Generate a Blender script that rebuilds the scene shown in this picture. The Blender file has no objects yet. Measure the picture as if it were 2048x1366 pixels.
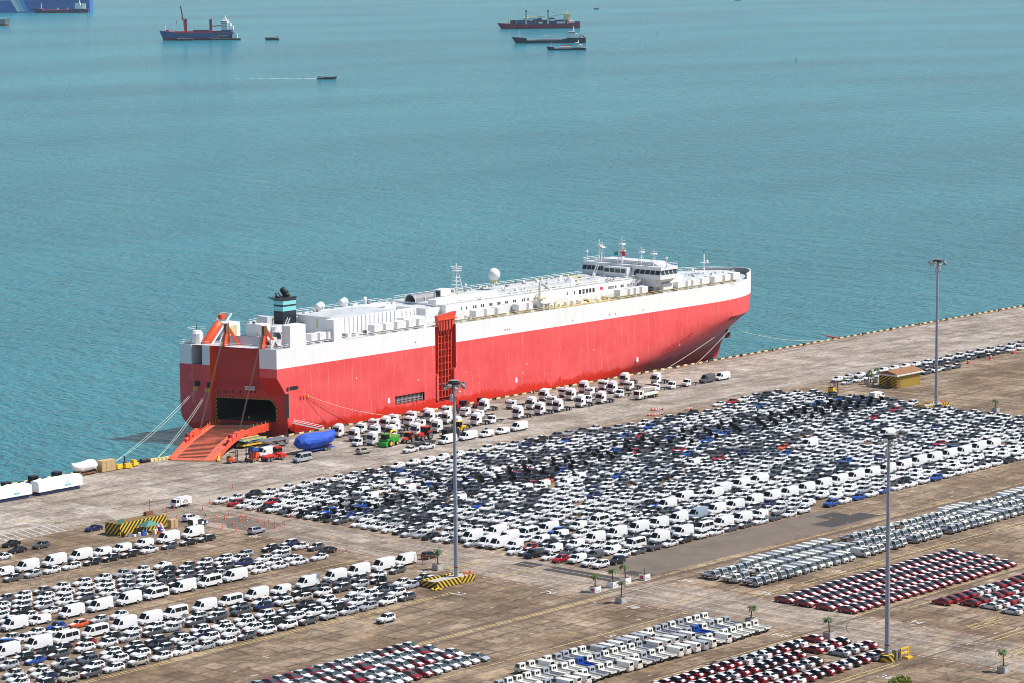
import bpy, math, random
import numpy as np
from mathutils import Vector, Matrix
random.seed(7)
SC = bpy.context.scene
COL = SC.collection
R = math.radians
PI = math.pi
# ---------------------------------------------------------------- camera
# world: +X runs along the quay edge, +Y out to sea, Z up, quay surface z = 0, metres
CAM_H, YAW, PITCH, ROLL, FPX = 138.0, 41.761359, 7.556366, 0.494186, 5996.99
cam = bpy.data.cameras.new('camera')
cam.sensor_width = 36.0
cam.lens = FPX / 2048 * 36.0
cam.clip_start = 1.0
cam.clip_end = 120000.0
camo = bpy.data.objects.new('camera', cam)
COL.objects.link(camo)
_y, _p, _r = R(YAW), R(PITCH), R(ROLL)
_fh = Vector((math.cos(_y), math.sin(_y), 0))
_rt = Vector((math.sin(_y), -math.cos(_y), 0))
_fw = _fh * math.cos(_p) - Vector((0, 0, 1)) * math.sin(_p)
_dn = -_fh * math.sin(_p) - Vector((0, 0, 1)) * math.cos(_p)
_rx = _rt * math.cos(_r) + _dn * math.sin(_r)
_dx = -_rt * math.sin(_r) + _dn * math.cos(_r)
M = Matrix((( _rx.x, -_dx.x, -_fw.x, 0), (_rx.y, -_dx.y, -_fw.y, 0), (_rx.z, -_dx.z, -_fw.z, CAM_H), (0, 0, 0, 1)))
camo.matrix_world = M
SC.camera = camo
# ---------------------------------------------------------------- light
SUN_AZ = (0.70, -0.71)          # horizontal direction towards the sun
SUN_EL = 53.0
HAZE = 0.000014
w = bpy.data.worlds.new('World')
SC.world = w
w.use_nodes = True
nt = w.node_tree
bg = nt.nodes['Background']
sky = nt.nodes.new('ShaderNodeTexSky')
sky.sky_type = 'NISHITA'
sky.sun_disc = False
sky.sun_elevation = R(SUN_EL)
sky.sun_rotation = math.atan2(SUN_AZ[0], SUN_AZ[1])
sky.altitude = 50
sky.air_density = 1.0
sky.dust_density = 0.6
nt.links.new(sky.outputs[0], bg.inputs[0])
bg.inputs[1].default_value = 0.09
sl = bpy.data.lights.new('sun', 'SUN')
sl.energy = 4.8
sl.angle = R(0.53)
sl.color = (1.0, 0.96, 0.90)
so = bpy.data.objects.new('sun', sl)
COL.objects.link(so)
_ce = math.cos(R(SUN_EL))
_n = math.hypot(*SUN_AZ)
SD = Vector((SUN_AZ[0] / _n * _ce, SUN_AZ[1] / _n * _ce, math.sin(R(SUN_EL))))
so.rotation_euler = SD.to_track_quat('Z', 'Y').to_euler()
so.location = (600, 400, 300)
vs = SC.view_settings
vs.view_transform = 'Standard'
vs.look = 'None'
vs.exposure = 0.36
vs.gamma = 1.0
SC.render.engine = 'CYCLES'
SC.cycles.use_denoising = True
SC.cycles.max_bounces = 6
SC.cycles.diffuse_bounces = 3
SC.cycles.glossy_bounces = 3
SC.cycles.transparent_max_bounces = 4
SC.cycles.volume_bounces = 0
SC.cycles.caustics_reflective = False
SC.cycles.caustics_refractive = False
SC.cycles.filter_width = 0.95
# ---------------------------------------------------------------- survey helpers
def ray(px, py):
    return _rx * (px - 1024) + _dx * (py - 683) + _fw * FPX
def G(px, py, z=0.0):
    "point of the place at height z seen at a pixel of the photograph (used to measure positions)"
    d = ray(px, py)
    t = (z - CAM_H) / d.z
    return (d.x * t, d.y * t)
def proj(u, v, z=0.0):
    p = Vector((u, v, z - CAM_H))
    d = p.dot(_fw)
    return (1024 + FPX * p.dot(_rx) / d, 683 + FPX * p.dot(_dx) / d)
def seen(u, v, z=0.7, m=18):
    x, y = proj(u, v, z)
    return -m < x < 2048 + m and -m < y < 1366 + m
# ---------------------------------------------------------------- materials
MAT = {}
def mat(name, col, rough=0.6, metal=0.0, spec=0.5, coat=0.0, noise=None, objcol=False):
    m = bpy.data.materials.new(name)
    m.use_nodes = True
    n = m.node_tree
    b = n.nodes['Principled BSDF']
    b.inputs['Base Color'].default_value = (*col, 1)
    b.inputs['Roughness'].default_value = rough
    b.inputs['Metallic'].default_value = metal
    b.inputs['Specular IOR Level'].default_value = spec
    b.inputs['Coat Weight'].default_value = coat
    b.inputs['Coat Roughness'].default_value = 0.08
    src = None
    if objcol:
        oi = n.nodes.new('ShaderNodeObjectInfo')
        src = oi.outputs['Color']
    if noise:
        sc, amt, dark = noise
        tc = n.nodes.new('ShaderNodeTexCoord')
        nz = n.nodes.new('ShaderNodeTexNoise')
        nz.inputs['Scale'].default_value = sc
        nz.inputs['Detail'].default_value = 5
        n.links.new(tc.outputs['Object'], nz.inputs['Vector'])
        rp = n.nodes.new('ShaderNodeMapRange')
        rp.inputs[1].default_value = 0.42
        rp.inputs[2].default_value = 0.68
        rp.inputs[4].default_value = amt
        n.links.new(nz.outputs[0], rp.inputs[0])
        mx = n.nodes.new('ShaderNodeMix')
        mx.data_type = 'RGBA'
        n.links.new(rp.outputs[0], mx.inputs[0])
        if src is not None:
            n.links.new(src, mx.inputs[6])
        else:
            mx.inputs[6].default_value = (*col, 1)
        mx.inputs[7].default_value = (*dark, 1)
        src = mx.outputs[2]
    if src is not None:
        n.links.new(src, b.inputs['Base Color'])
    MAT[name] = m
    return m
def nd(n, t, **kw):
    x = n.nodes.new(t)
    for k, v in kw.items():
        setattr(x, k, v)
    return x
def stripes(name, c1, c2, period, direc, rough=0.6):
    "diagonal painted stripes from object coordinates"
    m = mat(name, c1, rough)
    n = m.node_tree
    b = n.nodes['Principled BSDF']
    tc = nd(n, 'ShaderNodeTexCoord')
    dt = nd(n, 'ShaderNodeVectorMath', operation='DOT_PRODUCT')
    dt.inputs[1].default_value = Vector(direc) / period
    n.links.new(tc.outputs['Object'], dt.inputs[0])
    fr = nd(n, 'ShaderNodeMath', operation='FRACT')
    n.links.new(dt.outputs['Value'], fr.inputs[0])
    gt = nd(n, 'ShaderNodeMath', operation='GREATER_THAN')
    gt.inputs[1].default_value = 0.5
    n.links.new(fr.outputs[0], gt.inputs[0])
    mx = nd(n, 'ShaderNodeMix', data_type='RGBA')
    mx.inputs[6].default_value = (*c1, 1)
    mx.inputs[7].default_value = (*c2, 1)
    n.links.new(gt.outputs[0], mx.inputs[0])
    n.links.new(mx.outputs[2], b.inputs['Base Color'])
    return m
mat('paint', (.8, .8, .8), .28, coat=.5, objcol=True)
mat('film', (.70, .71, .72), .45)
mat('glass', (.008, .012, .014), .12, spec=.25)
mat('glass_green', (.045, .065, .065), .1, spec=.5)
mat('tyre', (.015, .015, .016), .8)
mat('rim', (.38, .39, .41), .35, .6)
mat('trim', (.02, .02, .022), .55)
mat('lamp', (.55, .57, .6), .15)
mat('tail', (.4, .01, .01), .25)
mat('white', (.8, .8, .79), .45, noise=(.35, .25, (.62, .61, .58)))
mat('white2', (.8, .8, .8), .4, noise=(.6, .35, (.66, .64, .60)))
mat('offwhite', (.74, .72, .66), .5)
mat('cream', (.72, .60, .38), .5)
mat('deckgrey', (.50, .52, .54), .6, noise=(.22, .8, (.36, .37, .37)))
mat('palegrey', (.55, .56, .58), .5)
mat('steel', (.30, .34, .42), .4, .25)
mat('midgrey', (.22, .22, .23), .6)
mat('dark', (.03, .03, .033), .6)
mat('black', (.012, .012, .013), .6)
mat('red', (.55, .035, .025), .45)
mat('orange', (.78, .09, .02), .45)
mat('rampred', (.72, .075, .03), .5, noise=(.5, .5, (.42, .05, .035)))
mat('darkred', (.30, .012, .02), .5)
mat('yellow', (.78, .47, .02), .5)
mat('paleyellow', (.75, .60, .25), .6, noise=(.8, .5, (.45, .38, .25)))
mat('green', (.03, .30, .03), .4)
mat('teal', (.22, .62, .62), .5)
mat('tent', (.06, .20, .15), .7)
mat('tarp_blue', (.01, .065, .45), .75, noise=(1.2, .6, (.02, .12, .55)))
mat('blue', (.02, .10, .45), .4)
mat('navy', (.015, .03, .10), .4)
mat('wood', (.56, .38, .19), .7, noise=(1.5, .5, (.45, .29, .14)))
mat('rust', (.22, .09, .04), .8, noise=(.8, .6, (.1, .05, .03)))
mat('concrete', (.42, .40, .38), .85, noise=(1.2, .5, (.28, .27, .26)))
mat('wrap', (.85, .86, .87), .4)
mat('rope', (.62, .60, .48), .8)
mat('ropegreen', (.55, .68, .55), .8)
mat('grime', (.105, .072, .048), .85)
mat('leaf', (.045, .105, .012), .55, noise=(1.5, .7, (.16, .22, .03)))
mat('bushleaf', (.22, .26, .02), .6, noise=(1.2, .8, (.10, .17, .02)))
mat('leafdark', (.05, .11, .015), .6)
mat('bark', (.07, .05, .04), .9)
mat('hivis', (.45, .75, .05), .6)
mat('skin', (.35, .2, .13), .6)
mat('markwhite', (.62, .61, .58), .8, noise=(.9, .85, (.30, .27, .23)))
mat('markyellow', (.62, .45, .14), .8, noise=(.7, .85, (.28, .22, .15)))
mat('markred', (.45, .13, .08), .8, noise=(.9, .8, (.28, .2, .16)))
mat('window_dark', (.03, .045, .05), .08, spec=.6)
mat('flagred', (.75, .02, .06), .7)
mat('flaggreen', (.02, .32, .22), .7)
# ---------------------------------------------------------------- mesh builder
class MB:
    def __init__(s):
        s.v, s.f, s.m, s.mats = [], [], [], []
    def mi(s, name):
        if name not in s.mats:
            s.mats.append(name)
        return s.mats.index(name)
    def face(s, idx, m):
        s.f.append(tuple(idx)); s.m.append(s.mi(m))
    def poly(s, pts, m):
        b = len(s.v)
        s.v += [tuple(p) for p in pts]
        s.face(range(b, b + len(pts)), m)
    def box(s, x0, x1, y0, y1, z0, z1, m, top=None, taper=0.0):
        b = len(s.v); t = taper
        s.v += [(x0, y0, z0), (x1, y0, z0), (x1, y1, z0), (x0, y1, z0),
                (x0 + t, y0 + t, z1), (x1 - t, y0 + t, z1), (x1 - t, y1 - t, z1), (x0 + t, y1 - t, z1)]
        for q in ((3, 2, 1, 0), (0, 1, 5, 4), (1, 2, 6, 5), (2, 3, 7, 6), (3, 0, 4, 7)):
            s.face([b + i for i in q], m)
        s.face([b + i for i in (4, 5, 6, 7)], top or m)
    def obox(s, p0, p1, wid, hgt, m, up=(0, 0, 1)):
        "box beam between two points"
        p0, p1 = Vector(p0), Vector(p1)
        d = (p1 - p0).normalized()
        up = Vector(up)
        if abs(d.dot(up)) > .98:
            up = Vector((1, 0, 0))
        sd = d.cross(up).normalized() * (wid / 2)
        uu = sd.cross(d).normalized() * (hgt / 2)
        b = len(s.v)
        for p in (p0, p1):
            s.v += [tuple(p - sd - uu), tuple(p + sd - uu), tuple(p + sd + uu), tuple(p - sd + uu)]
        for q in ((0, 1, 5, 4), (1, 2, 6, 5), (2, 3, 7, 6), (3, 0, 4, 7), (3, 2, 1, 0), (4, 5, 6, 7)):
            s.face([b + i for i in q], m)
    def tube(s, p0, p1, r0, m, r1=None, n=6, caps=True):
        p0, p1 = Vector(p0), Vector(p1)
        r1 = r0 if r1 is None else r1
        d = (p1 - p0).normalized()
        a = Vector((0, 0, 1)) if abs(d.z) < .95 else Vector((1, 0, 0))
        e1 = d.cross(a).normalized(); e2 = d.cross(e1)
        b = len(s.v)
        for p, r in ((p0, r0), (p1, r1)):
            for i in range(n):
                t = 2 * PI * i / n
                s.v.append(tuple(p + (e1 * math.cos(t) + e2 * math.sin(t)) * r))
        for i in range(n):
            j = (i + 1) % n
            s.face((b + i, b + n + i, b + n + j, b + j), m)
        if caps:
            s.face([b + i for i in range(n)], m)
            s.face([b + n + i for i in reversed(range(n))], m)
    def path(s, pts, r, m, n=5):
        for a, c in zip(pts, pts[1:]):
            s.tube(a, c, r, m, n=n, caps=False)
    def lathe(s, prof, m, n=12, c=(0, 0)):
        b = len(s.v); k = len(prof)
        for r, z in prof:
            for i in range(n):
                t = 2 * PI * i / n
                s.v.append((c[0] + r * math.cos(t), c[1] + r * math.sin(t), z))
        for a in range(k - 1):
            for i in range(n):
                j = (i + 1) % n
                s.face((b + a * n + i, b + a * n + j, b + (a + 1) * n + j, b + (a + 1) * n + i), m)
        s.face([b + i for i in reversed(range(n))], m)
        s.face([b + (k - 1) * n + i for i in range(n)], m)
    def sphere(s, c, r, m, n=12, k=8, sz=1.0):
        prof = [(max(.001, r * math.sin(PI * i / k)), c[2] - r * sz * math.cos(PI * i / k)) for i in range(k + 1)]
        s.lathe(prof, m, n, (c[0], c[1]))
    def prism(s, pts, axis, a0, a1, m, cap=None):
        "extrude a 2D outline; axis 'y': pts are (x,z); 'x': (y,z); 'z': (x,y)"
        def mk(p, a):
            return {'y': (p[0], a, p[1]), 'x': (a, p[0], p[1]), 'z': (p[0], p[1], a)}[axis]
        n = len(pts); b = len(s.v)
        s.v += [mk(p, a0) for p in pts] + [mk(p, a1) for p in pts]
        for i in range(n):
            j = (i + 1) % n
            s.face((b + i, b + j, b + n + j, b + n + i), m)
        s.face([b + i for i in reversed(range(n))], cap or m)
        s.face([b + n + i for i in range(n)], cap or m)
    def rings(s, rings, m, caps=True, fm=None):
        b = len(s.v); n = len(rings[0])
        for r in rings:
            s.v += [tuple(p) for p in r]
        for a in range(len(rings) - 1):
            for i in range(n):
                j = (i + 1) % n
                s.face((b + a * n + i, b + a * n + j, b + (a + 1) * n + j, b + (a + 1) * n + i), fm(a, i) if fm else m)
        if caps:
            s.face([b + i for i in reversed(range(n))], m)
            s.face([b + (len(rings) - 1) * n + i for i in range(n)], m)
    def mesh(s, name, smooth=False, fix=True):
        me = bpy.data.meshes.new(name)
        me.from_pydata(s.v, [], s.f)
        for x in s.mats:
            me.materials.append(MAT[x])
        me.polygons.foreach_set('material_index', s.m)
        if fix:
            import bmesh
            bm = bmesh.new(); bm.from_mesh(me)
            bmesh.ops.recalc_face_normals(bm, faces=bm.faces)
            bm.to_mesh(me); bm.free()
        if smooth:
            me.polygons.foreach_set('use_smooth', [True] * len(me.polygons))
        me.update()
        return me
    def build(s, name, parent=None, smooth=False, loc=None, rotz=None):
        o = obj(name, s.mesh(name, smooth), parent)
        if loc is not None: o.location = loc
        if rotz is not None: o.rotation_euler = (0, 0, rotz)
        return o
def obj(name, me, parent=None, loc=None, rotz=None, color=None):
    o = bpy.data.objects.new(name, me)
    COL.objects.link(o)
    if parent is not None: o.parent = parent
    if loc is not None: o.location = loc
    if rotz is not None: o.rotation_euler = (0, 0, rotz)
    if color is not None: o.color = (*color, 1)
    return o
def tag(o, label=None, cat=None, group=None, kind=None):
    if label: o['label'] = label
    if cat: o['category'] = cat
    if group: o['group'] = group
    if kind: o['kind'] = kind
    return o
def thing(name, label, cat, loc=(0, 0, 0), rotz=0.0, group=None):
    o = obj(name, None, None, loc, rotz)
    o.empty_display_size = .5
    return tag(o, label, cat, group)
def smooth_by_angle(me, deg=35):
    me.polygons.foreach_set('use_smooth', [True] * len(me.polygons))
    try:
        me.set_sharp_from_angle(angle=R(deg))
    except Exception:
        pass
    return me
def text_mesh(txt, size, m, ext=.01):
    cu = bpy.data.curves.new('lettering', 'FONT')
    cu.body = txt; cu.size = size; cu.extrude = ext
    cu.align_x = 'CENTER'; cu.align_y = 'CENTER'
    cu.resolution_u = 2
    o = bpy.data.objects.new('lettering', cu)
    COL.objects.link(o)
    dg = bpy.context.evaluated_depsgraph_get()
    me = bpy.data.meshes.new_from_object(o.evaluated_get(dg))
    bpy.data.objects.remove(o)
    me.materials.clear()
    me.materials.append(MAT[m])
    return me
ORD = ['zeroth', 'first', 'second', 'third', 'fourth', 'fifth', 'sixth', 'seventh', 'eighth', 'ninth', 'tenth', 'eleventh', 'twelfth', 'thirteenth', 'fourteenth', 'fifteenth', 'sixteenth', 'seventeenth', 'eighteenth', 'nineteenth', 'twentieth', 'twenty-first', 'twenty-second', 'twenty-third', 'twenty-fourth', 'twenty-fifth', 'twenty-sixth', 'twenty-seventh', 'twenty-eighth', 'twenty-ninth', 'thirtieth', 'thirty-first', 'thirty-second', 'thirty-third', 'thirty-fourth', 'thirty-fifth', 'thirty-sixth', 'thirty-seventh', 'thirty-eighth', 'thirty-ninth', 'fortieth'] + ['forty-' + x for x in ('first', 'second', 'third', 'fourth', 'fifth', 'sixth', 'seventh', 'eighth', 'ninth')] + ['fiftieth'] + ['fifty-' + x for x in ('first', 'second', 'third', 'fourth', 'fifth', 'sixth', 'seventh', 'eighth', 'ninth')] + ['sixtieth']
# ================================================================ setting: water, quay ground, markings
def water():
    m = mat('sea', (.03, .12, .13), .25)
    n = m.node_tree
    b = n.nodes['Principled BSDF']
    geo = nd(n, 'ShaderNodeNewGeometry')
    # broad drifts of lighter silt
    n1 = nd(n, 'ShaderNodeTexNoise'); n1.inputs['Scale'].default_value = .0016; n1.inputs['Detail'].default_value = 4
    mp = nd(n, 'ShaderNodeMapping'); mp.inputs['Rotation'].default_value = (0, 0, R(48)); mp.inputs['Scale'].default_value = (1, 2.2, 1)
    n.links.new(geo.outputs['Position'], mp.inputs[0]); n.links.new(mp.outputs[0], n1.inputs['Vector'])
    cr = nd(n, 'ShaderNodeValToRGB')
    cr.color_ramp.elements[0].position = .36; cr.color_ramp.elements[0].color = (.010, .188, .262, 1)
    cr.color_ramp.elements[1].position = .66; cr.color_ramp.elements[1].color = (.026, .268, .345, 1)
    n.links.new(n1.outputs[0], cr.inputs[0]); n.links.new(cr.outputs[0], b.inputs['Base Color'])
    # wind ripples, three sizes
    def nz(sc, det, rough=.55):
        x = nd(n, 'ShaderNodeTexNoise'); x.inputs['Scale'].default_value = sc; x.inputs['Detail'].default_value = det
        x.inputs['Roughness'].default_value = rough
        mm = nd(n, 'ShaderNodeMapping'); mm.inputs['Rotation'].default_value = (0, 0, R(-38)); mm.inputs['Scale'].default_value = (1.5, .62, 1)
        n.links.new(geo.outputs['Position'], mm.inputs[0]); n.links.new(mm.outputs[0], x.inputs['Vector'])
        return x
    a = nz(.30, 5, .62); c = nz(.05, 3)
    ad = nd(n, 'ShaderNodeMath', operation='MULTIPLY_ADD'); ad.inputs[1].default_value = 1.5
    n.links.new(c.outputs[0], ad.inputs[0]); n.links.new(a.outputs[0], ad.inputs[2])
    bp = nd(n, 'ShaderNodeBump'); bp.inputs['Strength'].default_value = 1.0; bp.inputs['Distance'].default_value = 4.5
    n.links.new(ad.outputs[0], bp.inputs['Height']); n.links.new(bp.outputs[0], b.inputs['Normal'])
    b.inputs['IOR'].default_value = 1.33
    b.inputs['Specular IOR Level'].default_value = .24
    b.inputs['Roughness'].default_value = .16
    q = MB()
    q.v = [(-60000, 300, -3.0), (90000, 300, -3.0), (90000, 90000, -3.0), (-60000, 90000, -3.0)]
    q.face((0, 1, 2, 3), 'sea')
    tag(q.build('sea_water'), kind='structure')
water()
mat('asphalt', (.150, .116, .092), .9, noise=(.14, .8, (.105, .082, .066)))
mat('asphalt_new', (.045, .037, .034), .9)
mat('railgroove', (.07, .055, .045), .8)
mat('slabpale', (.36, .30, .24), .9, noise=(.2, .6, (.28, .235, .19)))
def ground():
    m = mat('quay_concrete', (.25, .22, .19), .9)
    n = m.node_tree
    b = n.nodes['Principled BSDF']
    geo = nd(n, 'ShaderNodeNewGeometry')
    sep = nd(n, 'ShaderNodeSeparateXYZ'); n.links.new(geo.outputs['Position'], sep.inputs[0])
    def noise(sc, det, scale=(1, 1, 1), rough=.55, dist=0):
        x = nd(n, 'ShaderNodeTexNoise'); x.inputs['Scale'].default_value = sc; x.inputs['Detail'].default_value = det
        x.inputs['Roughness'].default_value = rough; x.inputs['Distortion'].default_value = dist
        mm = nd(n, 'ShaderNodeMapping'); mm.inputs['Scale'].default_value = scale
        n.links.new(geo.outputs['Position'], mm.inputs[0]); n.links.new(mm.outputs[0], x.inputs['Vector'])
        return x.outputs[0]
    def rng(src, a, c, lo=0., hi=1.):
        x = nd(n, 'ShaderNodeMapRange'); x.inputs[1].default_value = a; x.inputs[2].default_value = c
        x.inputs[3].default_value = lo; x.inputs[4].default_value = hi
        n.links.new(src, x.inputs[0]); return x.outputs[0]
    def mix(f, c1, c2):
        x = nd(n, 'ShaderNodeMix', data_type='RGBA')
        if f is not None: n.links.new(f, x.inputs[0])
        for i, c in ((6, c1), (7, c2)):
            if isinstance(c, tuple): x.inputs[i].default_value = (*c, 1)
            else: n.links.new(c, x.inputs[i])
        return x.outputs[2]
    def mul(a_, b_):
        x = nd(n, 'ShaderNodeMath', operation='MULTIPLY'); 
        for i, k in ((0, a_), (1, b_)):
            if isinstance(k, float): x.inputs[i].default_value = k
            else: n.links.new(k, x.inputs[i])
        return x.outputs[0]
    apron = rng(sep.outputs[1], 546., 556.)
    yard = mix(rng(noise(.055, 5), .38, .66), (.175, .118, .074), (.35, .265, .185))
    apr = mix(rng(noise(.045, 5), .36, .66), (.28, .230, .188), (.43, .375, .322))
    col = mix(apron, yard, apr)
    # paler traffic lane that crosses the yard
    r1 = rng(sep.outputs[0], 478., 480.5); r2 = rng(sep.outputs[0], 500., 498.)
    lane = mul(mul(r1, r2), .8)
    lanec = mix(rng(noise(.09, 5, (2.0, .12, 1)), .35, .7), (.26, .204, .158), (.41, .345, .29))
    col = mix(lane, col, lanec)
    # dark oily drags along the rows and blotches
    st = rng(noise(.16, 6, (.35, 1.8, 1), .62, .4), .50, .72)
    col = mix(mul(st, .7), col, (.085, .058, .040))
    bl = rng(noise(.33, 5, (1, 1, 1), .6), .58, .74)
    col = mix(mul(bl, .6), col, (.06, .045, .036))
    lt = rng(noise(.25, 4, (.6, 1.4, 1), .6, .3), .60, .75)
    col = mix(mul(lt, .45), col, (.36, .30, .235))
    # slab joints
    bk = nd(n, 'ShaderNodeTexBrick')
    bk.inputs['Scale'].default_value = 1.0; bk.inputs['Brick Width'].default_value = 4.6; bk.inputs['Row Height'].default_value = 4.6
    bk.inputs['Mortar Size'].default_value = .62; bk.inputs['Mortar Smooth'].default_value = 1.0; bk.offset = 0.0
    bk.inputs['Color1'].default_value = (0, 0, 0, 1); bk.inputs['Color2'].default_value = (.35, .35, .35, 1); bk.inputs['Mortar'].default_value = (1, 1, 1, 1)
    n.links.new(geo.outputs['Position'], bk.inputs['Vector'])
    ap2 = rng(sep.outputs[1], 546., 556., .85, .30)
    wear = rng(noise(.12, 4), .36, .58, .15, 1.0)
    jf = mul(mul(bk.outputs[0], wear), mul(mul(ap2, rng(mul(r1, r2), 0., 1., 1., .35)), 1.0))
    col = mix(jf, col, (.088, .060, .040))
    gold = rng(noise(.10, 4, (1, 1, 1), .6), .58, .72)
    col = mix(mul(mul(gold, .5), rng(sep.outputs[1], 546., 540.)), col, (.40, .27, .14))
    # each slab cast in its own tone
    sn = nd(n, 'ShaderNodeVectorMath', operation='SNAP'); sn.inputs[1].default_value = (4.6, 4.6, 50.)
    n.links.new(geo.outputs['Position'], sn.inputs[0])
    wn = nd(n, 'ShaderNodeTexWhiteNoise'); n.links.new(sn.outputs[0], wn.inputs['Vector'])
    tone = nd(n, 'ShaderNodeMapRange'); tone.inputs[3].default_value = .76; tone.inputs[4].default_value = 1.18; n.links.new(wn.outputs[0], tone.inputs[0])
    grit = rng(noise(.9, 6, (.7, 1.2, 1), .70), .32, .70, .55, 1.38)
    vm = nd(n, 'ShaderNodeVectorMath', operation='SCALE'); n.links.new(col, vm.inputs[0]); n.links.new(mul(tone.outputs[0], grit), vm.inputs['Scale'])
    col = vm.outputs[0]
    n.links.new(col, b.inputs['Base Color'])
    bp = nd(n, 'ShaderNodeBump'); bp.inputs['Strength'].default_value = .25; bp.inputs['Distance'].default_value = .05
    n.links.new(noise(1.2, 5), bp.inputs['Height']); n.links.new(bp.outputs[0], b.inputs['Normal'])
    b.inputs['Specular IOR Level'].default_value = .25
    q = MB()
    q.box(-3000, 4000, -6000, 608.0, -8, 0, 'quay_concrete')
    tag(q.build('quay_ground'), kind='structure')
ground()
def sheet(name, pts, z, m, label=None):
    q = MB(); q.poly([(x, y, z) for x, y in pts], m)
    return tag(q.build(name), label, kind='structure')
def rect(u0, u1, v0, v1): return [(u0, v0), (u1, v0), (u1, v1), (u0, v1)]
sheet('asphalt_lot', rect(499.5, 588, 408.2, 424.2), .004, 'asphalt')
sheet('asphalt_patch', rect(572, 592, 409.5, 415.5), .008, 'asphalt_new')
sheet('asphalt_patch', rect(580, 588, 415.5, 420.5), .008, 'asphalt_new')
sheet('asphalt_patch', rect(492.0, 496.5, 407.5, 431), .008, 'asphalt_new')
sheet('asphalt_patch', rect(492.0, 496.5, 434, 440), .008, 'asphalt_new')
sheet('asphalt_patch', rect(500.5, 503.8, 408, 415), .008, 'asphalt_new')
sheet('damp_patch', [(481.5, 514), (485, 511.5), (491, 513), (493, 517), (491, 522), (492, 528), (487, 532), (483, 530), (484, 525), (480.5, 521)], .006, 'asphalt')
sheet('pale_slab', [(497, 549), (545, 549.5), (545, 553.5), (500, 556)], .004, 'slabpale')
sheet('pale_slab', [(470, 549), (481, 549), (484, 556), (474, 558)], .004, 'slabpale')
def lines():
    q = MB()
    def ln(u0, v0, u1, v1, wd=.15, m='markwhite', dash=None, z=.012):
        a, c = Vector((u0, v0, z)), Vector((u1, v1, z))
        d = (c - a); L = d.length; d.normalize()
        s = Vector((-d.y, d.x, 0)) * wd / 2
        t = 0.0
        on, off = dash or (L, 0)
        while t < L:
            e = min(L, t + on)
            p, r = a + d * t, a + d * e
            q.poly([p - s, r - s, r + s, p + s], m)
            t += on + off
    # yellow lane borders that run with the rows
    for v, a, c in ((430.6, 340, 462), (429.7, 340, 462), (403.0, 380, 484), (406.4, 493, 760), (402.2, 380, 480), (380.2, 400, 480), (378.4, 500, 700), (376.6, 500, 700), (350.6, 497, 640), (348.7, 430, 480), (346.5, 512, 640), (321.5, 400, 470), (320.2, 400, 470), (318.4, 498, 600), (316.8, 498, 600), (500.5, 380, 470), (470.5, 380, 474)):
        ln(a, v, c, v, .22, 'markyellow', (11.0, .8))
    for v, a, c in ((527.0, 425, 455), (556.2, 540, 760), (557.0, 700, 1000), (552.0, 430, 480)):
        ln(a, v, c, v, .2, 'markwhite')
    for u, a, c in ((494.2, 300, 546), (489.0, 300, 440), (484.3, 300, 500), (761.5, 440, 552), (752.5, 440, 540), (746.0, 440, 520)):
        ln(u, a, u, c, .15, 'markwhite')
    for u, a, c in ((477.8, 300, 348), (477.8, 352, 402), (477.8, 408, 520), (499.3, 320, 348), (499.3, 352, 402), (499.0, 408, 545)):
        ln(u, a, u, c, .22, 'markwhite', (1.6, 1.7))
        ln(u, a + 1.6, u, c, .22, 'markred', (1.7, 1.6))
    # herring-bone box at the left of the quay
    for i in range(13):
        ln(428 + i * 2.15, 548.5, 430.5 + i * 2.15, 558.0, .3, 'markwhite')
    ln(425, 548.5, 456, 548.5, .22); ln(428, 558, 458, 558, .22)
    for i in range(22):
        ln(450 + i * .55, 575 - i * .9, 450.3 + i * .55, 575.6 - i * .9, .5, 'markyellow')
    # yellow no-parking hatching
    for (u0, v0, nn) in ((503, 325, 5), (484, 306, 6), (478.5, 446.2, 4), (480.0, 433, 3), (478.5, 386, 3)):
        for i in range(nn):
            ln(u0 + i * .5, v0 + i * .8, u0 + 12.5 + i * .4, v0 + i * .55 + (1.6 if i % 2 else -.4), .18, 'markyellow')
    # small survey crosses and ticks on the apron
    rr = random.Random(3)
    for i in range(70):
        u = 455 + i * 7.6; v = 565 + (i % 3) * 2.6
        ln(u, v, u + .3, v + 1.6, .12, 'markwhite' if i % 2 else 'markyellow')
    for i in range(34):
        u, v = 500 + rr.random() * 90, 409 + rr.random() * 14
        ln(u, v, u + 1.3, v + .1, .2, 'markred')
    for i in range(520):                      # oil spots and smudges left by parked vehicles
        zone = rr.choice([(380, 478, 404, 429), (380, 478, 404, 429), (420, 478, 373, 400), (500, 640, 371, 380), (505, 620, 300, 350), (480, 560, 300, 345), (590, 700, 408, 421), (400, 478, 500, 511), (445, 478, 461, 474), (430, 478, 345, 352), (500, 900, 560, 600), (460, 560, 550, 600)])
        u, v = rr.uniform(zone[0], zone[1]), rr.uniform(zone[2], zone[3])
        if zone[3] < 600: u = round(u / 6.0) * 6.0 + rr.uniform(-.8, .8); v = round(v / 4.5) * 4.5 + rr.uniform(-.6, .6)
        a_, b_ = rr.uniform(.4, 1.5), rr.uniform(.15, .5)
        q.poly([(u + a_ * math.cos(2 * PI * k / 9) * rr.uniform(.6, 1.2), v + b_ * math.sin(2 * PI * k / 9) * rr.uniform(.6, 1.2), .0105 + i * 2e-6) for k in range(9)], 'grime' if rr.random() < .7 else 'slabpale')
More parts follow.
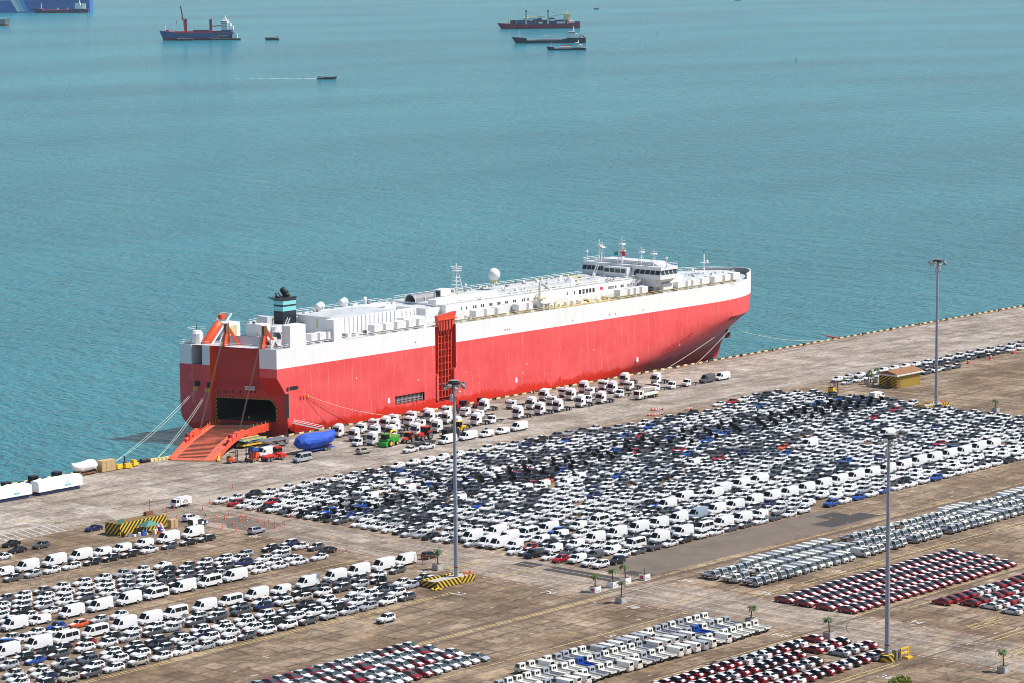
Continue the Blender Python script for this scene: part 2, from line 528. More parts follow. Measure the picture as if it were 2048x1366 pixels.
    for i in range(26):                       # tyre marks swinging between lane and rows
        u, v = rr.uniform(478, 500), rr.uniform(330, 545); pts = []
        h_ = rr.choice([0, PI / 2, -PI / 2, PI]) + rr.uniform(-.3, .3); tr_ = rr.uniform(-.07, .07)
        for k in range(14): pts.append((u, v)); u += math.cos(h_) * 1.3; v += math.sin(h_) * 1.3; h_ += tr_
        for p0, p1 in zip(pts, pts[1:]): ln(p0[0], p0[1], p1[0], p1[1], .16, 'railgroove', z=.0115 + i * 1e-5)
    for i in range(90):                       # worn bay corner ticks in the bare yards
        u = rr.choice([380, 386, 392, 398, 404, 410, 416, 422, 428, 434, 440, 446, 452, 458, 464]) + rr.random()
        v = rr.choice([394, 409, 414, 419, 424]) + rr.random()
        ln(u, v, u + 1.4, v, .3, 'grime')
    tag(q.build('painted_markings'), kind='structure')
    g = MB()
    for v in (578.3, 579.2, 577.6): g.poly([(300, v - .09, .006), (1400, v - .09, .006), (1400, v + .09, .006), (300, v + .09, .006)], 'railgroove')
    for v in (602.2, 603.0): g.poly([(300, v - .07, .006), (1400, v - .07, .006), (1400, v + .07, .006), (300, v + .07, .006)], 'railgroove')
    for v in (404.3, 405.2, 349.3, 319.3, 401.0): g.poly([(300, v - .3, .006), (1100, v - .3, .006), (1100, v + .3, .006), (300, v + .3, .006)], 'grime')
    for u in (480.0, 552, 625, 700, 775): g.poly([(u - .12, 548, .007), (u + .12, 548, .007), (u - .7 + .12, 601, .007), (u - .7 - .12, 601, .007)], 'railgroove')
    tag(g.build('crane_rail_grooves'), kind='structure')
    # stencilled bay numbers
    for t, u, v, a in (('78', 475.5, 391.5, 0), ('79', 475.0, 414.5, 0), ('57', 452, 377, 0), ('H5', 474.5, 352, 0), ('34', 501.5, 338, 0), ('35', 504, 378, 0), ('80', 474, 450, 0), ('81', 477.5, 508, 0), ('36', 459.5, 316.3, 0), ('39', 503, 399, 0), ('22', 462, 428.5, 0), ('65', 392, 378.3, 0), ('31', 532, 378.8, 0)):
        o = obj('painted_number', text_mesh(t, 3.4, 'markwhite', 0), None, (u, v, .016), R(-90))
        tag(o, kind='structure')
lines()
# kerb along the quay edge, alternating painted blocks
mat('edgestain', (.20, .12, .08), .9, noise=(.25, .9, (.27, .22, .18)))
def kerb():
    k = thing('quay_kerb', 'low kerb of yellow and black blocks along the quay edge', 'kerb', (0, 0, 0))
    ms = []
    for c in ('paleyellow', 'dark'):
        q = MB(); q.box(-.96, .96, -.2, .2, 0, .38, c, taper=.04); ms.append(q.mesh('block'))
    u = 466.0; i = 0
    while u < 1010:
        if not 534 < u < 552 and seen(u, 607.6, 0, 30):
            obj('block', ms[i % 2], k, (u, 607.7, 0))
        u += 2.0; i += 1
    q = MB(); q.poly([(300, 604.9, .009), (1400, 604.9, .009), (1400, 607.3, .009), (300, 607.3, .009)], 'edgestain')
    tag(q.build('quay_edge_strip'), kind='structure')
kerb()
# ================================================================ the car carrier at the quay
def hull_paint():
    m = mat('hull_red', (.72, .07, .06), .5)
    n = m.node_tree
    b = n.nodes['Principled BSDF']
    geo = nd(n, 'ShaderNodeNewGeometry')
    sep = nd(n, 'ShaderNodeSeparateXYZ'); n.links.new(geo.outputs['Position'], sep.inputs[0])
    def noise(sc, det, scale, rough=.55):
        x = nd(n, 'ShaderNodeTexNoise'); x.inputs['Scale'].default_value = sc; x.inputs['Detail'].default_value = det; x.inputs['Roughness'].default_value = rough
        mm = nd(n, 'ShaderNodeMapping'); mm.inputs['Scale'].default_value = scale
        n.links.new(geo.outputs['Position'], mm.inputs[0]); n.links.new(mm.outputs[0], x.inputs['Vector'])
        return x.outputs[0]
    def rng(src, a, c, lo=0., hi=1.):
        x = nd(n, 'ShaderNodeMapRange'); x.inputs[1].default_value = a; x.inputs[2].default_value = c
        x.inputs[3].default_value = lo; x.inputs[4].default_value = hi
        n.links.new(src, x.inputs[0]); return x.outputs[0]
    def mix(f, c1, c2):
        x = nd(n, 'ShaderNodeMix', data_type='RGBA'); n.links.new(f, x.inputs[0])
        for i, c in ((6, c1), (7, c2)):
            if isinstance(c, tuple): x.inputs[i].default_value = (*c, 1)
            else: n.links.new(c, x.inputs[i])
        return x.outputs[2]
    def math_(op, a_, b_=None):
        x = nd(n, 'ShaderNodeMath', operation=op)
        for i, k in ((0, a_), (1, b_)):
            if k is None: continue
            if isinstance(k, (float, int)): x.inputs[i].default_value = k
            else: n.links.new(k, x.inputs[i])
        return x.outputs[0]
    base = mix(rng(noise(.10, 5, (1, 1, 1.4)), .35, .7), (.76, .075, .078), (.86, .115, .112))
    # faded weld lines every 3.4 m, wavering with height
    wob = math_('MULTIPLY', noise(.12, 3, (.7, 1, 1.3)), 3.6)
    fr = math_('FRACT', math_('DIVIDE', math_('ADD', sep.outputs[0], wob), 3.4))
    ln = math_('LESS_THAN', fr, .055)
    ln = math_('MULTIPLY', ln, rng(noise(.30, 3, (1, 1, .35)), .42, .66, 0, .85))
    base = mix(ln, base, (.88, .32, .30))
    # run-off streaks
    stv = math_('MULTIPLY', rng(noise(1.1, 4, (1, 1, .06)), .55, .75), .4)
    base = mix(stv, base, (.86, .21, .20))
    # fresher strong red near the water, ragged upper edge
    edge = math_('ADD', sep.outputs[2], math_('MULTIPLY', noise(.16, 5, (1, 1, .8), .7), -7.5))
    edge = math_('ADD', edge, math_('MULTIPLY', noise(1.3, 4, (1, 1, .05), .7), -5.5))
    low = rng(edge, -4.2, -4.6)
    base = mix(low, base, (.70, .030, .012))
    ru = math_('MULTIPLY', rng(noise(.55, 5, (1, 1, .18), .65), .60, .74), rng(sep.outputs[2], 5., 0., 0., .8))
    base = mix(ru, base, (.20, .05, .03))
    # plate seams and grey fender scuffs
    sz = math_('FRACT', math_('DIVIDE', sep.outputs[2], 2.9)); seam = math_('MULTIPLY', math_('LESS_THAN', sz, .035), .22)
    base = mix(seam, base, (.55, .06, .06))
    scf = math_('MULTIPLY', rng(noise(.28, 5, (.5, 1, 2.2), .7), .62, .72), rng(sep.outputs[2], 8., 3., 0., .5))
    base = mix(scf, base, (.55, .22, .20))
    n.links.new(base, b.inputs['Base Color'])
    b.inputs['Specular IOR Level'].default_value = .35
    m2 = mat('hull_white', (.84, .84, .83), .4)
    n = m2.node_tree; b = n.nodes['Principled BSDF']
    geo = nd(n, 'ShaderNodeNewGeometry')
    base = mix(rng(noise(.5, 4, (1, 1, .1)), .55, .78, 0, .6), (.84, .84, .83), (.68, .65, .60))
    sep = nd(n, 'ShaderNodeSeparateXYZ'); n.links.new(geo.outputs['Position'], sep.inputs[0])
    rs = math_('MULTIPLY', rng(noise(1.6, 4, (1, 1, .05), .6), .64, .74), rng(sep.outputs[2], 21.5, 24.4, 0., .7))
    base = mix(rs, base, (.50, .30, .14))
    fu = math_('FRACT', math_('DIVIDE', sep.outputs[0], 7.2)); sm = math_('MULTIPLY', math_('LESS_THAN', fu, .012), .35)
    base = mix(sm, base, (.55, .54, .52))
    n.links.new(base, b.inputs['Base Color'])
hull_paint()
SHIP0 = (697.0, 626.0, -3.0)
ship = thing('car_carrier_ship', 'huge red and white car carrier ship moored along the quay', 'ship', SHIP0)
def sp(q, name, parent=None, smooth=False, label=None):
    o = q.build(name, parent or ship, smooth)
    if parent is None: o.location = (-SHIP0[0], -SHIP0[1], -SHIP0[2])
    if label: o['label'] = label
    return o
def lerp(a, b, t): return a + (b - a) * t
def itp(x, xs, ys):
    return float(np.interp(x, xs, ys))
def halfb(z, tau):
    "bow half of the hull: position along and half-breadth at height z, tau 0..1"
    us = itp(z, [-5, -3, 1, 5, 9, 12.8, 19, 24.6, 28], [806.0, 806.7, 808.5, 811.5, 816.0, 821.4, 821.8, 821.4, 820.8])
    u0 = itp(z, [-5, 0, 6, 12.8, 25], [712, 722, 748, 778, 782])
    p = itp(z, [-5, 0, 6, 12.8, 25], [1.35, 1.5, 1.9, 2.3, 2.3])
    e = itp(z, [-5, 0, 6, 12.8, 25], [1.05, 1.0, .85, .66, .62])
    u = lerp(700.0, us, tau)
    t = max(0.0, (u - u0) / (us - u0))
    return u, 16.0 * max(0.0, 1 - t ** p) ** e
TAUS = [0, .12, .25, .36, .46, .55, .63, .70, .76, .81, .85, .885, .91, .93, .95, .966, .98, .99, .996, 1.0]
ZL = [-5, -3, -1, 1, 2.0, 3.0, 5.4, 8, 11, 13, 16.4, 18.95, 21.5, 24.6]
US = [587, 591, 595, 606, 609.3, 612, 620, 631, 643.7, 648.6, 657.8, 668, 680, 690]
def hull():
    q = MB()
    for side in (-1, 1):
        grid = []
        for z in ZL:
            row = []
            for i, u in enumerate(US):
                uu = u
                if i == 0:
                    uu = itp(z, [-5, -3, -1, 1.5, 11, 16.4, 25], [604, 598, 592, 587, 586.6, 583, 583]) if side < 0 else itp(z, [-5, -3, -1, 2, 5, 25], [596, 590, 583, 577, 575, 575])
                bb = 16.0
                if z < 2: bb = 16 - (2 - z) * max(0, (615 - uu)) * .012
                row.append((uu, 626 + side * bb, z))
            for t in TAUS:
                u, bb = halfb(z, t)
                row.append((u, 626 + side * bb, z))
            grid.append(row)
        b = len(q.v)
        nc = len(grid[0])
        for row in grid: q.v += row
        for a in range(len(ZL) - 1):
            for c in range(nc - 1):
                if side < 0 and c == 9 and ZL[a] >= 2.0: continue            # side-ramp bay
                if side < 0 and c == 7 and ZL[a] == 3.0: continue             # vent opening
                q.face((b + a * nc + c, b + a * nc + c + 1, b + (a + 1) * nc + c + 1, b + (a + 1) * nc + c), 'hull_white' if ZL[a] >= 18.9 else 'hull_red')
    o = sp(q, 'hull')
    smooth_by_angle(o.data, 28)
    # main weather deck
    d = MB()
    out = [(583.3, 610.15), (690, 610.15)]
    bow = [halfb(24.6, t) for t in TAUS]
    out += [(u - .15, 626 - bb + .12) for u, bb in bow[1:]] + [(u - .15, 626 + bb - .12) for u, bb in reversed(bow[1:-1])]
    out += [(690, 641.85), (575.4, 641.85)]
    d.poly([(u, v, 24.5) for u, v in out], 'deckgrey')
    sp(d, 'weather_deck')
    w_ = MB()
    prev = None
    pts = [(halfb(24.6, t), halfb(27.6, t)) for t in TAUS if t >= .885]
    for side in (-1, 1):
        for (a0, a1), (c0, c1) in zip(pts, pts[1:]):
            za = 24.6 + 1.9 * min(1, max(0, (a0[0] - 800) / 8 if side < 0 else (a0[0] - 788) / 8)); zc = 24.6 + 1.9 * min(1, max(0, (c0[0] - 800) / 8 if side < 0 else (c0[0] - 788) / 8))
            w_.poly([(a0[0], 626 + side * a0[1], 24.6), (c0[0], 626 + side * c0[1], 24.6), (c0[0], 626 + side * c0[1], zc + .01), (a0[0], 626 + side * a0[1], za + .01)], 'hull_white')
            w_.poly([(a0[0] - .25, 626 + side * (a0[1] - .25), 24.6), (c0[0] - .25, 626 + side * (c0[1] - .25), 24.6), (c0[0] - .25, 626 + side * (c0[1] - .25), zc), (a0[0] - .25, 626 + side * (a0[1] - .25), za)], 'midgrey')
            w_.poly([(a0[0], 626 + side * a0[1], za + .01), (c0[0], 626 + side * c0[1], zc + .01), (c0[0] - .25, 626 + side * (c0[1] - .25), zc), (a0[0] - .25, 626 + side * (a0[1] - .25), za)], 'white2')
    sp(w_, 'bow_bulwark')
hull()
# ---- stern, built on two parallel planes: T (outer transom) and T + depth
TA, TB = Vector((575, 642, 0)), Vector((583, 610, 0))
def T(s, z, off=0.0):
    p = TA.lerp(TB, s)
    return (p.x + off, p.y, z)
def TP(px, py, off=0.0):
    d = ray(px, py); a, e = Vector(T(0, 0, off)), (TB - TA)
    nrm = Vector((e.y, -e.x, 0))
    t = (a - Vector((0, 0, CAM_H))).dot(nrm) / d.dot(nrm)
    p = Vector((0, 0, CAM_H)) + d * t
    return ((p.x - a.x) * e.x + (p.y - a.y) * e.y) / e.length_squared, p.z
BL, BR_ = Vector((575 + 8 * .315 + 1.2, 642 - 32 * .315, 0)), Vector((587.0, 610, 0))
def B(s, z, off=0.0):
    p = BL.lerp(BR_, (s - .315) / .685)
    return (p.x + off, p.y, z)
def BP(px, py):
    d = ray(px, py); e = BR_ - BL
    nrm = Vector((e.y, -e.x, 0))
    t = (BL - Vector((0, 0, CAM_H))).dot(nrm) / d.dot(nrm)
    p = Vector((0, 0, CAM_H)) + d * t
    return .315 + .685 * ((p.x - BL.x) * e.x + (p.y - BL.y) * e.y) / e.length_squared, p.z
def stern():
    q = MB()
    SL, SR = .315, .825
    def bpan(s0, s1, z0, z1, m, off=0., off2=None):
        o2 = off if off2 is None else off2
        q.poly([B(s0, z0, off), B(s1, z0, off), B(s1, z1, o2), B(s0, z1, o2)], m)
    def pan(s0, s1, z0, z1, m, off=0., off2=None):
        o2 = off if off2 is None else off2
        q.poly([T(s0, z0, off), T(s1, z0, off), T(s1, z1, o2), T(s0, z1, o2)], m)
    # rounded lower port quarter
    port = [(0.0, 5.0), (0.02, 3.0), (.07, 1.2), (.16, -.5), (.28, -1.8), (SL, -2.2), (SL, 18.95), (0, 18.95)]
    q.poly([T(s, z) for s, z in port], 'hull_red')
    pan(0, .126, 18.95, 24.6, 'hull_white'); pan(.236, SL, 18.95, 24.6, 'hull_white')
    for s in (.126, .236):
        q.poly([T(s, 18.95), T(s, 24.6), T(s, 24.6, 9), T(s, 18.95, 9)], 'palegrey')
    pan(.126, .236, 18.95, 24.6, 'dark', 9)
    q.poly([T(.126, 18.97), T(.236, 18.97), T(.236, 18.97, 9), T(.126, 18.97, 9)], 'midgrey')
    # starboard upper panel and its slanting underside
    pan(SR, 1, 18.95, 24.6, 'hull_white'); pan(SR, 1, 16.4, 18.95, 'hull_red')
    q.poly([T(SR - .02, 16.4), T(1, 16.4), B(1, 11), B(SR - .02, 11)], 'red')
    q.poly([B(SR, 11.0), T(SR, 16.4), T(SR, 24.6), B(SR, 24.6, 1.2), B(SR, 11, 1.2)], 'red')
    # recess for the stowed ramp
    q.poly([T(SL, -2, 0), T(SL, 24.6, 0), B(SL, 24.6, 1.2), B(SL, 15, 1.2), B(SL, 12, 0), B(SL, -2, 0)], 'orange')  # port side wall of the red recess: its sunlit look is put into the orange
    bpan(SL, SR, 15, 24.4, 'red', 1.2); bpan(SL, SR, 12.4, 15, 'red', 0, 1.2)
    sl, zt = BP(433, 794); sr, zt2 = BP(553, 800); _, zb = BP(440, 842); _, zb2 = BP(550, 842)
    print('door', sl, sr, zt, zt2, zb, zb2)
    zt = (zt + zt2) / 2; zb = (zb + zb2) / 2
    bpan(SL, 1, zt, 11, 'red'); bpan(SL, SR, 11, 12.4, 'red')
    bpan(SL, sl, -2.5, zt, 'red'); bpan(sr, 1, -2.5, zt, 'red')
    q.poly([B(sr, zt), B(sr, zt - 1.9), B(sr - .05, zt)], 'red')
    bpan(sl, sr, -2.5, zb - .02, 'red')
    sp(q, 'stern_wall')
    # open hold behind the door
    h = MB()
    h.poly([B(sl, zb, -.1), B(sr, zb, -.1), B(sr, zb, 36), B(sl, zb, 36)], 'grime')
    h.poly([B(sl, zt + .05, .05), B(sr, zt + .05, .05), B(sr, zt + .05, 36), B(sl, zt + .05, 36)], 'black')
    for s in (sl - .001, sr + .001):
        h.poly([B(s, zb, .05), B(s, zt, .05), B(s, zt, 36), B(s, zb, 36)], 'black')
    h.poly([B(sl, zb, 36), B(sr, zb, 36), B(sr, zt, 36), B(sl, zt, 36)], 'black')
    for k in range(9):
        s = lerp(sl + .03, sr - .03, (k + .5) / 9)
        if k % 3 != 1: continue
        x, y, _z = B(s, 0, 18)
        h.box(x - .3, x + .3, y - .3, y + .3, zb, zt, 'dark')
    sp(h, 'cargo_hold')
    f = MB()                                   # hazard-striped door frame
    MAT['hz'] = stripes('hz', (.6, .38, .03), (.03, .03, .03), .7, (0, .8, .6))
    for a, c in (((sl, zb), (sl, zt)), ((sl, zt), (sr - .05, zt)), ((sr - .05, zt), (sr, zt - 1.9)), ((sr, zt - 1.9), (sr, zb))):
        f.obox(B(a[0], a[1], -.1), B(c[0], c[1], -.1), .3, .3, 'hz')
    sp(f, 'door_frame')
    # mooring ports and fairleads
    for px, py, wd, hg, off in ((395, 767, .030, 1.5, 0), (418, 770, .022, 1.5, 0)):
        s, z = TP(px, py, off)
        k = MB(); k.poly([T(s - wd, z - hg / 2, off - .05), T(s + wd, z - hg / 2, off - .05), T(s + wd, z + hg / 2, off - .05), T(s - wd, z + hg / 2, off - .05)], 'black')
        sp(k, 'mooring_port')
    for px, py in ((389, 777), (394, 777), (413, 780), (418, 780)):
        s, z = TP(px, py)
        k = MB(); x, y, _z = T(s, z, -.15); k.box(x - .2, x + .2, y - .3, y + .3, z - .5, z + .5, 'yellow'); sp(k, 'fairlead')
    s, z = BP(500, 776.5)
    k = MB()
    a, c = s - .048, s + .048
    k.poly([B(a, z - .55, -.1), B(c, z - .55, -.1), B(c, z + .55, -.1), B(a, z + .55, -.1)], 'offwhite')
    o = sp(k, 'no_smoking_sign')
    tm = text_mesh('NO SMOKING', .62, 'black', .01)
    lt = obj('lettering', tm, o)
    x, y, _z = B(s, z, -.16)
    e = (BR_ - BL).normalized()
    lt.matrix_local = Matrix(((e.x, 0, e.y, x), (e.y, 0, -e.x, y), (0, 1, 0, z), (0, 0, 0, 1)))
    for i, px in enumerate((438, 451, 458, 466, 481, 496, 503, 511)):
        s, z = BP(px, 783); k = MB(); x, y, _z = B(s, z, -.1); k.box(x - .12, x + .1, y - .12, y + .12, z - .45, z + .3, 'dark'); sp(k, 'ramp_lug')
    # ---- stern ramp
    D = Vector(B((sl + sr) / 2, 2.5, -.2)); F = Vector((539.6, 598.0, .15))
    ax = (F - D); ax.z = 0; L = ax.length; ax.normalize(); sd = Vector((-ax.y, ax.x, 0))     # sd points to port-aft... left of travel
    prof = [(0, 2.45, 8.3, 8.0), (.10, 2.9, 8.2, 7.7), (.22, 3.2, 8.0, 7.0), (.34, 3.3, 7.4, 6.6), (.46, 3.2, 7.0, 6.5), (.58, 2.95, 6.8, 6.4), (.70, 2.4, 6.7, 6.4), (.82, 1.6, 6.7, 6.5), (.92, .85, 6.8, 6.7), (1.0, .12, 7.0, 6.9)]
    def RP(t, lat, z): 
        p = D + ax * (L * t) + sd * lat
        return (p.x, p.y, z)
    r = MB()
    mat('rampdeck', (.68, .125, .065), .75, noise=(.5, .9, (.36, .10, .065)))
    for (t0, z0, l0, r0), (t1, z1, l1, r1) in zip(prof, prof[1:]):
        r.poly([RP(t0, -l0, z0), RP(t1, -l1, z1), RP(t1, r1, z1), RP(t0, r0, z0)], 'rampdeck')
        r.poly([RP(t0, -l0, z0 - 1.1 * (1 - t0) - .1), RP(t1, -l1, z1 - 1.1 * (1 - t1) - .1), RP(t1, r1, z1 - 1.1 * (1 - t1) - .1), RP(t0, r0, z0 - 1.1 * (1 - t0) - .1)], 'darkred')
    rd = sp(r, 'stern_ramp')
    def tz(t): return itp(t, [p[0] for p in prof], [p[1] for p in prof])
    def tl(t): return itp(t, [p[0] for p in prof], [p[2] for p in prof]), itp(t, [p[0] for p in prof], [p[3] for p in prof])
    for i in range(40):                          # tread bars
        t = .06 + i * .0232
        k = MB(); a, c = tl(t)
        k.obox(RP(t, -a + 2.0, tz(t) + .07), RP(t, c - 3.6 if t > .4 else c - 1.4, tz(t) + .07), .20, .15, 'grime' if i % 4 else 'rust')
        sp(k, 'tread_bar', rd)
    for sg, ts in ((-1, [.44, .52, .60, .68, .76, .84, .93, 1.0]), (1, [.40, .5, .60, .68, .76, .84, .93, 1.0])):
        k = MB()
        for t0, t1 in zip(ts, ts[1:]):
            h0 = itp(t0, [0, .4, .52, .7, .78, 1], [.3, .4, 1.9, 1.3, .9, .15]); h1 = itp(t1, [0, .4, .52, .7, .78, 1], [.3, .4, 1.9, 1.3, .9, .15])
            for (lo, hi) in ((0, 1.3),):
                e0 = tl(t0)[0 if sg < 0 else 1]; e1 = tl(t1)[0 if sg < 0 else 1]
                A = [RP(t0, sg * (e0 - .9), tz(t0)), RP(t1, sg * (e1 - .9), tz(t1)), RP(t1, sg * (e1 - .2), tz(t1) + h1), RP(t0, sg * (e0 - .2), tz(t0) + h0)]
                B_ = [RP(t0, sg * (e0 + .25), tz(t0) - 1.0 * (1 - t0)), RP(t1, sg * (e1 + .25), tz(t1) - 1.0 * (1 - t1)), RP(t1, sg * (e1 + .05), tz(t1) + h1), RP(t0, sg * (e0 + .05), tz(t0) + h0)]
                k.poly(A, 'rampred'); k.poly(B_, 'rampred'); k.poly([A[3], A[2], B_[2], B_[3]], 'orange')
        sp(k, 'side_girder', rd)
        k = MB()                                  # hinge block with its lever
        for t, hh in ((.70, 2.4), (.62, 1.9)):
            e0 = tl(t)[0 if sg < 0 else 1]
            k.obox(RP(t, sg * (e0 - .4), tz(t) + .6), RP(t, sg * (e0 - .4), tz(t) + hh), .9, .9, 'darkred')
        e0 = tl(.66)[0 if sg < 0 else 1]
        k.tube(RP(.60, sg * (e0 - .4), tz(.6) + 1.5), RP(.74, sg * (e0 - .4), tz(.74) + 1.1), .55, 'rampred', n=10)
        sp(k, 'hinge', rd)
    k = MB()                                      # outboard girder between hull and hinge, quay side
    ts = [.0, .12, .24, .34, .44]
    for sg, idx in ((1, 1), (-1, 0)):
        k = MB()
        for t0, t1 in zip(ts, ts[1:]):
            e0, e1 = tl(t0)[idx], tl(t1)[idx]
            k.poly([RP(t0, sg * (e0 + .03), tz(t0) + .5), RP(t1, sg * (e1 + .03), tz(t1) + .5), RP(t1, sg * (e1 + .03), tz(t1) - 1.6), RP(t0, sg * (e0 + .03), tz(t0) - 1.9)], 'rampred')
            k.poly([RP(t0, sg * (e0 + .03), tz(t0) + .5), RP(t1, sg * (e1 + .03), tz(t1) + .5), RP(t1, sg * (e1 - .3), tz(t1) + .5), RP(t0, sg * (e0 - .3), tz(t0) + .5)], 'orange')
        sp(k, 'ramp_girder', rd)
    k = MB()
    for i in range(7):
        a = RP(1.0, -6.0 + i * 2.05, .14); c = RP(1.04, -6.2 + i * 2.1, .03); d_ = RP(1.04, -4.3 + i * 2.1, .03); e_ = RP(1.0, -4.1 + i * 2.05, .14)
        k.poly([a, c, d_, e_], 'rust')
    k.obox(RP(.90, 6.0, .95), RP(1.03, 7.6, .25), .5, .5, 'yellow'); k.obox(RP(.82, 6.2, 1.3), RP(.92, 6.3, .9), .45, .6, 'yellow')
    sp(k, 'foot_flap', rd)
    k = MB()
    for t in (.04, .1, .16, .22, .28):
        for sg, idx in ((1, 1), (-1, 0)):
            e0 = tl(t)[idx] - .5; k.tube(RP(t, sg * e0, tz(t)), RP(t, sg * e0, tz(t) + 1.2), .07, 'yellow', n=5)
    sp(k, 'ramp_rail_posts', rd)['kind'] = 'stuff'
    # A-frames, hoist wires
    for px, py, tpx in ((445, 690, 447), (521, 698, 520)):
        s, z = TP(px, py)
        k = MB(); b0 = Vector(T(s, 24.5, .6)); tp = Vector(T(s, 30.2, 2.0))
        k.obox(b0, tp, .8, 1.0, 'orange'); k.obox(Vector(T(s + .04, 24.5, 5.0)), tp, .6, .8, 'orange'); k.obox(Vector(T(s - .02, 24.5, 3.4)), tp, .5, .7, 'orange')
        k.box(tp.x - 1.0, tp.x + .2, tp.y - .5, tp.y + .5, 28.4, 31.0, 'rust')
        sp(k, 'a_frame')
        k = MB()
        sg = -1 if px < 480 else 1
        e0 = tl(.56)[0 if sg < 0 else 1] - .9
        for j in range(5):
            off = Vector((0, (j - 2) * .13, 0))
            k.tube(tp + off + Vector((-.9, 0, -.5)), Vector(RP(.5, sg * (-e0 if px < 480 else e0) * (1 if px >= 480 else -1), tz(.5) + 1.0)) + off, .03, 'grime', n=4, caps=False)
        sp(k, 'hoist_wires')
stern()
def Uat(px, v, z):
    lo, hi = 560.0, 850.0
    for _ in range(40):
        mid = (lo + hi) / 2
        if proj(mid, v, z)[0] < px: lo = mid
        else: hi = mid
    return (lo + hi) / 2
def side_details():
    # folded side ramp in its bay
    bay = MB()
    bay.box(648.6, 657.8, 611.6, 611.8, 2, 24.6, 'darkred'); bay.box(648.6, 648.75, 610, 611.6, 2, 24.6, 'red'); bay.box(657.65, 657.8, 610, 611.6, 2, 24.6, 'red'); bay.box(648.6, 657.8, 610, 611.6, 1.8, 2.0, 'darkred')
    b = sp(bay, 'side_ramp_bay')
    fr = MB()
    for i in range(5): 
        u = 650.4 + i * 1.45; fr.box(u - .14, u + .14, 610.35, 611.1, 2.6, 23.6, 'rampred')
    for i in range(11):
        z = 2.8 + i * 2.05; fr.box(650.3, 656.3, 610.5, 611.05, z - .09, z + .09, 'rampred')
    fr.box(650.2, 656.4, 611.1, 611.4, 2.6, 24.0, 'darkred')
    sp(fr, 'side_ramp_panel')
    fl = MB()
    fl.prism([(650.6, 23.0), (656.2, 23.2), (658.3, 28.4), (649.8, 27.6)], 'y', 610.1, 611.3, 'rampred')
    for i in range(5): fl.box(650.9 + i * 1.25, 651.1 + i * 1.25, 609.9, 610.1, 22.2, 26.0, 'darkred')
    fl.box(649.9, 658.2, 609.9, 610.1, 26.2, 26.6, 'orange')
    sp(fl, 'side_ramp_flap')
    for u0, z1 in ((648.9, 10.0), (656.6, 11.2)):
        k = MB(); k.box(u0, u0 + .9, 609.7, 610.9, 2.2, z1, 'hull_red'); sp(k, 'guide_post')
    # vent opening with ladders behind a grating
    v = MB(); v.box(631, 643.7, 612.0, 612.1, 3, 5.4, 'dark'); v.box(631, 643.7, 610, 612, 2.9, 3.0, 'red'); v.box(631, 643.7, 610, 612, 5.4, 5.5, 'red')
    for i in range(22): v.box(631.2 + i * .57, 631.28 + i * .57, 610.4, 610.5, 3, 5.4, 'palegrey')
    for z in (3.5, 4.1, 4.8): v.box(631, 643.7, 610.45, 610.5, z, z + .07, 'palegrey')
    v.box(633, 642.5, 611, 611.5, 3.9, 4.5, 'palegrey')
    sp(v, 'vent_opening')
    for px, py, du, dz, m in ((588, 776, 3.3, 1.0, 'black'), (575.5, 779, .8, 1.1, 'black'), (575.2, 812, 1.1, 7.0, 'black'), (1462, 636, .8, 1.5, 'black'), (1468, 636, 1.3, 1.5, 'black'), (1476, 635, 1.2, 1.4, 'midgrey'), (1486, 632, 1.0, 1.4, 'black')):
        z = 12.0
        for _ in range(3):
            u = Uat(px, 609.9, z)
            lo, hi = 0, 25
            for _k in range(30):
                mid = (lo + hi) / 2
                if proj(u, 609.9, mid)[1] > py: lo = mid
                else: hi = mid
            z = lo
        if px > 1400:
            # bow chocks lie on the flared plating
            best = None
            for t in np.linspace(.75, .995, 60):
                for zz in np.linspace(5, 14, 37):
                    uu, bb = halfb(zz, t); x, y = proj(uu, 626 - bb, zz); e = (x - px) ** 2 + (y - py) ** 2
                    if best is None or e < best[0]: best = (e, t, zz)
            _, t, zz = best
            k = MB(); pts = []
            for tt, z2 in ((t - .004 * du, zz - dz / 2), (t + .004 * du, zz - dz / 2), (t + .004 * du, zz + dz / 2), (t - .004 * du, zz + dz / 2)):
                uu, bb = halfb(z2, tt); pts.append((uu + .08, 626 - bb - .12, z2))
            k.poly(pts, m); sp(k, 'mooring_port')
        else:
            k = MB(); k.box(u - du / 2, u + du / 2, 609.93, 610.05, z - dz / 2, z + dz / 2, m); sp(k, 'mooring_port' if dz < 4 else 'pilot_door')
    for u in (592.3, 593.6, 595.0):
        k = MB(); k.box(u - .25, u + .25, 609.7, 610.05, 9.6, 10.3, 'orange' if u < 594 else 'yellow'); sp(k, 'fairlead')
    # white tug marks and small draught marks
    for px, py in ((778, 802), (1033, 761), (1275, 720)):
        u = Uat(px, 609.9, 4)
        z = 4.0
        for _ in range(30):
            z += (proj(u, 609.9, z)[1] - py) / 7
        k = MB()
        k.box(u - .45, u + .45, 609.92, 610.02, z - .1, z + .9, 'white2'); k.prism([(u - .75, z - .1), (u + .75, z - .1), (u, z - .9)], 'y', 609.92, 610.02, 'white2')
        sp(k, 'tug_mark')
    for u, z in ((615, 12.6), (641, 9), (662, 9), (690, 8.6), (722, 9.6), (688, 6), (766, 6.4), (680, 20.2), (681, 20.2), (682.2, 20.2), (712, 20.0), (730, 20.0), (733, 20.0), (747, 19.9), (640, 20.6)):
        k = MB(); k.box(u - .16, u + .16, 609.93, 610.02, z, z + .45, 'white2' if z < 19 else 'midgrey'); sp(k, 'hull_mark')
    k = MB()
    for i in range(9):
        u, z = 757 + i * 1.9, 4.5 + i * .62
        bb = 16
        k.box(u, u + .9, 609.95, 610.06, z, z + .5, 'darkred')
    sp(k, 'bilge_scuppers')['kind'] = 'stuff'
    # anchor
    uu, bb = halfb(6.5, .935)
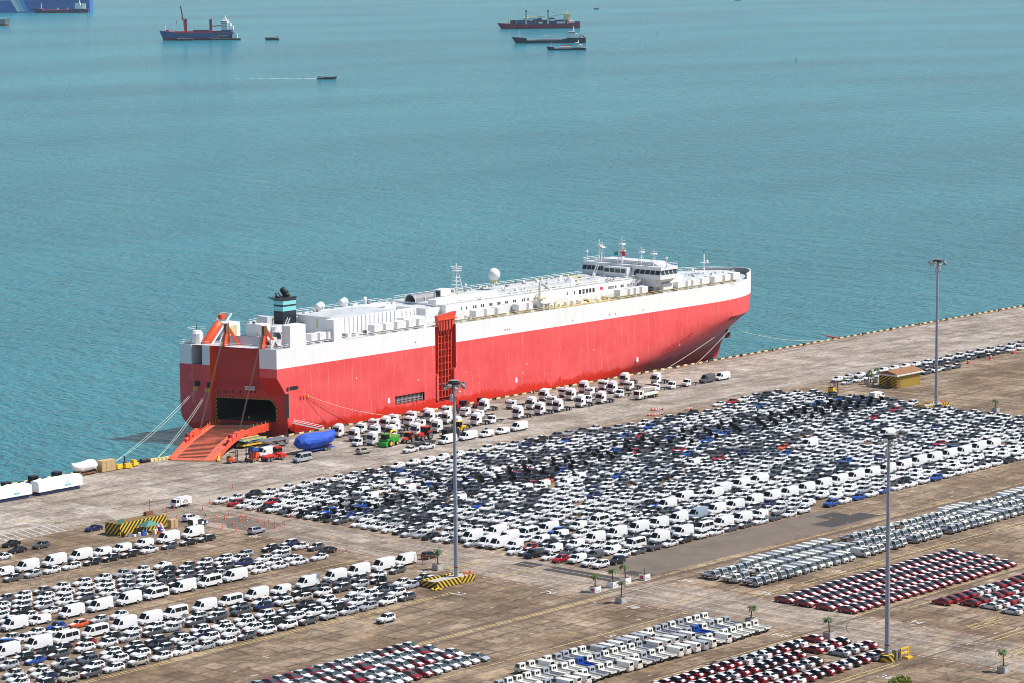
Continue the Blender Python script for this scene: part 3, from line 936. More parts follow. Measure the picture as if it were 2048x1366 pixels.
    k = MB(); y = 626 - bb - .4
    k.box(uu - .3, uu + .3, y - .5, y + .3, 4.6, 7.0, 'rust'); k.box(uu - 1.1, uu + 1.1, y - .6, y, 4.0, 4.8, 'rust'); k.box(uu - 1.3, uu - .8, y - .6, y - .1, 4.2, 5.8, 'rust'); k.box(uu + .8, uu + 1.3, y - .6, y - .1, 4.2, 5.8, 'rust')
    sp(k, 'anchor')
side_details()
def rail(q, pts, h=1.1, step=2.2, m='white2', r=.05, mid=True):
    for a, c in zip(pts, pts[1:]):
        a, c = Vector(a), Vector(c)
        L = (c - a).length; n = max(1, int(L / step))
        for i in range(n + 1):
            p = a.lerp(c, i / n); q.tube(p, p + Vector((0, 0, h)), r, m, n=4, caps=False)
        for k in ((h, h * .55) if mid else (h,)):
            q.tube(a + Vector((0, 0, k)), c + Vector((0, 0, k)), r, m, n=4, caps=False)
def stair(q, a, c, wd=.8, m='palegrey'):
    a, c = Vector(a), Vector(c)
    d = (c - a); s = Vector((-d.y, d.x, 0)); s = s.normalized() * wd / 2 if s.length > .01 else Vector((0, wd / 2, 0))
    for k in (-1, 1): q.obox(a + s * k, c + s * k, .1, .3, m)
    n = max(3, int(d.length / .6))
    for i in range(1, n): q.obox(a + d * i / n - s, a + d * i / n + s, .25, .06, m)
def topside():
    # ventilator housings along the starboard edge
    bx = [(618, 635), (635, 652), (652, 668), (744, 766), (767, 788), (790, 812), (813, 832), (833, 853), (905, 928), (947, 968.5), (969, 989), (991, 1016), (1033, 1053), (1053.5, 1066), (1236, 1255), (1256, 1267), (1268, 1279), (1280, 1296), (1323, 1346), (1352, 1371), (1372, 1382), (1383, 1399.5), (1400, 1419), (1425.5, 1445), (1446, 1461)]
    for a, c in bx:
        u0, u1 = Uat(a, 610.7, 26.5), Uat(c, 610.7, 26.5)
        u0 += 1.0                                   # the first pixels show the end face
        if u1 - u0 < 1.6: u1 = u0 + 2.2
        q = MB(); q.box(u0, u1, 610.7, 613.3, 25.6, 27.5, 'white2')
        o = sp(q, 'ventilator')
        k = MB(); k.box(u0 + .5, u1 - .5, 611.2, 612.8, 24.5, 25.6, 'offwhite'); sp(k, 'pedestal', o)
    u0 = Uat(1468, 611.5, 27)
    q = MB(); q.box(u0, u0 + 3.6, 611.8, 614.2, 25.4, 27.6, 'white2'); sp(q, 'ventilator')
    q = MB()
    rail(q, [(595, 610.3, 24.5), (606, 610.3, 24.5)]); rail(q, [(609.5, 610.3, 24.5), (648, 610.3, 24.5)]); rail(q, [(658.5, 610.3, 24.5), (798, 610.3, 24.5)], m='paleyellow'); rail(q, [(583.4, 610.3, 24.5), (588, 610.3, 24.5)])
    sp(q, 'side_railing')
    q = MB()                                         # litter of pipes and gear under the ventilators
    rr = random.Random(5)
    for i in range(150):
        u = rr.uniform(596, 800); 
        if 646 < u < 660: continue
        m = rr.choice(['midgrey', 'offwhite', 'paleyellow', 'rust', 'palegrey', 'offwhite', 'white2'])
        q.box(u, u + rr.uniform(.3, 1.6), 612.8 + rr.random() * 1.6, 614.6 + rr.random() * .6, 24.5, 24.9 + rr.random() * .9, m)
    q.box(660, 756, 610.9, 611.05, 24.55, 24.62, 'markyellow'); q.box(700, 742, 611.2, 613.4, 24.55, 24.61, 'markyellow')
    sp(q, 'deck_pipes')['kind'] = 'stuff'
    # towers at the stern side
    for u0, u1 in ((588.5, 594.7), (606.0, 609.4)):
        q = MB(); q.box(u0, u1, 610.02, 613.4, 24.5, 30.8, 'hull_white'); sp(q, 'vent_tower')
    # engine casing house with ribbed side
    q = MB(); q.box(612, 638.4, 616, 631, 24.5, 30.3, 'white2', top='deckgrey')
    o = sp(q, 'engine_casing')
    for i in range(15):
        k = MB(); u = 613 + i * 1.75; k.box(u, u + .16, 615.9, 616, 25, 30.1, 'palegrey'); sp(k, 'panel_seam', o)
    k = MB(); k.box(611.9, 612, 618, 619.2, 26, 29.2, 'dark'); k.box(611.9, 612, 622.5, 623.2, 27, 29.6, 'paleyellow'); sp(k, 'louvre', o)
    q = MB(); q.box(614, 655, 632, 640.5, 24.5, 29.2, 'white2', top='palegrey'); q.box(622, 650, 631.2, 632.4, 29.2, 30.3, 'white2'); q.box(600, 613.5, 628, 640.5, 24.5, 28.0, 'white2', top='palegrey')
    sp(q, 'aft_deckhouse')
    q = MB(); rail(q, [(616, 640.3, 29.2), (655, 640.3, 29.2), (655, 632, 29.2)]); rail(q, [(601, 640.3, 28), (613, 640.3, 28)]); sp(q, 'house_railing')
    for u, v, r in ((626, 635.5, 1.25), (638, 637.5, 1.25), (648, 638.5, .5)):
        q = MB(); q.tube((u, v, 29.2), (u, v, 31.0), r * .75, 'white2', n=10); q.sphere((u, v, 31.2), r, 'white2', 10, 6); q.tube((u, v, 31.2), (u - 1.5 * r, v, 30.9), r * .8, 'white2', n=10)
        sp(q, 'gooseneck_vent', smooth=True)
    # funnel
    V0, V1 = 630.5, 634.4
    U0, U1 = Uat(566, V0, 32), Uat(592.5, V0, 32)
    def zpx(py):
        z = 30.0
        for _ in range(30): z += (proj(U1, V0, z)[1] - py) / 7
        return z
    if 'fun' not in MAT: mat('fun', (.012, .02, .028), .35)
    zs = [26.0, zpx(619.6), zpx(610.7), zpx(607.2), zpx(599.7)]
    q = MB()
    for z0, z1, m in zip(zs, zs[1:], ('fun', 'teal', 'fun', 'teal')): q.box(U0, U1, V0, V1, z0, z1, m)
    FT = zpx(592.0)
    b = len(q.v)
    q.v += [(U0, V0, zs[-1]), (U1, V0, zs[-1]), (U1, V1, zs[-1]), (U0, V1, zs[-1]), (U0 - 2.2, V0 - .2, FT), (U1 + .1, V0 - .2, FT), (U1 + .1, V1 + .3, FT), (U0 - 2.2, V1 + .3, FT)]
    for f in ((0, 1, 5, 4), (1, 2, 6, 5), (2, 3, 7, 6), (3, 0, 4, 7), (4, 5, 6, 7)): q.face([b + i for i in f], 'fun')
    fo = sp(q, 'funnel')
    k = MB(); c_ = (U0 + U1) / 2
    k.tube((c_ + .6, 632.4, FT), (c_ + .2, 632.4, FT + 1.1), 1.1, 'black', n=12); k.tube((c_ + .4, 632.4, FT + .8), (c_ - 1.0, 632.4, FT + 2.2), 1.05, 'black', .9, n=12); k.tube((U0 - .3, 633, FT), (U0 - .3, 633, FT + 1.3), .22, 'black'); k.tube((U0 + .4, 631.4, FT), (U0 - 1.0, 631.4, FT + 1.5), .16, 'black'); k.box(U0 - 1.6, U0 - .6, 631, 632, FT, FT + .6, 'black')
    sp(k, 'exhaust', fo, True)
    # aft deck clutter
    q = MB(); q.box(589, 593.5, 636, 641, 24.5, 29.6, 'white2'); o = sp(q, 'fan_house')
    k = MB(); 
    for i in range(3): k.box(589.9 + i * .8, 590.5 + i * .8, 635.92, 636.02, 25.2, 28.8, 'paleyellow')
    sp(k, 'louvre', o)
    q = MB(); q.box(598.2, 600, 629.5, 634, 24.5, 31, 'palegrey'); sp(q, 'fan_house')
    q = MB(); q.box(590.6, 594, 624, 627.6, 27.6, 29.9, 'white2'); q.tube((592, 626, 24.5), (592, 626, 27.6), .5, 'offwhite', n=8); sp(q, 'ventilator')
    q = MB(); q.box(594, 601, 618.5, 623, 27.5, 27.8, 'white2'); q.box(594.1, 600.8, 622, 622.8, 24.5, 27.5, 'midgrey'); q.tube((594.3, 618.8, 24.5), (594.3, 618.8, 27.5), .15, 'white2'); q.tube((600.8, 618.8, 24.5), (600.8, 618.8, 27.5), .15, 'white2'); q.box(596, 599.5, 619.4, 621.5, 24.5, 26.2, 'dark'); sp(q, 'winch_shelter')
    q = MB(); q.box(585.5, 589.5, 616.5, 618.5, 24.5, 27.0, 'white2'); q.box(584.6, 586.2, 613.8, 616, 24.5, 26.8, 'white2'); q.tube((586.2, 611.2, 24.5), (586.2, 611.2, 28.6), .18, 'white2', n=8); q.tube((586.2, 611.2, 28.4), (588.4, 617, 31.4), .12, 'white2'); q.box(584.55, 584.6, 614.4, 615.4, 25.4, 26.2, 'dark'); sp(q, 'mooring_control')
    q = MB(); stair(q, (587.4, 612.4, 24.5), (590.5, 613.8, 27.4)); stair(q, (601, 627, 25), (606.5, 629, 30)); stair(q, (577.5, 640.5, 24.5), (580, 639.6, 28.5)); sp(q, 'stairs')
    q = MB(); q.poly([T(.34, 24.5, 5.6), T(.8, 24.5, 5.6), T(.8, 27.0, 6.2), T(.34, 27.0, 6.2)], 'palegrey'); q.poly([T(.34, 24.46, .3), T(.8, 24.46, .3), T(.8, 24.46, 5.6), T(.34, 24.46, 5.6)], 'palegrey'); sp(q, 'ramp_housing')
    q = MB(); rail(q, [T(.36, 24.5, .4), T(.8, 24.5, .4)]); rail(q, [T(0, 24.6, .2), T(.12, 24.6, .2)]); rail(q, [T(.24, 24.6, .2), T(.31, 24.6, .2)]); rail(q, [T(.84, 24.6, .2), T(.99, 24.6, .2)]); rail(q, [(576, 641.7, 24.5), (612, 641.7, 24.5)]); sp(q, 'stern_railing')
    q = MB(); q.lathe([(1.8, 24.5), (1.8, 27.4), (1.2, 28.2)], 'white2', 10, (579.5, 639.3)); q.tube((579.5, 639.3, 28.2), (579.5, 639.3, 30), .12, 'dark'); rail(q, [(577.5, 641, 28), (581.5, 641, 28), (581.5, 637.5, 28)]); sp(q, 'stern_lookout')
    q = MB()
    for i in range(60):
        q.box(586 + random.random() * 10, 587.2 + random.random() * 10, 618 + random.random() * 10, 619 + random.random() * 10, 24.5, 25.1 + random.random() * .8, random.choice(['red', 'white2', 'palegrey', 'yellow', 'midgrey', 'offwhite']))
    sp(q, 'deck_gear')['kind'] = 'stuff'
    # free-fall lifeboat on its slide
    a, c = Vector((579.6, 636.6, 22.6)), Vector((587.6, 636.6, 29.7))
    d = (c - a).normalized(); up = Vector((-d.z, 0, d.x))
    q = MB()
    for sg in (-1, 1):
        q.obox(a + d * -2.5 + Vector((0, sg * 2.0, .2)), c + d * 1.6 + Vector((0, sg * 2.0, 1.8)), .35, .5, 'white2')
        q.obox(a + Vector((0, sg * 2.0, -.5)), Vector((583, 636.8 + sg * 2.0, 19.3)), .3, .3, 'white2'); q.obox(Vector((588.6, 636.8 + sg * 2, 24.5)), c + Vector((0, sg * 2.0, 1.2)), .35, .4, 'white2'); q.obox(Vector((584, 636.8 + sg * 2, 24.5)), c + Vector((0, sg * 2.0, 1.2)), .3, .3, 'white2')
    q.obox(c + d * 1.4 + Vector((0, -2, 1.8)), c + d * 1.4 + Vector((0, 2, 1.8)), .4, .4, 'white2')
    sp(q, 'lifeboat_davit')
    q = MB(); rg = []
    for t, r_, lift in ((-.4, .15, -.3), (.2, .75, -.1), (1.4, 1.15, 0), (4, 1.35, .1), (7.4, 1.35, .25), (9.2, 1.15, .3), (10.0, .6, .3)):
        ctr = a + d * t + up * (.9 + lift)
        rg.append([ctr + Vector((0, 1, 0)) * r_ * math.cos(x) + up * r_ * 1.05 * math.sin(x) for x in [2 * PI * i / 10 for i in range(10)]])
    q.rings(rg, 'orange'); q.box(c.x - 1.4, c.x + .3, 636, 637.6, c.z + 1.2, c.z + 2.6, 'orange')
    lb = sp(q, 'lifeboat'); smooth_by_angle(lb.data, 50)
    # long accommodation house
    q = MB(); q.box(662, 756, 618, 641, 24.5, 29.2, 'white2', top='deckgrey')
    q.box(655.2, 662, 620, 641, 24.5, 28.6, 'white2', top='palegrey'); o = sp(q, 'accommodation_house')
    def win(u, z, wd, hg):
        k = MB(); k.box(u - wd / 2, u + wd / 2, 617.93, 618.03, z - hg / 2, z + hg / 2, 'window_dark'); sp(k, 'window', o)
    for px in (923, 933, 947, 951.5, 963, 967, 980, 983.5, 996, 999.5, 1011.5, 1015, 1027, 1030.5, 1045, 1049, 1056, 1070, 1079, 1135, 1149, 1218, 1222, 1226, 1231.5, 1242.5, 1246, 1256, 1263.5, 1267, 1275, 1283, 1286):
        u = Uat(px, 618, 27.6); win(u, 27.5, .55, .85)
    for px in (1160, 1167, 1174, 1180.5, 1187): win(Uat(px, 618, 27.4), 27.4, 1.0, 1.5)
    k = MB(); u = Uat(1202, 618, 27.6); k.box(u - .5, u + .9, 617.93, 618.02, 27.2, 28.1, 'flagred'); sp(k, 'fire_notice', o)
    k = MB(); k.box(664, 755, 617.9, 618, 26.1, 26.18, 'palegrey'); sp(k, 'rubbing_strip', o)
    k = MB(); k.poly([(700, 618.5, 29.22), (756, 618.5, 29.22), (756, 618.8, 29.22), (700, 618.8, 29.22)], 'markyellow'); k.poly([(664, 640.2, 29.22), (756, 640.2, 29.22), (756, 640.8, 29.22), (664, 640.8, 29.22)], 'markyellow')
    for u, v in ((703, 623), (742, 636)): k.poly([(u, v, 29.225), (u + 7, v, 29.225), (u + 7, v + 2.4, 29.225), (u, v + 2.4, 29.225)], 'markyellow')
    sp(k, 'deck_markings', o)
    k = MB(); k.box(661, 689, 621, 624.5, 29.2, 30.6, 'white2'); sp(k, 'pipe_casing', o)
    q = MB(); rail(q, [(663, 640.8, 29.2), (754, 640.8, 29.2)]); rail(q, [(663, 618.2, 29.2), (754, 618.2, 29.2)]); rail(q, [(656, 640.8, 28.6), (662, 640.8, 28.6)]); rail(q, [(656, 620, 28.6), (662, 620, 28.6)])
    sp(q, 'roof_railing')
    q = MB()
    for i in range(6):
        a0, a1 = PI * i / 6, PI * (i + 1) / 6
        q.poly([(661, 632 + 2.2 * math.cos(a0), 29.2 + 2.3 * math.sin(a0)), (661, 632 + 2.2 * math.cos(a1), 29.2 + 2.3 * math.sin(a1)), (670, 632 + 2.2 * math.cos(a1), 29.2 + 2.3 * math.sin(a1)), (670, 632 + 2.2 * math.cos(a0), 29.2 + 2.3 * math.sin(a0))], 'midgrey')
    for u in (661, 665.5, 670):
        for v in (629.8, 634.2): q.tube((u, v, 29.2), (u, v, 31.5), .1, 'white2')
    sp(q, 'arched_shelter')
    q = MB(); q.box(677, 681.5, 634, 637, 29.3, 31.4, 'white2'); q.box(676.9, 677.05, 634.4, 636.2, 29.5, 31, 'dark'); sp(q, 'roof_ventilator')
    q = MB(); stair(q, (700, 617.3, 25), (704, 617.3, 29)); stair(q, (747, 617.3, 25.5), (752, 617.3, 29.4)); sp(q, 'stairs')
    q = MB()                                          # tank deck structures below the house
    q.box(657.5, 664, 613.6, 618, 24.5, 26.6, 'white2'); q.box(640, 648, 613.5, 618, 24.5, 27.6, 'white2'); q.box(684, 690, 613.6, 615, 24.5, 27.6, 'offwhite'); q.box(700.5, 712, 613.6, 617.8, 24.5, 27.0, 'offwhite'); q.box(664, 752, 615.2, 618, 24.5, 25.9, 'offwhite')
    sp(q, 'lower_casing')
    q = MB()
    for i in range(5):
        for j in range(3): q.tube((640.5 + i * 1.8, 615.5, 27.6 + j * .6), (641.9 + i * 1.8, 617.5, 28.2 + j * .6), .07, 'midgrey', n=4)
    q.box(640, 649, 613.6, 613.8, 27.6, 27.7, 'white2'); q.box(640, 649, 618, 620, 27.6, 29.6, 'white2'); q.box(642, 645, 614, 615.5, 24.5, 26, 'red')
    sp(q, 'bunker_manifold')
    q = MB(); rr = random.Random(21)                  # small fittings scattered over the roofs
    for i in range(120):
        u, v = rr.uniform(664, 752), rr.choice([rr.uniform(618.6, 622), rr.uniform(636, 640.5), rr.uniform(619, 640)])
        q.box(u, u + rr.uniform(.3, 1.4), v, v + rr.uniform(.3, .9), 29.2, 29.3 + rr.random() * .7, rr.choice(['white2', 'palegrey', 'offwhite', 'midgrey', 'paleyellow', 'white2']))
    for i in range(60):
        u, v = rr.uniform(601, 656), rr.uniform(632.6, 640)
        q.box(u, u + rr.uniform(.3, 1.2), v, v + rr.uniform(.3, .8), 28.0 if u < 613 else 29.2, (28.3 if u < 613 else 29.4) + rr.random() * .8, rr.choice(['white2', 'palegrey', 'offwhite', 'midgrey', 'rust']))
    for i in range(46):
        u = rr.uniform(766, 806); v = rr.uniform(616, 636)
        q.box(u, u + rr.uniform(.3, 1.2), v, v + rr.uniform(.3, .8), 26.4, 26.5 + rr.random() * .6, rr.choice(['white2', 'palegrey', 'offwhite', 'midgrey']))
    for v in (619.2, 623.5, 631.0): q.tube((664, v, 29.45), (752, v, 29.45), .09, 'offwhite', n=5)
    sp(q, 'roof_fittings')['kind'] = 'stuff'
    q = MB()                                          # awning frames and ladders along the side gallery
    for i in range(40):
        u = 661 + i * 2.4
        if 697 < u < 707: continue
        q.tube((u, 613.8, 24.5), (u, 613.8, 27.4), .06, 'offwhite', n=4); 
        if i % 3 == 0: q.tube((u, 613.8, 27.4), (u, 617.9, 27.6), .06, 'offwhite', n=4)
    q.tube((661, 613.8, 27.4), (756, 613.8, 27.4), .06, 'offwhite', n=4)
    sp(q, 'gallery_frame')['kind'] = 'stuff'
    # crane amidships
    q = MB(); u = 699; q.tube((u, 612.3, 25.5), (u, 612.3, 28.6), 1.0, 'offwhite', n=10); q.tube((u, 612.3, 28.6), (u, 612.3, 33.6), .5, 'offwhite', .35, n=8); q.tube((u, 612.3, 33.4), (u + 9.6, 616.5, 29.8), .09, 'dark'); q.tube((u, 612.3, 33.0), (u + 9.6, 616.5, 29.4), .09, 'dark'); q.obox((u, 612.3, 29.2), (u + 10.5, 616.6, 29.5), .6, .6, 'offwhite'); q.box(u - 1.5, u + 1.5, 611, 613.6, 28.2, 28.5, 'paleyellow')
    for du in (-.4, 2.4, 5.2): q.box(u + du, u + du + .5, 610.5, 611, 24.5, 26.6, 'offwhite')
    q.box(u - .5, u + 6, 610.4, 613.5, 26.6, 26.9, 'offwhite')
    sp(q, 'deck_crane')
    # signal mast, radome
    mb = Vector((688.8, 638.3, 29.2))
    q = MB()
    for du, dv in ((-1.1, -1.1), (1.1, -1.1), (1.1, 1.1), (-1.1, 1.1)):
        q.tube(mb + Vector((du * 1.4, dv * 1.4, 0)), mb + Vector((du * .35, dv * .35, 7.0)), .14, 'white2')
    for h in (1.2, 2.4, 3.6, 4.8, 6):
        k = 1.54 - h * .17
        for a0, a1 in (((-k, -k), (k, -k)), ((k, -k), (k, k)), ((k, k), (-k, k)), ((-k, k), (-k, -k))): q.tube(mb + Vector((*a0, h)), mb + Vector((*a1, h)), .07, 'white2', n=4)
    q.tube(mb + Vector((0, 0, 2)), mb + Vector((0, 0, 9.2)), .22, 'white2'); q.box(mb.x - 1.3, mb.x + 1.3, mb.y - 1.3, mb.y + 1.3, 36.0, 36.2, 'palegrey'); rail(q, [(mb.x - 1.3, mb.y - 1.3, 36.2), (mb.x + 1.3, mb.y - 1.3, 36.2), (mb.x + 1.3, mb.y + 1.3, 36.2), (mb.x - 1.3, mb.y + 1.3, 36.2), (mb.x - 1.3, mb.y - 1.3, 36.2)], 1.2, 1.3)
    sp(q, 'signal_mast')
    q = MB(); q.sphere((702.2, 634.4, 34.0), 2.0, 'white2', 18, 12); o = sp(q, 'radome', smooth=True)
    k = MB(); k.tube((702.2, 634.4, 31.2), (702.2, 634.4, 32.4), .9, 'paleyellow', n=8)
    for du, dv in ((-1, -1), (1, -1), (1, 1), (-1, 1)): k.tube((702.2 + du * 1.3, 634.4 + dv * 1.3, 29.2), (702.2 + du * .6, 634.4 + dv * .6, 31.4), .1, 'white2')
    sp(k, 'radome_stand', o)
    for px, py, z, rr_ in ((931, 578, 29.2, .55), (1010, 583, 29.2, .35), (1187, 556, 29.2, .45)):
        u, v = G(px, py, z); k = MB(); k.tube((u, v, 29.2), (u, v, 30.1), .2, 'white2'); k.sphere((u, v, 30.4), rr_, 'white2', 8, 6); sp(k, 'small_dome', smooth=True)
    k = MB(); u, v = G(1140, 563, 29.2); k.lathe([(2.0, 29.2), (.4, 30.6)], 'palegrey', 6, (u, v)); sp(k, 'skylight')
    # bridge across the full beam
    q = MB(); q.box(755, 764, 609.2, 642.8, 29.2, 30.6, 'white2'); q.box(756, 765, 612, 640, 26.5, 29.2, 'white2'); q.box(755.3, 764, 609.2, 642.8, 32.2, 33.2, 'white2', top='palegrey')
    q.prism([(609.3, 29.2), (614, 26.0), (616, 26.0), (616, 29.2)], 'x', 757, 763, 'white2'); q.box(757, 764, 613.5, 618, 24.5, 29.2, 'white2')
    # leaning aft and end walls
    q.poly([(755.0, 609.2, 30.6), (755.0, 642.8, 30.6), (755.6, 642.8, 32.2), (755.6, 609.2, 32.2)], 'white2')
    q.poly([(755.0, 609.2, 30.6), (764, 609.2, 30.6), (764, 609.7, 32.2), (755.6, 609.7, 32.2)], 'white2'); q.poly([(764, 609.2, 30.6), (764, 642.8, 30.6), (764, 642.8, 32.2), (764, 609.2, 32.2)], 'white2')
    q.box(752.8, 755, 621.5, 631.5, 29.2, 32.6, 'white2', top='palegrey')
    q.prism([(612, 33.2), (640, 33.2), (637, 34.4), (615, 34.4)], 'x', 758, 764, 'palegrey')
    o = sp(q, 'bridge')
    def bw(v0, v1, u0=754.95, u1=755.52):
        k = MB(); k.poly([(u0 - .06, v0, 30.75), (u0 - .06, v1, 30.75), (u1 - .06, v1, 32.05), (u1 - .06, v0, 32.05)], 'window_dark'); sp(k, 'window', o)
    for i in range(5): bw(609.6 + i * 2.15, 611.4 + i * 2.15)
    for i in range(5): bw(633.0 + i * 1.95, 634.7 + i * 1.95)
    for i in range(4): bw(622.1 + i * 2.35, 624.1 + i * 2.35, 752.8, 752.8)
    for i in range(4):
        k = MB(); a0, a1 = 755.6 + i * 2.1, 757.3 + i * 2.1
        k.poly([(a0, 609.13, 30.75), (a1, 609.13, 30.75), (a1, 609.6, 32.05), (a0, 609.6, 32.05)], 'window_dark'); sp(k, 'window', o)
    k = MB(); k.box(754.95, 755.02, 619.4, 620.3, 29.4, 31.5, 'dark'); k.box(754.95, 755.02, 632.0, 632.7, 29.4, 31.5, 'dark'); sp(k, 'door', o)
    k = MB(); rail(k, [(755.4, 609.4, 33.2), (755.4, 642.6, 33.2)], 1.2, 1.6); rail(k, [(755.4, 642.6, 33.2), (764, 642.6, 33.2)], 1.2, 1.6); rail(k, [(755.4, 609.4, 33.2), (764, 609.4, 33.2)], 1.2, 1.6); sp(k, 'bridge_railing', o)
    k = MB(); stair(k, (750, 633.5, 29.2), (755, 635.5, 33.2)); stair(k, (748, 617.6, 25.5), (752.5, 615.5, 29.2)); sp(k, 'stairs', o)
    for px, h, w_ in ((1199, 7.5, .28), (1204, 6.8, .22), (1244, 9, .3), (1283, 6, .3), (1308, 5.6, .3), (1245, 6, .8), (1170, 3, .3), (1335, 2.8, .3)):
        v = 643.0
        lo, hi = 609.0, 643.0
        for _ in range(30):
            mid = (lo + hi) / 2
            if proj(758, mid, 33)[0] > px: lo = mid
            else: hi = mid
        k = MB(); k.tube((758, lo, 33.2), (758, lo, 33.2 + h), w_ * .6, 'white2', w_ * .35)
        if h > 4:
            k.tube((756.5, lo - 1, 33.2), (758, lo, 33.2 + h * .6), .09, 'white2', n=4); k.tube((756.5, lo + 1, 33.2), (758, lo, 33.2 + h * .6), .09, 'white2', n=4); k.tube((760, lo, 33.2), (758, lo, 33.2 + h * .7), .09, 'white2', n=4)
            k.box(757.2, 758.8, lo - .9, lo + .9, 33.2 + h * .68, 33.2 + h * .74, 'white2'); k.obox((758, lo - 1.3, 33.2 + h * .85), (758, lo + 1.3, 33.2 + h * .85), .2, .2, 'white2')
        else: k.sphere((758, lo, 33.2 + h), .45, 'white2', 8, 6)
        sp(k, 'antenna_mast')
    for px, py, m in ((1245, 502, 'flagred'), (1247, 508, 'flagred'), (1232, 506, 'flaggreen')):
        lo, hi = 609.0, 643.0
        for _ in range(30):
            mid = (lo + hi) / 2
            if proj(757.5, mid, 40)[0] > px: lo = mid
            else: hi = mid
        z = 38.0
        for _ in range(20): z += (proj(757.5, lo, z)[1] - py) / 6
        k = MB(); b0 = len(k.v)
        for i in range(5):
            for j in range(2): k.v.append((757.5 + .15 * math.sin(i * 1.4), lo - .8 + i * .4, z - .6 + j * 1.2 - i * .08))
        for i in range(4): k.face((b0 + i * 2, b0 + i * 2 + 2, b0 + i * 2 + 3, b0 + i * 2 + 1), m)
        sp(k, 'flag')
    # fore deck
    q = MB(); fd = [(764, 614.5), (796, 614.8), (806, 618), (811, 623), (812, 626), (811, 629), (806, 634), (796, 638.5), (764, 639.5)]
    q.prism(fd, 'z', 24.5, 26.4, 'white2', cap='deckgrey'); q.box(766, 772, 613.4, 617, 24.5, 29.0, 'white2'); sp(q, 'fore_deck')
    q = MB(); rail(q, [(u, v, 26.4) for u, v in fd], 1.1, 2.0); sp(q, 'fore_railing')
    u, v = G(1408, 547, 26.4)
    q = MB(); q.tube((u, v, 26.4), (u, v, 33), .35, 'white2', .2, n=8); q.box(u - .8, u + .8, v - 1.4, v + 1.4, 30.0, 30.2, 'white2'); q.tube((u, v, 33), (u, v, 34.5), .1, 'dark'); q.box(u - 2.8, u + 1, v - .3, v + .3, 27, 27.3, 'white2'); q.sphere((u, v - 1.3, 30.6), .5, 'white2', 8, 6); sp(q, 'foremast')
    q = MB()
    for i in range(14): q.box(785 + i * 1.9, 786.1 + i * 1.9, 639.6 - max(0, i - 6) * .9, 640.4 - max(0, i - 6) * .9, 24.5, 26.2, random.choice(['dark', 'midgrey', 'palegrey']))
    sp(q, 'bow_gear')['kind'] = 'stuff'
    k = MB(); k.box(752.9, 753, 620.2, 620.4, 29.2, 29.3, 'white2')
    o = sp(k, 'name_board')
    u = Uat(1219, 618.2, 29.9)
    tm = text_mesh('STANA', 1.5, 'black', .01)
    lt = obj('lettering', tm, o); lt.matrix_local = Matrix(((1, 0, 0, u), (0, 0, -1, 618.1), (0, 1, 0, 29.9), (0, 0, 0, 1)))
    # accommodation ladder at the stern quarter
    q = MB(); stair(q, (588.5, 609.6, 3.0), (597.5, 606.4, .3), 1.0); rail(q, [(588.5, 609.2, 3.0), (597.5, 606.0, .3)], 1.0, 1.4); sp(q, 'gangway')
topside()
def ropes():
    def rope(name, label, a, c, r, m, sag=1.0):
        a, c = Vector(a), Vector(c); q = MB()
        pts = [a.lerp(c, i / 12) - Vector((0, 0, sag * 4 * (i / 12) * (1 - i / 12))) for i in range(13)]
        q.path([p - c for p in pts], r, m); tag(q.build(name, loc=c), label, 'rope', 'mooring ropes of the red ship')
    g1 = (*G(229, 924, .6), .6); g2 = (*G(315, 915, .6), .6)
    s1, z1 = TP(392, 778); s2, z2 = TP(416, 781)
    rope('mooring_rope', 'pale green stern rope ending behind the wooden crate, outer of two', T(s1, z1, -.3), g1, .042, 'ropegreen')
    rope('mooring_rope', 'pale green stern rope ending behind the wooden crate, inner of two', T(s1 + .012, z1, -.3), (g1[0] + .3, g1[1], .6), .042, 'ropegreen', 1.6)
    rope('mooring_rope', 'stern rope running down beside the ramp, outer of two', T(s2, z2, -.3), g2, .042, 'ropegreen')
    rope('mooring_rope', 'stern rope running down beside the ramp, inner of two', T(s2 + .012, z2, -.3), (g2[0] + .3, g2[1], .6), .042, 'ropegreen', 1.5)
    rope('mooring_rope', 'dark rope from stern quarter to quay behind the trucks, steeper one', (594.8, 609.6, 9.8), (612, 607.0, .5), .045, 'grime', .4)
    rope('mooring_rope', 'pale rope from stern quarter to quay behind the trucks, longer one', (595.4, 609.6, 9.9), (627, 607.0, .5), .05, 'rope', 1.0)
    for px, py, e, lab in ((1478, 655, (1322, 744), 'pale bow rope slanting down to the quay kerb, left one'), (1486, 650, (1392, 728), 'pale bow rope slanting down to the quay kerb, right one')):
        best = None
        for t in np.linspace(.75, .995, 50):
            for zz in np.linspace(3, 12, 30):
                uu, bb = halfb(zz, t); x, y = proj(uu, 626 - bb, zz); er = (x - px) ** 2 + (y - py) ** 2
                if best is None or er < best[0]: best = (er, uu, 626 - bb, zz)
        rope('mooring_rope', lab, (best[1], best[2] - .2, best[3]), (*G(*e, .5), .5), .06, 'rope', .5)
    rope('mooring_rope', 'long bow rope over the water to the quay beyond the bow', (808, 617, 6.5), (*G(1678, 678, .5), .5), .07, 'rope', 1.8)
    q = MB(); a = Vector((*G(1650, 671, 1.4), 1.4)); c = Vector((*G(1680, 677, .6), .6)); q.path([a - c, Vector((0, 0, 0))], .25, 'orange')
    tag(q.build('rope_guard', loc=c), 'red sleeve on the far bow rope at the kerb', 'rope')
ropes()
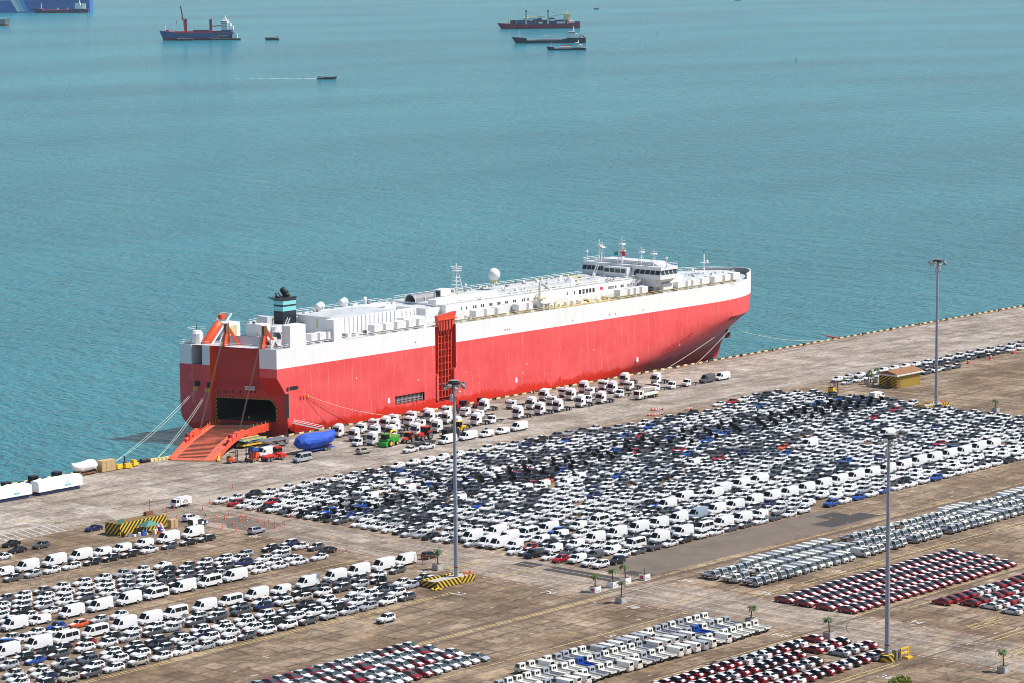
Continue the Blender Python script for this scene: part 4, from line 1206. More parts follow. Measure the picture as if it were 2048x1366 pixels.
# ================================================================ vehicle library
COLS = {'white': (.72, .725, .73), 'silver': (.36, .375, .41), 'dark grey': (.075, .08, .09), 'black': (.012, .012, .014), 'navy': (.012, .02, .09), 'blue': (.012, .07, .36), 'red': (.36, .010, .016), 'dark red': (.25, .006, .015), 'orange': (.75, .10, .02), 'beige': (.40, .36, .30), 'green': (.02, .12, .04), 'cream': (.71, .70, .65), 'steel blue': (.25, .32, .40)}
# a station: x, sill height, belt height, top height, half width, half width of the top
SPEC = {
 'hatchback': dict(L=4.25, st=[(2.12, .34, .56, .62, .66, .52), (1.98, .20, .68, .74, .82, .68), (1.25, .17, .84, .92, .89, .74), (.82, .17, .92, 1.00, .90, .75), (.02, .17, .94, 1.43, .90, .64), (-.9, .17, .96, 1.47, .90, .63), (-1.72, .17, 1.0, 1.38, .88, .58), (-2.03, .25, .98, 1.04, .82, .62), (-2.12, .34, .62, .70, .74, .58)],
   ws=3, rw=6, panes=[[(.62, .99), (.12, 1.36), (-.30, 1.40), (-.30, .99)], [(-.38, .99), (-.38, 1.40), (-1.05, 1.41), (-1.05, 1.00)], [(-1.13, 1.01), (-1.13, 1.40), (-1.55, 1.34), (-1.70, 1.08)]], wh=(1.32, -1.30, .315), hood=(1, 3), roof=(4, 6)),
 'suv': dict(L=4.5, st=[(2.25, .42, .70, .78, .70, .56), (2.12, .26, .86, .93, .86, .72), (1.35, .22, 1.0, 1.08, .92, .78), (.92, .22, 1.06, 1.14, .93, .78), (.20, .22, 1.08, 1.60, .93, .68), (-.9, .22, 1.09, 1.66, .93, .67), (-1.85, .22, 1.12, 1.58, .91, .63), (-2.15, .32, 1.10, 1.16, .86, .66), (-2.25, .42, .72, .80, .78, .62)],
   ws=3, rw=6, panes=[[(.75, 1.13), (.30, 1.52), (-.22, 1.57), (-.22, 1.13)], [(-.30, 1.13), (-.30, 1.57), (-1.08, 1.59), (-1.08, 1.14)], [(-1.16, 1.15), (-1.16, 1.58), (-1.68, 1.53), (-1.80, 1.22)]], wh=(1.38, -1.34, .35), hood=(1, 3), roof=(4, 6), sill=True),
 'sedan': dict(L=4.7, st=[(2.35, .34, .52, .58, .64, .50), (2.20, .19, .64, .70, .82, .68), (1.35, .16, .80, .88, .90, .75), (.85, .16, .88, .96, .91, .75), (-.02, .16, .90, 1.36, .91, .62), (-.75, .16, .91, 1.40, .91, .61), (-1.35, .16, .94, 1.26, .90, .60), (-1.95, .17, .95, 1.03, .89, .70), (-2.28, .26, .90, .96, .82, .64), (-2.35, .36, .60, .66, .74, .56)],
   ws=3, rw=6, panes=[[(.62, .95), (.08, 1.29), (-.32, 1.33), (-.32, .95)], [(-.40, .95), (-.40, 1.33), (-.85, 1.32), (-1.28, 1.17), (-1.42, .99)]], wh=(1.42, -1.38, .32), hood=(1, 3), roof=(4, 6), boot=(7, 8)),
 'estate': dict(L=4.75, st=[(2.37, .34, .54, .60, .66, .52), (2.22, .19, .66, .72, .83, .68), (1.4, .16, .81, .89, .90, .75), (.92, .16, .90, .98, .91, .75), (.10, .16, .92, 1.40, .91, .64), (-.9, .16, .93, 1.46, .91, .63), (-1.95, .16, .96, 1.38, .89, .60), (-2.27, .25, .95, 1.00, .83, .64), (-2.37, .34, .62, .68, .76, .60)],
   ws=3, rw=6, panes=[[(.72, .97), (.20, 1.33), (-.28, 1.37), (-.28, .97)], [(-.36, .97), (-.36, 1.38), (-1.10, 1.40), (-1.10, .98)], [(-1.18, .98), (-1.18, 1.40), (-1.78, 1.33), (-1.95, 1.04)]], wh=(1.45, -1.38, .32), hood=(1, 3), roof=(4, 6)),
 'liftback': dict(L=4.55, st=[(2.27, .36, .54, .60, .62, .46), (2.10, .20, .66, .74, .80, .62), (1.45, .17, .80, .90, .88, .70), (1.10, .17, .88, .98, .89, .72), (.10, .17, .92, 1.42, .89, .60), (-.45, .17, .94, 1.47, .89, .60), (-1.25, .17, .98, 1.36, .88, .56), (-2.05, .22, 1.02, 1.12, .84, .58), (-2.27, .34, .70, .78, .76, .58)],
   ws=3, rw=6, panes=[[(.80, .98), (.15, 1.33), (-.28, 1.38), (-.28, .98)], [(-.36, .98), (-.36, 1.38), (-.95, 1.34), (-1.45, 1.20), (-1.62, 1.05)]], wh=(1.38, -1.33, .31), hood=(1, 3), roof=(4, 6)),
 'low van': dict(L=4.95, st=[(2.47, .40, .70, .78, .74, .60), (2.32, .25, .92, 1.0, .92, .78), (1.75, .22, 1.12, 1.20, .97, .85), (1.50, .22, 1.18, 1.26, .98, .85), (.75, .22, 1.22, 1.88, .98, .78), (.2, .22, 1.22, 1.96, .98, .78), (-2.30, .22, 1.22, 1.93, .96, .78), (-2.46, .36, 1.20, 1.86, .94, .76), (-2.48, .40, .8, 1.0, .92, .80)],
   ws=3, rw=None, panes=[[(1.25, 1.25), (.82, 1.74), (.30, 1.78), (.30, 1.22)]], wh=(1.55, -1.45, .33), hood=None, roof=None, sill=True),
 'high van': dict(L=6.1, st=[(3.05, .42, .78, .86, .78, .62), (2.90, .28, 1.02, 1.10, .96, .82), (2.35, .26, 1.22, 1.32, 1.0, .88), (2.15, .26, 1.28, 1.40, 1.01, .88), (1.35, .26, 1.34, 2.38, 1.01, .80), (.75, .26, 1.34, 2.62, 1.01, .78), (-2.85, .26, 1.34, 2.62, 1.0, .80), (-3.03, .36, 1.34, 2.54, .98, .78), (-3.06, .42, .9, 1.3, .96, .84)],
   ws=3, rw=None, panes=[[(1.90, 1.38), (1.48, 1.98), (.85, 2.02), (.85, 1.36)]], wh=(2.05, -1.75, .35), hood=None, roof=None, sill=True),
 'minibus': dict(L=6.0, st=[(3.0, .42, .78, .86, .78, .62), (2.85, .28, 1.02, 1.10, .96, .82), (2.30, .26, 1.22, 1.32, 1.0, .88), (2.10, .26, 1.28, 1.40, 1.01, .88), (1.30, .26, 1.32, 2.30, 1.01, .82), (.70, .26, 1.32, 2.42, 1.01, .82), (-2.80, .26, 1.32, 2.42, 1.0, .82), (-2.98, .36, 1.32, 2.34, .98, .80), (-3.0, .42, .9, 1.3, .96, .84)],
   ws=3, rw=None, panes=[[(1.85, 1.38), (1.42, 1.98), (.80, 2.02), (.80, 1.36)], [(.55, 1.40), (.55, 2.10), (-1.0, 2.12), (-1.0, 1.40)], [(-1.08, 1.40), (-1.08, 2.12), (-2.55, 2.10), (-2.70, 1.42)]], wh=(2.0, -1.7, .35), hood=None, roof=None, sill=True),
 'box van': dict(L=4.7, st=[(2.35, .34, .80, .88, .74, .60), (2.30, .26, 1.02, 1.10, .82, .70), (2.05, .22, 1.14, 1.22, .84, .74), (1.95, .22, 1.16, 1.28, .845, .74), (1.25, .22, 1.18, 1.88, .845, .70), (.9, .22, 1.18, 1.97, .845, .69), (-2.2, .22, 1.18, 1.96, .84, .69), (-2.33, .30, 1.18, 1.90, .82, .67), (-2.35, .34, .7, .95, .80, .70)],
   ws=3, rw=None, panes=[[(1.75, 1.22), (1.38, 1.76), (.72, 1.80), (.72, 1.20)]], wh=(1.35, -1.25, .32), hood=None, roof=None, back=[(-.58, 1.30), (.58, 1.30), (.52, 1.80), (-.52, 1.80)]),
}
SPEC['dual cab pickup'] = dict(L=5.25, st=[(2.62, .46, .76, .84, .72, .58), (2.48, .30, .96, 1.03, .88, .74), (1.75, .28, 1.08, 1.16, .93, .80), (1.30, .28, 1.12, 1.20, .93, .80), (.62, .28, 1.14, 1.72, .93, .70), (-.30, .28, 1.14, 1.78, .93, .70), (-.75, .28, 1.14, 1.70, .92, .68), (-.95, .28, 1.10, 1.16, .92, .80), (-2.50, .30, 1.08, 1.14, .92, .82), (-2.62, .46, .95, 1.0, .88, .80)],
   ws=3, rw=6, panes=[[(1.1, 1.18), (.72, 1.64), (.20, 1.68), (.20, 1.18)], [(.12, 1.18), (.12, 1.68), (-.62, 1.66), (-.70, 1.20)]], wh=(1.62, -1.55, .38), hood=(1, 3), roof=(4, 6), bed=(8,))
for _k in ('hatchback', 'suv', 'sedan', 'estate'):
    _s = SPEC[_k]; _s['st'] = [(a, z0, z1 * 1.06, z2 * 1.07, h0, h1) for a, z0, z1, z2, h0, h1 in _s['st']]; _s['panes'] = [[(x, z * 1.065) for x, z in p] for p in _s['panes']]
def ringpts(st):
    x, zb, zt, zz, hw, hr = st
    sh = min(.07, (zz - zt) * .35)
    return [(x, -hw * .86, zb), (x, -hw, zb + .22), (x, -hw * .985, zt), (x, -hr, zz - sh), (x, -hr * .72, zz), (x, hr * .72, zz), (x, hr, zz - sh), (x, hw * .985, zt), (x, hw, zb + .22), (x, hw * .86, zb)]
def side_y(sp_, x, z):
    st = sp_['st']
    for a, c in zip(st, st[1:]):
        if a[0] >= x >= c[0]:
            t = (a[0] - x) / (a[0] - c[0] + 1e-9)
            zt, zz, hw, hr = [lerp(a[i], c[i], t) for i in (2, 3, 4, 5)]
            f = min(1, max(0, (z - zt) / max(.02, zz - zt)))
            return lerp(hw * .985, hr, f)
    return st[0][4]
PARTS = {}
VR = random.Random(99)
def wheel_mesh(r, wd=.21, n=14):
    k = ('w', r, wd)
    if k in PARTS: return PARTS[k]
    q = MB()
    for sg in (1,):
        q.tube((0, -wd / 2, 0), (0, wd / 2, 0), r, 'tyre', n=n)
        for y, d in ((wd / 2 + .006, 1), (-wd / 2 - .006, -1)):
            b = len(q.v)
            q.v += [(r * .68 * math.cos(2 * PI * i / n), y, r * .68 * math.sin(2 * PI * i / n)) for i in range(n)]
            q.face(range(b, b + n), 'rim')
            q.v += [(r * .22 * math.cos(2 * PI * i / 6), y + d * .01, r * .22 * math.sin(2 * PI * i / 6)) for i in range(6)]
            q.face(range(b + n, b + n + 6), 'trim')
    PARTS[k] = q.mesh('wheel')
    return PARTS[k]
def car_parts(kind, film=False, bonnet=False, wrapped=False):
    key = (kind, film, bonnet, wrapped)
    if key in PARTS: return PARTS[key]
    s = SPEC[kind]; st = s['st']
    rings_ = [ringpts(x) for x in st]
    out = []
    q = MB()
    def fm(a, i):
        if i in (3, 4, 5):
            if s['hood'] and s['hood'][0] <= a < s['hood'][1]:
                if bonnet: return 'trim'
                if film and i == 4: return 'film'
            if film and i == 4 and s['roof'] and s['roof'][0] <= a < s['roof'][1]: return 'film'
            if film and i == 4 and s.get('boot') and s['boot'][0] <= a < s['boot'][1] + 1: return 'film'
            if s.get('bed') and a in (7, 8): return 'dark' if i in (3, 4, 5) and a == 7 or a == 8 else 'paint'
        if i in (0, 8, 9) and s.get('sill'): return 'trim'
        return 'paint'
    n = 10; b = len(q.v)
    q.rings(rings_, 'paint', True, fm)
    r = s['wh'][2]
    for x in s['wh'][:2]:                        # wheel arches
        for sg in (-1, 1):
            hw = max(side_y(s, x, .5) / .985, .5)
            b = len(q.v); m = 10
            q.v += [(x + (r + .07) * math.cos(PI * i / m), sg * (hw + .004), r + (r + .07) * math.sin(PI * i / m)) for i in range(m + 1)] + [(x - r - .07, sg * (hw + .004), st[3][1]), (x + r + .07, sg * (hw + .004), st[3][1])]
            q.face(range(b, b + m + 3), 'trim')
    f0 = st[0]
    q.box(f0[0] - .02, f0[0] + .012, -f0[4] * .72, f0[4] * .72, f0[1] + .02, f0[2] - .05, 'trim')       # grille
    if bonnet:
        xh, zh, hw = st[3][0] + .02, st[3][3] + .03, st[3][5]
        xt, zt_ = xh + .62, zh + 1.05
        q.poly([(xh, -hw, zh), (xh, hw, zh), (xt, hw * .92, zt_), (xt, -hw * .92, zt_)], 'trim'); q.poly([(xh - .03, -hw, zh + .02), (xh - .03, hw, zh + .02), (xt - .04, hw * .92, zt_ + .03), (xt - .04, -hw * .92, zt_ + .03)], 'paint')
    if kind == 'dual cab pickup':
        q.box(-2.5, -1.05, -.78, .78, 1.12, 1.16, 'dark'); 
        for y in (-.88, .84): q.box(-2.58, -1.0, y, y + .05, 1.05, 1.24, 'paint')
        q.box(-2.6, -2.54, -.86, .86, 1.0, 1.22, 'paint')
    out.append(('body', smooth_by_angle(q.mesh('body'), 32), None))
    gl = 'glass_green' if kind in ('box van', 'liftback') else 'glass'  # liftback panes get the paler grey-green: reflected sky put into their colour
    def screen(ia, lo=-.04, hi=1.0):
        A, C = rings_[ia], rings_[ia + 1]
        g = MB(); P_ = []
        for t in (lo, hi):
            for j in (3, 4, 5, 6): P_.append(Vector(A[j]).lerp(Vector(C[j]), t))
        nn = (P_[5] - P_[1]).cross(P_[2] - P_[1]).normalized()
        if nn.z < 0: nn = -nn
        P_ = [p + nn * .014 for p in P_]
        b0 = len(g.v); g.v += [tuple(p) for p in P_]
        for j in range(3): g.face((b0 + j, b0 + j + 1, b0 + 5 + j, b0 + 4 + j), gl)
        return g
    out.append(('windscreen', screen(s['ws']).mesh('windscreen', fix=False), None))
    if s['rw'] is not None: out.append(('rear_window', screen(s['rw'], .04, .94).mesh('rear_window', fix=False), None))
    for sg in (-1, 1):
        g = MB()
        for pn in s['panes'][:(2 if wrapped else 9)]:
            if wrapped:
                cx = sum(p[0] for p in pn) / len(pn); cz = sum(p[1] for p in pn) / len(pn)
                pn = [(cx + (p[0] - cx) * .45, cz + (p[1] - cz) * .55) for p in pn]
            else:
                zl = min(p[1] for p in pn); pn = [(x, z - .05 if z < zl + .12 else z + .03) for x, z in pn]
            g.poly([(x, sg * (side_y(s, x, z) + .014), z) for x, z in pn], gl)
        out.append(('side_windows', g.mesh('side_windows', fix=False), None))
    if s.get('back'):
        g = MB(); xb = st[-2][0] - .02; g.poly([(xb - .012, y, z) for y, z in s['back']], 'glass'); out.append(('rear_window', g.mesh('rear_window', fix=False), None))
    a, c = st[0], st[1]
    for sg in (-1, 1):
        h = MB(); x0 = a[0] - .05
        h.poly([(x0, sg * a[4] * .62, a[2] - .02), (x0, sg * a[4] * .98, a[2] - .04), (c[0] - .02, sg * (c[4] + .005), c[2] - .06), (c[0] - .02, sg * (c[4] - .02), c[2] + .02), (x0 + .01, sg * a[4] * .62, a[3] - .01)], 'lamp')
        me = h.mesh('headlight', fix=False); me.transform(Matrix.Translation((.02, sg * .012, .012))); out.append(('headlight', me, None))
    z_ = st[-2][2]; xb = st[-2][0]
    for sg in (-1, 1):
        h = MB(); h.box(st[-1][0] - .012, st[-2][0] + .10, sg * (st[-2][4] - .10) - .12, sg * (st[-2][4] - .10) + .12, z_ - .24, z_ - .02, 'tail'); out.append(('tail_light', h.mesh('tail_light'), None))
    wm = wheel_mesh(r)
    hw = s['st'][3][4]
    for x in s['wh'][:2]:
        for sg in (-1, 1): out.append(('wheel', wm, (x, sg * (hw - .095), r)))
    PARTS[key] = out
    return out
def place_car(name, kind, u, v, rot, col, label, cat, group, film=False, bonnet=False, wrapped=False, z=0.0, lean=True):
    t = thing(name, label, cat, (u, v, z), rot, group)
    t.scale = (1 + VR.uniform(-.035, .04), 1, 1 + VR.uniform(-.04, .05))
    for nm, me, lc in car_parts(kind, film, bonnet, wrapped):
        o = obj(nm, me, t, lc)
        if nm == 'body': o.color = (*COLS[col], 1)
    return t
# ---- light flat-bed truck (model faces +X)
def bedtruck_parts():
    if 'bed' in PARTS: return PARTS['bed']
    out = []
    q = MB(); q.prism([(2.30, .45), (2.36, .95), (2.28, 1.15), (1.85, 1.95), (1.6, 2.05), (.85, 2.05), (.80, .45)], 'y', -.84, .84, 'paint')
    q.box(2.3, 2.385, -.6, .6, .55, .85, 'trim'); q.box(.84, 2.2, -.845, .845, .36, .46, 'trim'); out.append(('cab', q.mesh('cab'), None))
    g = MB(); g.poly([(2.262, -.74, 1.22), (2.262, .74, 1.22), (1.895, .70, 1.90), (1.895, -.70, 1.90)], 'glass_green'); g.v = [(x + .02, y, z + .01) for x, y, z in g.v]; out.append(('windscreen', g.mesh('windscreen', fix=False), None))
    for sg in (-1, 1):
        g = MB(); g.poly([(2.12, sg * .853, 1.24), (1.80, sg * .853, 1.88), (1.02, sg * .853, 1.88), (1.02, sg * .853, 1.24)], 'glass_green'); out.append(('side_window', g.mesh('side_window', fix=False), None))
    g = MB()
    for y in (-.45, .08): g.box(.78, .80, y, y + .37, 1.35, 1.80, 'glass')
    out.append(('rear_window', g.mesh('rear_window'), None))
    q = MB(); q.box(-2.35, .70, -.86, .86, .78, .88, 'paint')
    for y in (-.88, .84): q.box(-2.35, .70, y, y + .04, .80, 1.16, 'paint')
    q.box(-2.37, -2.33, -.88, .88, .80, 1.16, 'paint'); q.box(.66, .72, -.88, .88, .80, 1.30, 'paint')
    out.append(('cargo_bed', q.mesh('cargo_bed'), None))
    q = MB(); q.box(-2.2, 2.0, -.35, .35, .45, .76, 'trim'); out.append(('chassis', q.mesh('chassis'), None))
    for sg in (-1, 1):
        h = MB(); h.box(2.33, 2.40, sg * .62 - .14, sg * .62 + .14, .78, .98, 'lamp'); out.append(('headlight', h.mesh('headlight'), None))
    for x in (1.55, -1.45):
        for sg in (-1, 1): out.append(('wheel', wheel_mesh(.34, .24), (x, sg * .72, .34)))
    PARTS['bed'] = out
    return out
def place_bedtruck(u, v, rot, col, label, group):
    t = thing('flatbed_truck', label, 'truck', (u, v, 0), rot, group)
    for nm, me, lc in bedtruck_parts():
        o = obj(nm, me, t, lc)
        if nm in ('cab', 'cargo_bed'): o.color = (*COLS[col], 1)
# ---- heavy tractor unit and chassis cabs (origin under the cab)
def tractor_parts(kind):
    k = 'tr' + kind
    if k in PARTS: return PARTS[k]
    out = []
    tall = {'high': 3.55, 'mid': 3.0, 'low': 2.75}[kind]
    q = MB()
    q.prism([(1.15, .55), (1.22, 1.3), (1.12, 1.75), (.95, tall - .55), (.6, tall - .05), (-1.05, tall), (-1.1, .9), (-.3, .9), (-.3, .55)], 'y', -1.22, 1.22, 'white2')
    if kind == 'high': q.prism([(.55, tall - .06), (-.9, tall - .02), (-.9, tall + .32), (.0, tall + .25)], 'y', -.9, .9, 'white2')
    q.box(-.9, -.2, -.35, .35, tall + .0, tall + .04, 'dark')
    out.append(('cab', q.mesh('cab'), None))
    g = MB(); g.poly([(1.135, -1.1, 1.80), (1.135, 1.1, 1.80), (.985, 1.05, tall - .62), (.985, -1.05, tall - .62)], 'glass'); g.v = [(x + .02, y, z) for x, y, z in g.v]; out.append(('windscreen', g.mesh('windscreen', fix=False), None))
    for sg in (-1, 1):
        g = MB(); g.poly([(1.0, sg * 1.232, 1.75), (.86, sg * 1.232, 2.45), (.05, sg * 1.232, 2.45), (.05, sg * 1.232, 1.75)], 'glass'); out.append(('side_window', g.mesh('side_window', fix=False), None))
        m_ = MB(); m_.box(1.0, 1.12, sg * 1.42 - .12, sg * 1.42 + .12, 1.7, 2.4, 'trim'); out.append(('mirror', m_.mesh('mirror'), None))
    g = MB(); g.box(1.12, 1.25, -1.1, 1.1, .35, .75, 'trim'); g.box(1.2, 1.24, -.75, .75, .95, 1.45, 'palegrey'); out.append(('bumper', g.mesh('bumper'), None))
    L = 5.2 if kind != 'low' else 6.6
    q = MB()
    for y in (-.42, .36): q.box(-L, .2, y, y + .07, .75, 1.0, 'dark')
    for x in np.arange(-L + .1, -1.2, .8): q.box(x, x + .12, -.36, .36, .78, .95, 'dark')
    q.box(-2.6, -1.3, -1.15, -.55, .5, 1.05, 'palegrey'); q.box(-2.4, -1.3, .55, 1.15, .5, 1.0, 'midgrey'); q.box(-1.45, -1.2, -.9, .9, 1.0, 2.3, 'midgrey')
    if kind != 'low': q.box(-4.4, -3.3, -.5, .5, 1.02, 1.18, 'trim')
    out.append(('chassis', q.mesh('chassis'), None))
    xs = (0.15, -3.2, -4.55) if kind != 'low' else (.15, -4.4)
    for i, x in enumerate(xs):
        for sg in (-1, 1): out.append(('wheel', wheel_mesh(.5, .5 if i else .32), (x, sg * (.98 if i else 1.06), .5)))
    PARTS[k] = out
    return out
def place_tractor(kind, u, v, rot, label, group, name='tractor_unit', cat='truck'):
    t = thing(name, label, cat, (u, v, 0), rot, group)
    for nm, me, lc in tractor_parts(kind): obj(nm, me, t, lc)
def chassis_van_parts():
    if 'cv' in PARTS: return PARTS['cv']
    out = []
    q = MB(); q.prism([(1.6, .4), (1.68, .8), (1.5, 1.15), (1.05, 1.35), (.45, 2.2), (.2, 2.28), (-.75, 2.28), (-.8, .4)], 'y', -1.0, 1.0, 'white2'); q.box(1.5, 1.7, -.95, .95, .35, .6, 'trim'); out.append(('cab', q.mesh('cab'), None))
    g = MB(); g.poly([(1.03, -.9, 1.40), (1.03, .9, 1.40), (.50, .85, 2.12), (.50, -.85, 2.12)], 'glass'); g.v = [(x + .03, y, z + .02) for x, y, z in g.v]; out.append(('windscreen', g.mesh('windscreen', fix=False), None))
    for sg in (-1, 1):
        g = MB(); g.poly([(.92, sg * 1.01, 1.4), (.45, sg * 1.01, 2.05), (-.3, sg * 1.01, 2.05), (-.3, sg * 1.01, 1.4)], 'glass'); out.append(('side_window', g.mesh('side_window', fix=False), None))
    q = MB()
    for y in (-.42, .36): q.box(-4.6, -.7, y, y + .06, .62, .82, 'dark')
    for x in (-1.6, -2.6, -3.6, -4.5): q.box(x, x + .1, -.4, .4, .62, .8, 'dark')
    q.box(-4.5, -4.3, -.9, .9, .5, .75, 'dark'); out.append(('chassis', q.mesh('chassis'), None))
    for x in (.75, -3.2):
        for sg in (-1, 1): out.append(('wheel', wheel_mesh(.36, .24), (x, sg * .88, .36)))
    PARTS['cv'] = out
    return out
# ---- merged mass of parked cars: numpy copies of low templates
class Mass:
    def __init__(s):
        s.slots = []; s.V = []; s.F = []; s.M = []; s.n = 0; s.cache = {}
        s.idx = {}
    def slot(s, m):
        if m.name not in s.idx: s.idx[m.name] = len(s.slots); s.slots.append(m)
        return s.idx[m.name]
    def template(s, kind, film, bonnet, wrapped, col):
        k = (kind, film, bonnet, wrapped, col)
        if k in s.cache: return s.cache[k]
        vs_, fs, ms = [], [], []
        cm = MAT.get('paint ' + col) or mat('paint ' + col, COLS[col], .28, coat=.5)
        for nm, me, lc in car_parts(kind, film, bonnet, wrapped):
            if nm in ('tail_light', 'headlight'): continue
            b = len(vs_); lc = lc or (0, 0, 0)
            vs_ += [(x.co.x + lc[0], x.co.y + lc[1], x.co.z + lc[2]) for x in me.vertices]
            for p in me.polygons:
                if nm == 'wheel' and len(p.vertices) == 6: continue
                fs.append([b + i for i in p.vertices]); m_ = me.materials[p.material_index]
                ms.append(s.slot(cm if m_.name == 'paint' else m_))
        s.cache[k] = (np.array(vs_), fs, ms)
        return s.cache[k]
    def add(s, u, v, rot, *k):
        V, F, Mm = s.template(*k)
        c, d = math.cos(rot), math.sin(rot)
        V = V * np.array([1 + VR.uniform(-.04, .05), 1, 1 + VR.uniform(-.05, .07)])
        W = V.copy(); W[:, 0] = u + V[:, 0] * c - V[:, 1] * d; W[:, 1] = v + V[:, 0] * d + V[:, 1] * c
        s.V.append(W); n = s.n
        s.F += [[i + n for i in f] for f in F]; s.M += Mm; s.n += len(V)
    def build(s, name, label):
        me = bpy.data.meshes.new(name)
        V = np.concatenate(s.V)
        ls = np.fromiter((i for f in s.F for i in f), dtype=np.int32)
        sz = np.array([len(f) for f in s.F], dtype=np.int32)
        me.vertices.add(len(V)); me.vertices.foreach_set('co', V.astype(np.float32).ravel())
        me.loops.add(len(ls)); me.loops.foreach_set('vertex_index', ls)
        me.polygons.add(len(sz)); me.polygons.foreach_set('loop_start', np.concatenate([[0], np.cumsum(sz)[:-1]]).astype(np.int32))
        for m_ in s.slots: me.materials.append(m_)
        me.polygons.foreach_set('material_index', np.array(s.M, dtype=np.int32))
        me.update(calc_edges=True); me.validate()
        smooth_by_angle(me, 32)
        return tag(obj(name, me), label, None, None, 'stuff')
# ================================================================ vehicles parked in the yards
W_, E_, N_, S_ = PI, 0.0, PI / 2, -PI / 2          # heading -X, +X, +Y (sea), -Y
rg = random.Random(11)
def jit(a): return rg.uniform(-a, a)
ROWS = {}
def add(row, kind, u, v, rot, col, film=False, bonnet=False, wrapped=False, by='u'):
    if not seen(u, v, .7, 14): return
    ROWS.setdefault(row, []).append(dict(kind=kind, u=u, v=v, rot=rot, col=col, film=film, bonnet=bonnet, wrapped=wrapped))
def pick(ws):
    r = rg.random() * sum(x for _, x in ws)
    for c, x in ws:
        r -= x
        if r <= 0: return c
    return ws[-1][0]
WL = [('white', 42), ('silver', 18), ('dark grey', 21), ('black', 14), ('navy', 4), ('beige', 3)]
def fill(row, v, us, kinds, cols=WL, rot=W_, filmp=.85):
    for u in us:
        c = pick(cols)
        add(row, pick(kinds), u + jit(.35), v + jit(.12), rot + jit(.012), c, film=c in ('dark grey', 'black', 'navy', 'silver', 'beige') and rg.random() < filmp)
def fr(a, c, p):
    out = []
    while a <= c: out.append(a); a += p
    return out
HB = [('hatchback', 50), ('estate', 22), ('suv', 22), ('sedan', 8)]
SV = [('suv', 55), ('hatchback', 25), ('estate', 20)]
SD = [('sedan', 55), ('estate', 20), ('hatchback', 25)]
# left yard
for i, u in enumerate([404.0, 411.1, 417.8, 425.6, 433.3, 439.6, 445.5, 452.3, 459.7, 467.5]):
    add('van row nearest the striped hut', 'low van' if i in (0, 1, 5, 6, 7) else 'high van', u, 518.9, W_, 'white')
for u, c, k in zip([403.2, 408.9, 414.6, 420.0, 425.7, 431.8, 437.1, 443.0, 448.8, 455.0, 460.8, 466.5], ['white', 'dark grey', 'silver', 'white', 'white', 'black', 'black', 'black', 'white', 'dark grey', 'black', 'black'], ['estate', 'hatchback', 'hatchback', 'hatchback', 'estate', 'estate', 'hatchback', 'estate', 'sedan', 'hatchback', 'sedan', 'estate']):
    add('car row below the hut vans', k, u, 513.0 + jit(.1), W_ + jit(.01), c, c != 'white')
for u, c, k, wr in zip([388.5, 394.6, 399.3, 404.7, 410.0, 416.0, 421.8, 427.4, 433.0, 439.3], ['white', 'dark grey', 'white', 'dark grey', 'white', 'white', 'white', 'silver', 'white', 'white'], ['hatchback'] * 5 + ['estate'] + ['hatchback'] * 3 + ['sedan'], [0] * 9 + [1]):
    add('first row, left middle strip', k, u, 497.8 + jit(.1), W_, c, c == 'dark grey', wrapped=bool(wr))
fill('second row, left middle strip', 493.0, fr(384.0, 462, 5.8) + [468.2, 474.1], HB)
fill('third row, left middle strip', 489.2, fr(380.5, 458, 5.75) + [468.0, 474.1], HB)
fill('fourth row, left middle strip', 485.5, fr(377.5, 470, 5.8) + [475.1], HB)
fill('fifth row, left middle strip', 481.1, fr(376.0, 465, 5.85), SD)
add('fifth row, left middle strip', 'sedan', 474.7, 481.1, W_, 'black')
for i, (u, k) in enumerate([(379.1, 'high van'), (385.6, 'low van'), (394.1, 'high van'), (401.9, 'high van'), (409.8, 'high van'), (417.4, 'minibus'), (425.3, 'high van'), (432.9, 'minibus'), (440.4, 'high van')]):
    add('van row, left middle strip', k, u, 475.4, W_, 'white')
for u in (449.9, 455.8, 461.8, 468.2): add('short saloon row, left middle strip', 'sedan', u, 477.2, W_, 'white')
for u, v, k, c in ((394.3, 466.8, 'hatchback', 'silver'), (399.6, 466.7, 'hatchback', 'white'), (388.9, 467.0, 'hatchback', 'orange'), (384.4, 468.6, 'hatchback', 'blue'), (378.4, 467.9, 'hatchback', 'white'), (381.6, 464.9, 'dual cab pickup', 'white'), (371.8, 467.8, 'hatchback', 'silver'), (373.6, 465.0, 'dual cab pickup', 'white'), (367.9, 464.4, 'dual cab pickup', 'blue'), (366.0, 460.6, 'hatchback', 'white')):
    add('short row between the left van rows', k, u, v, W_, c, c in ('orange', 'silver'))
for i, (u, k) in enumerate([(363.0, 'high van'), (371.0, 'high van'), (378.1, 'minibus'), (385.7, 'minibus'), (393.3, 'high van'), (400.3, 'high van'), (407.3, 'minibus'), (415.5, 'high van'), (422.9, 'minibus'), (430.5, 'high van'), (437.6, 'low van'), (445.7, 'high van'), (454.0, 'high van'), (461.3, 'high van'), (469.2, 'high van'), (476.3, 'high van')]):
    add('van row, left lower strip', k, u, 458.1, W_, 'white')
fill('upper car row, left lower strip', 453.4, [357.5, 363.2, 369.6, 373.4] + [385.7, 391.6, 397.5, 403.4, 409.4, 415.3, 421.2, 427.2, 433.2, 439.2, 444.9, 451.3, 456.7, 463.1, 468.7], HB)
add('upper car row, left lower strip', 'hatchback', 379.1, 453.1, W_, 'red', True)
fill('lower car row, left lower strip', 449.5, [356.9, 369.4, 375.9, 381.6, 387.3, 393.2, 399.2, 405.3, 411.4, 417.7, 424.0, 430.0, 435.8, 441.8, 447.7, 452.9, 458.7], SV)
add('lower car row, left lower strip', 'hatchback', 363.0, 449.3, W_, 'blue', True)
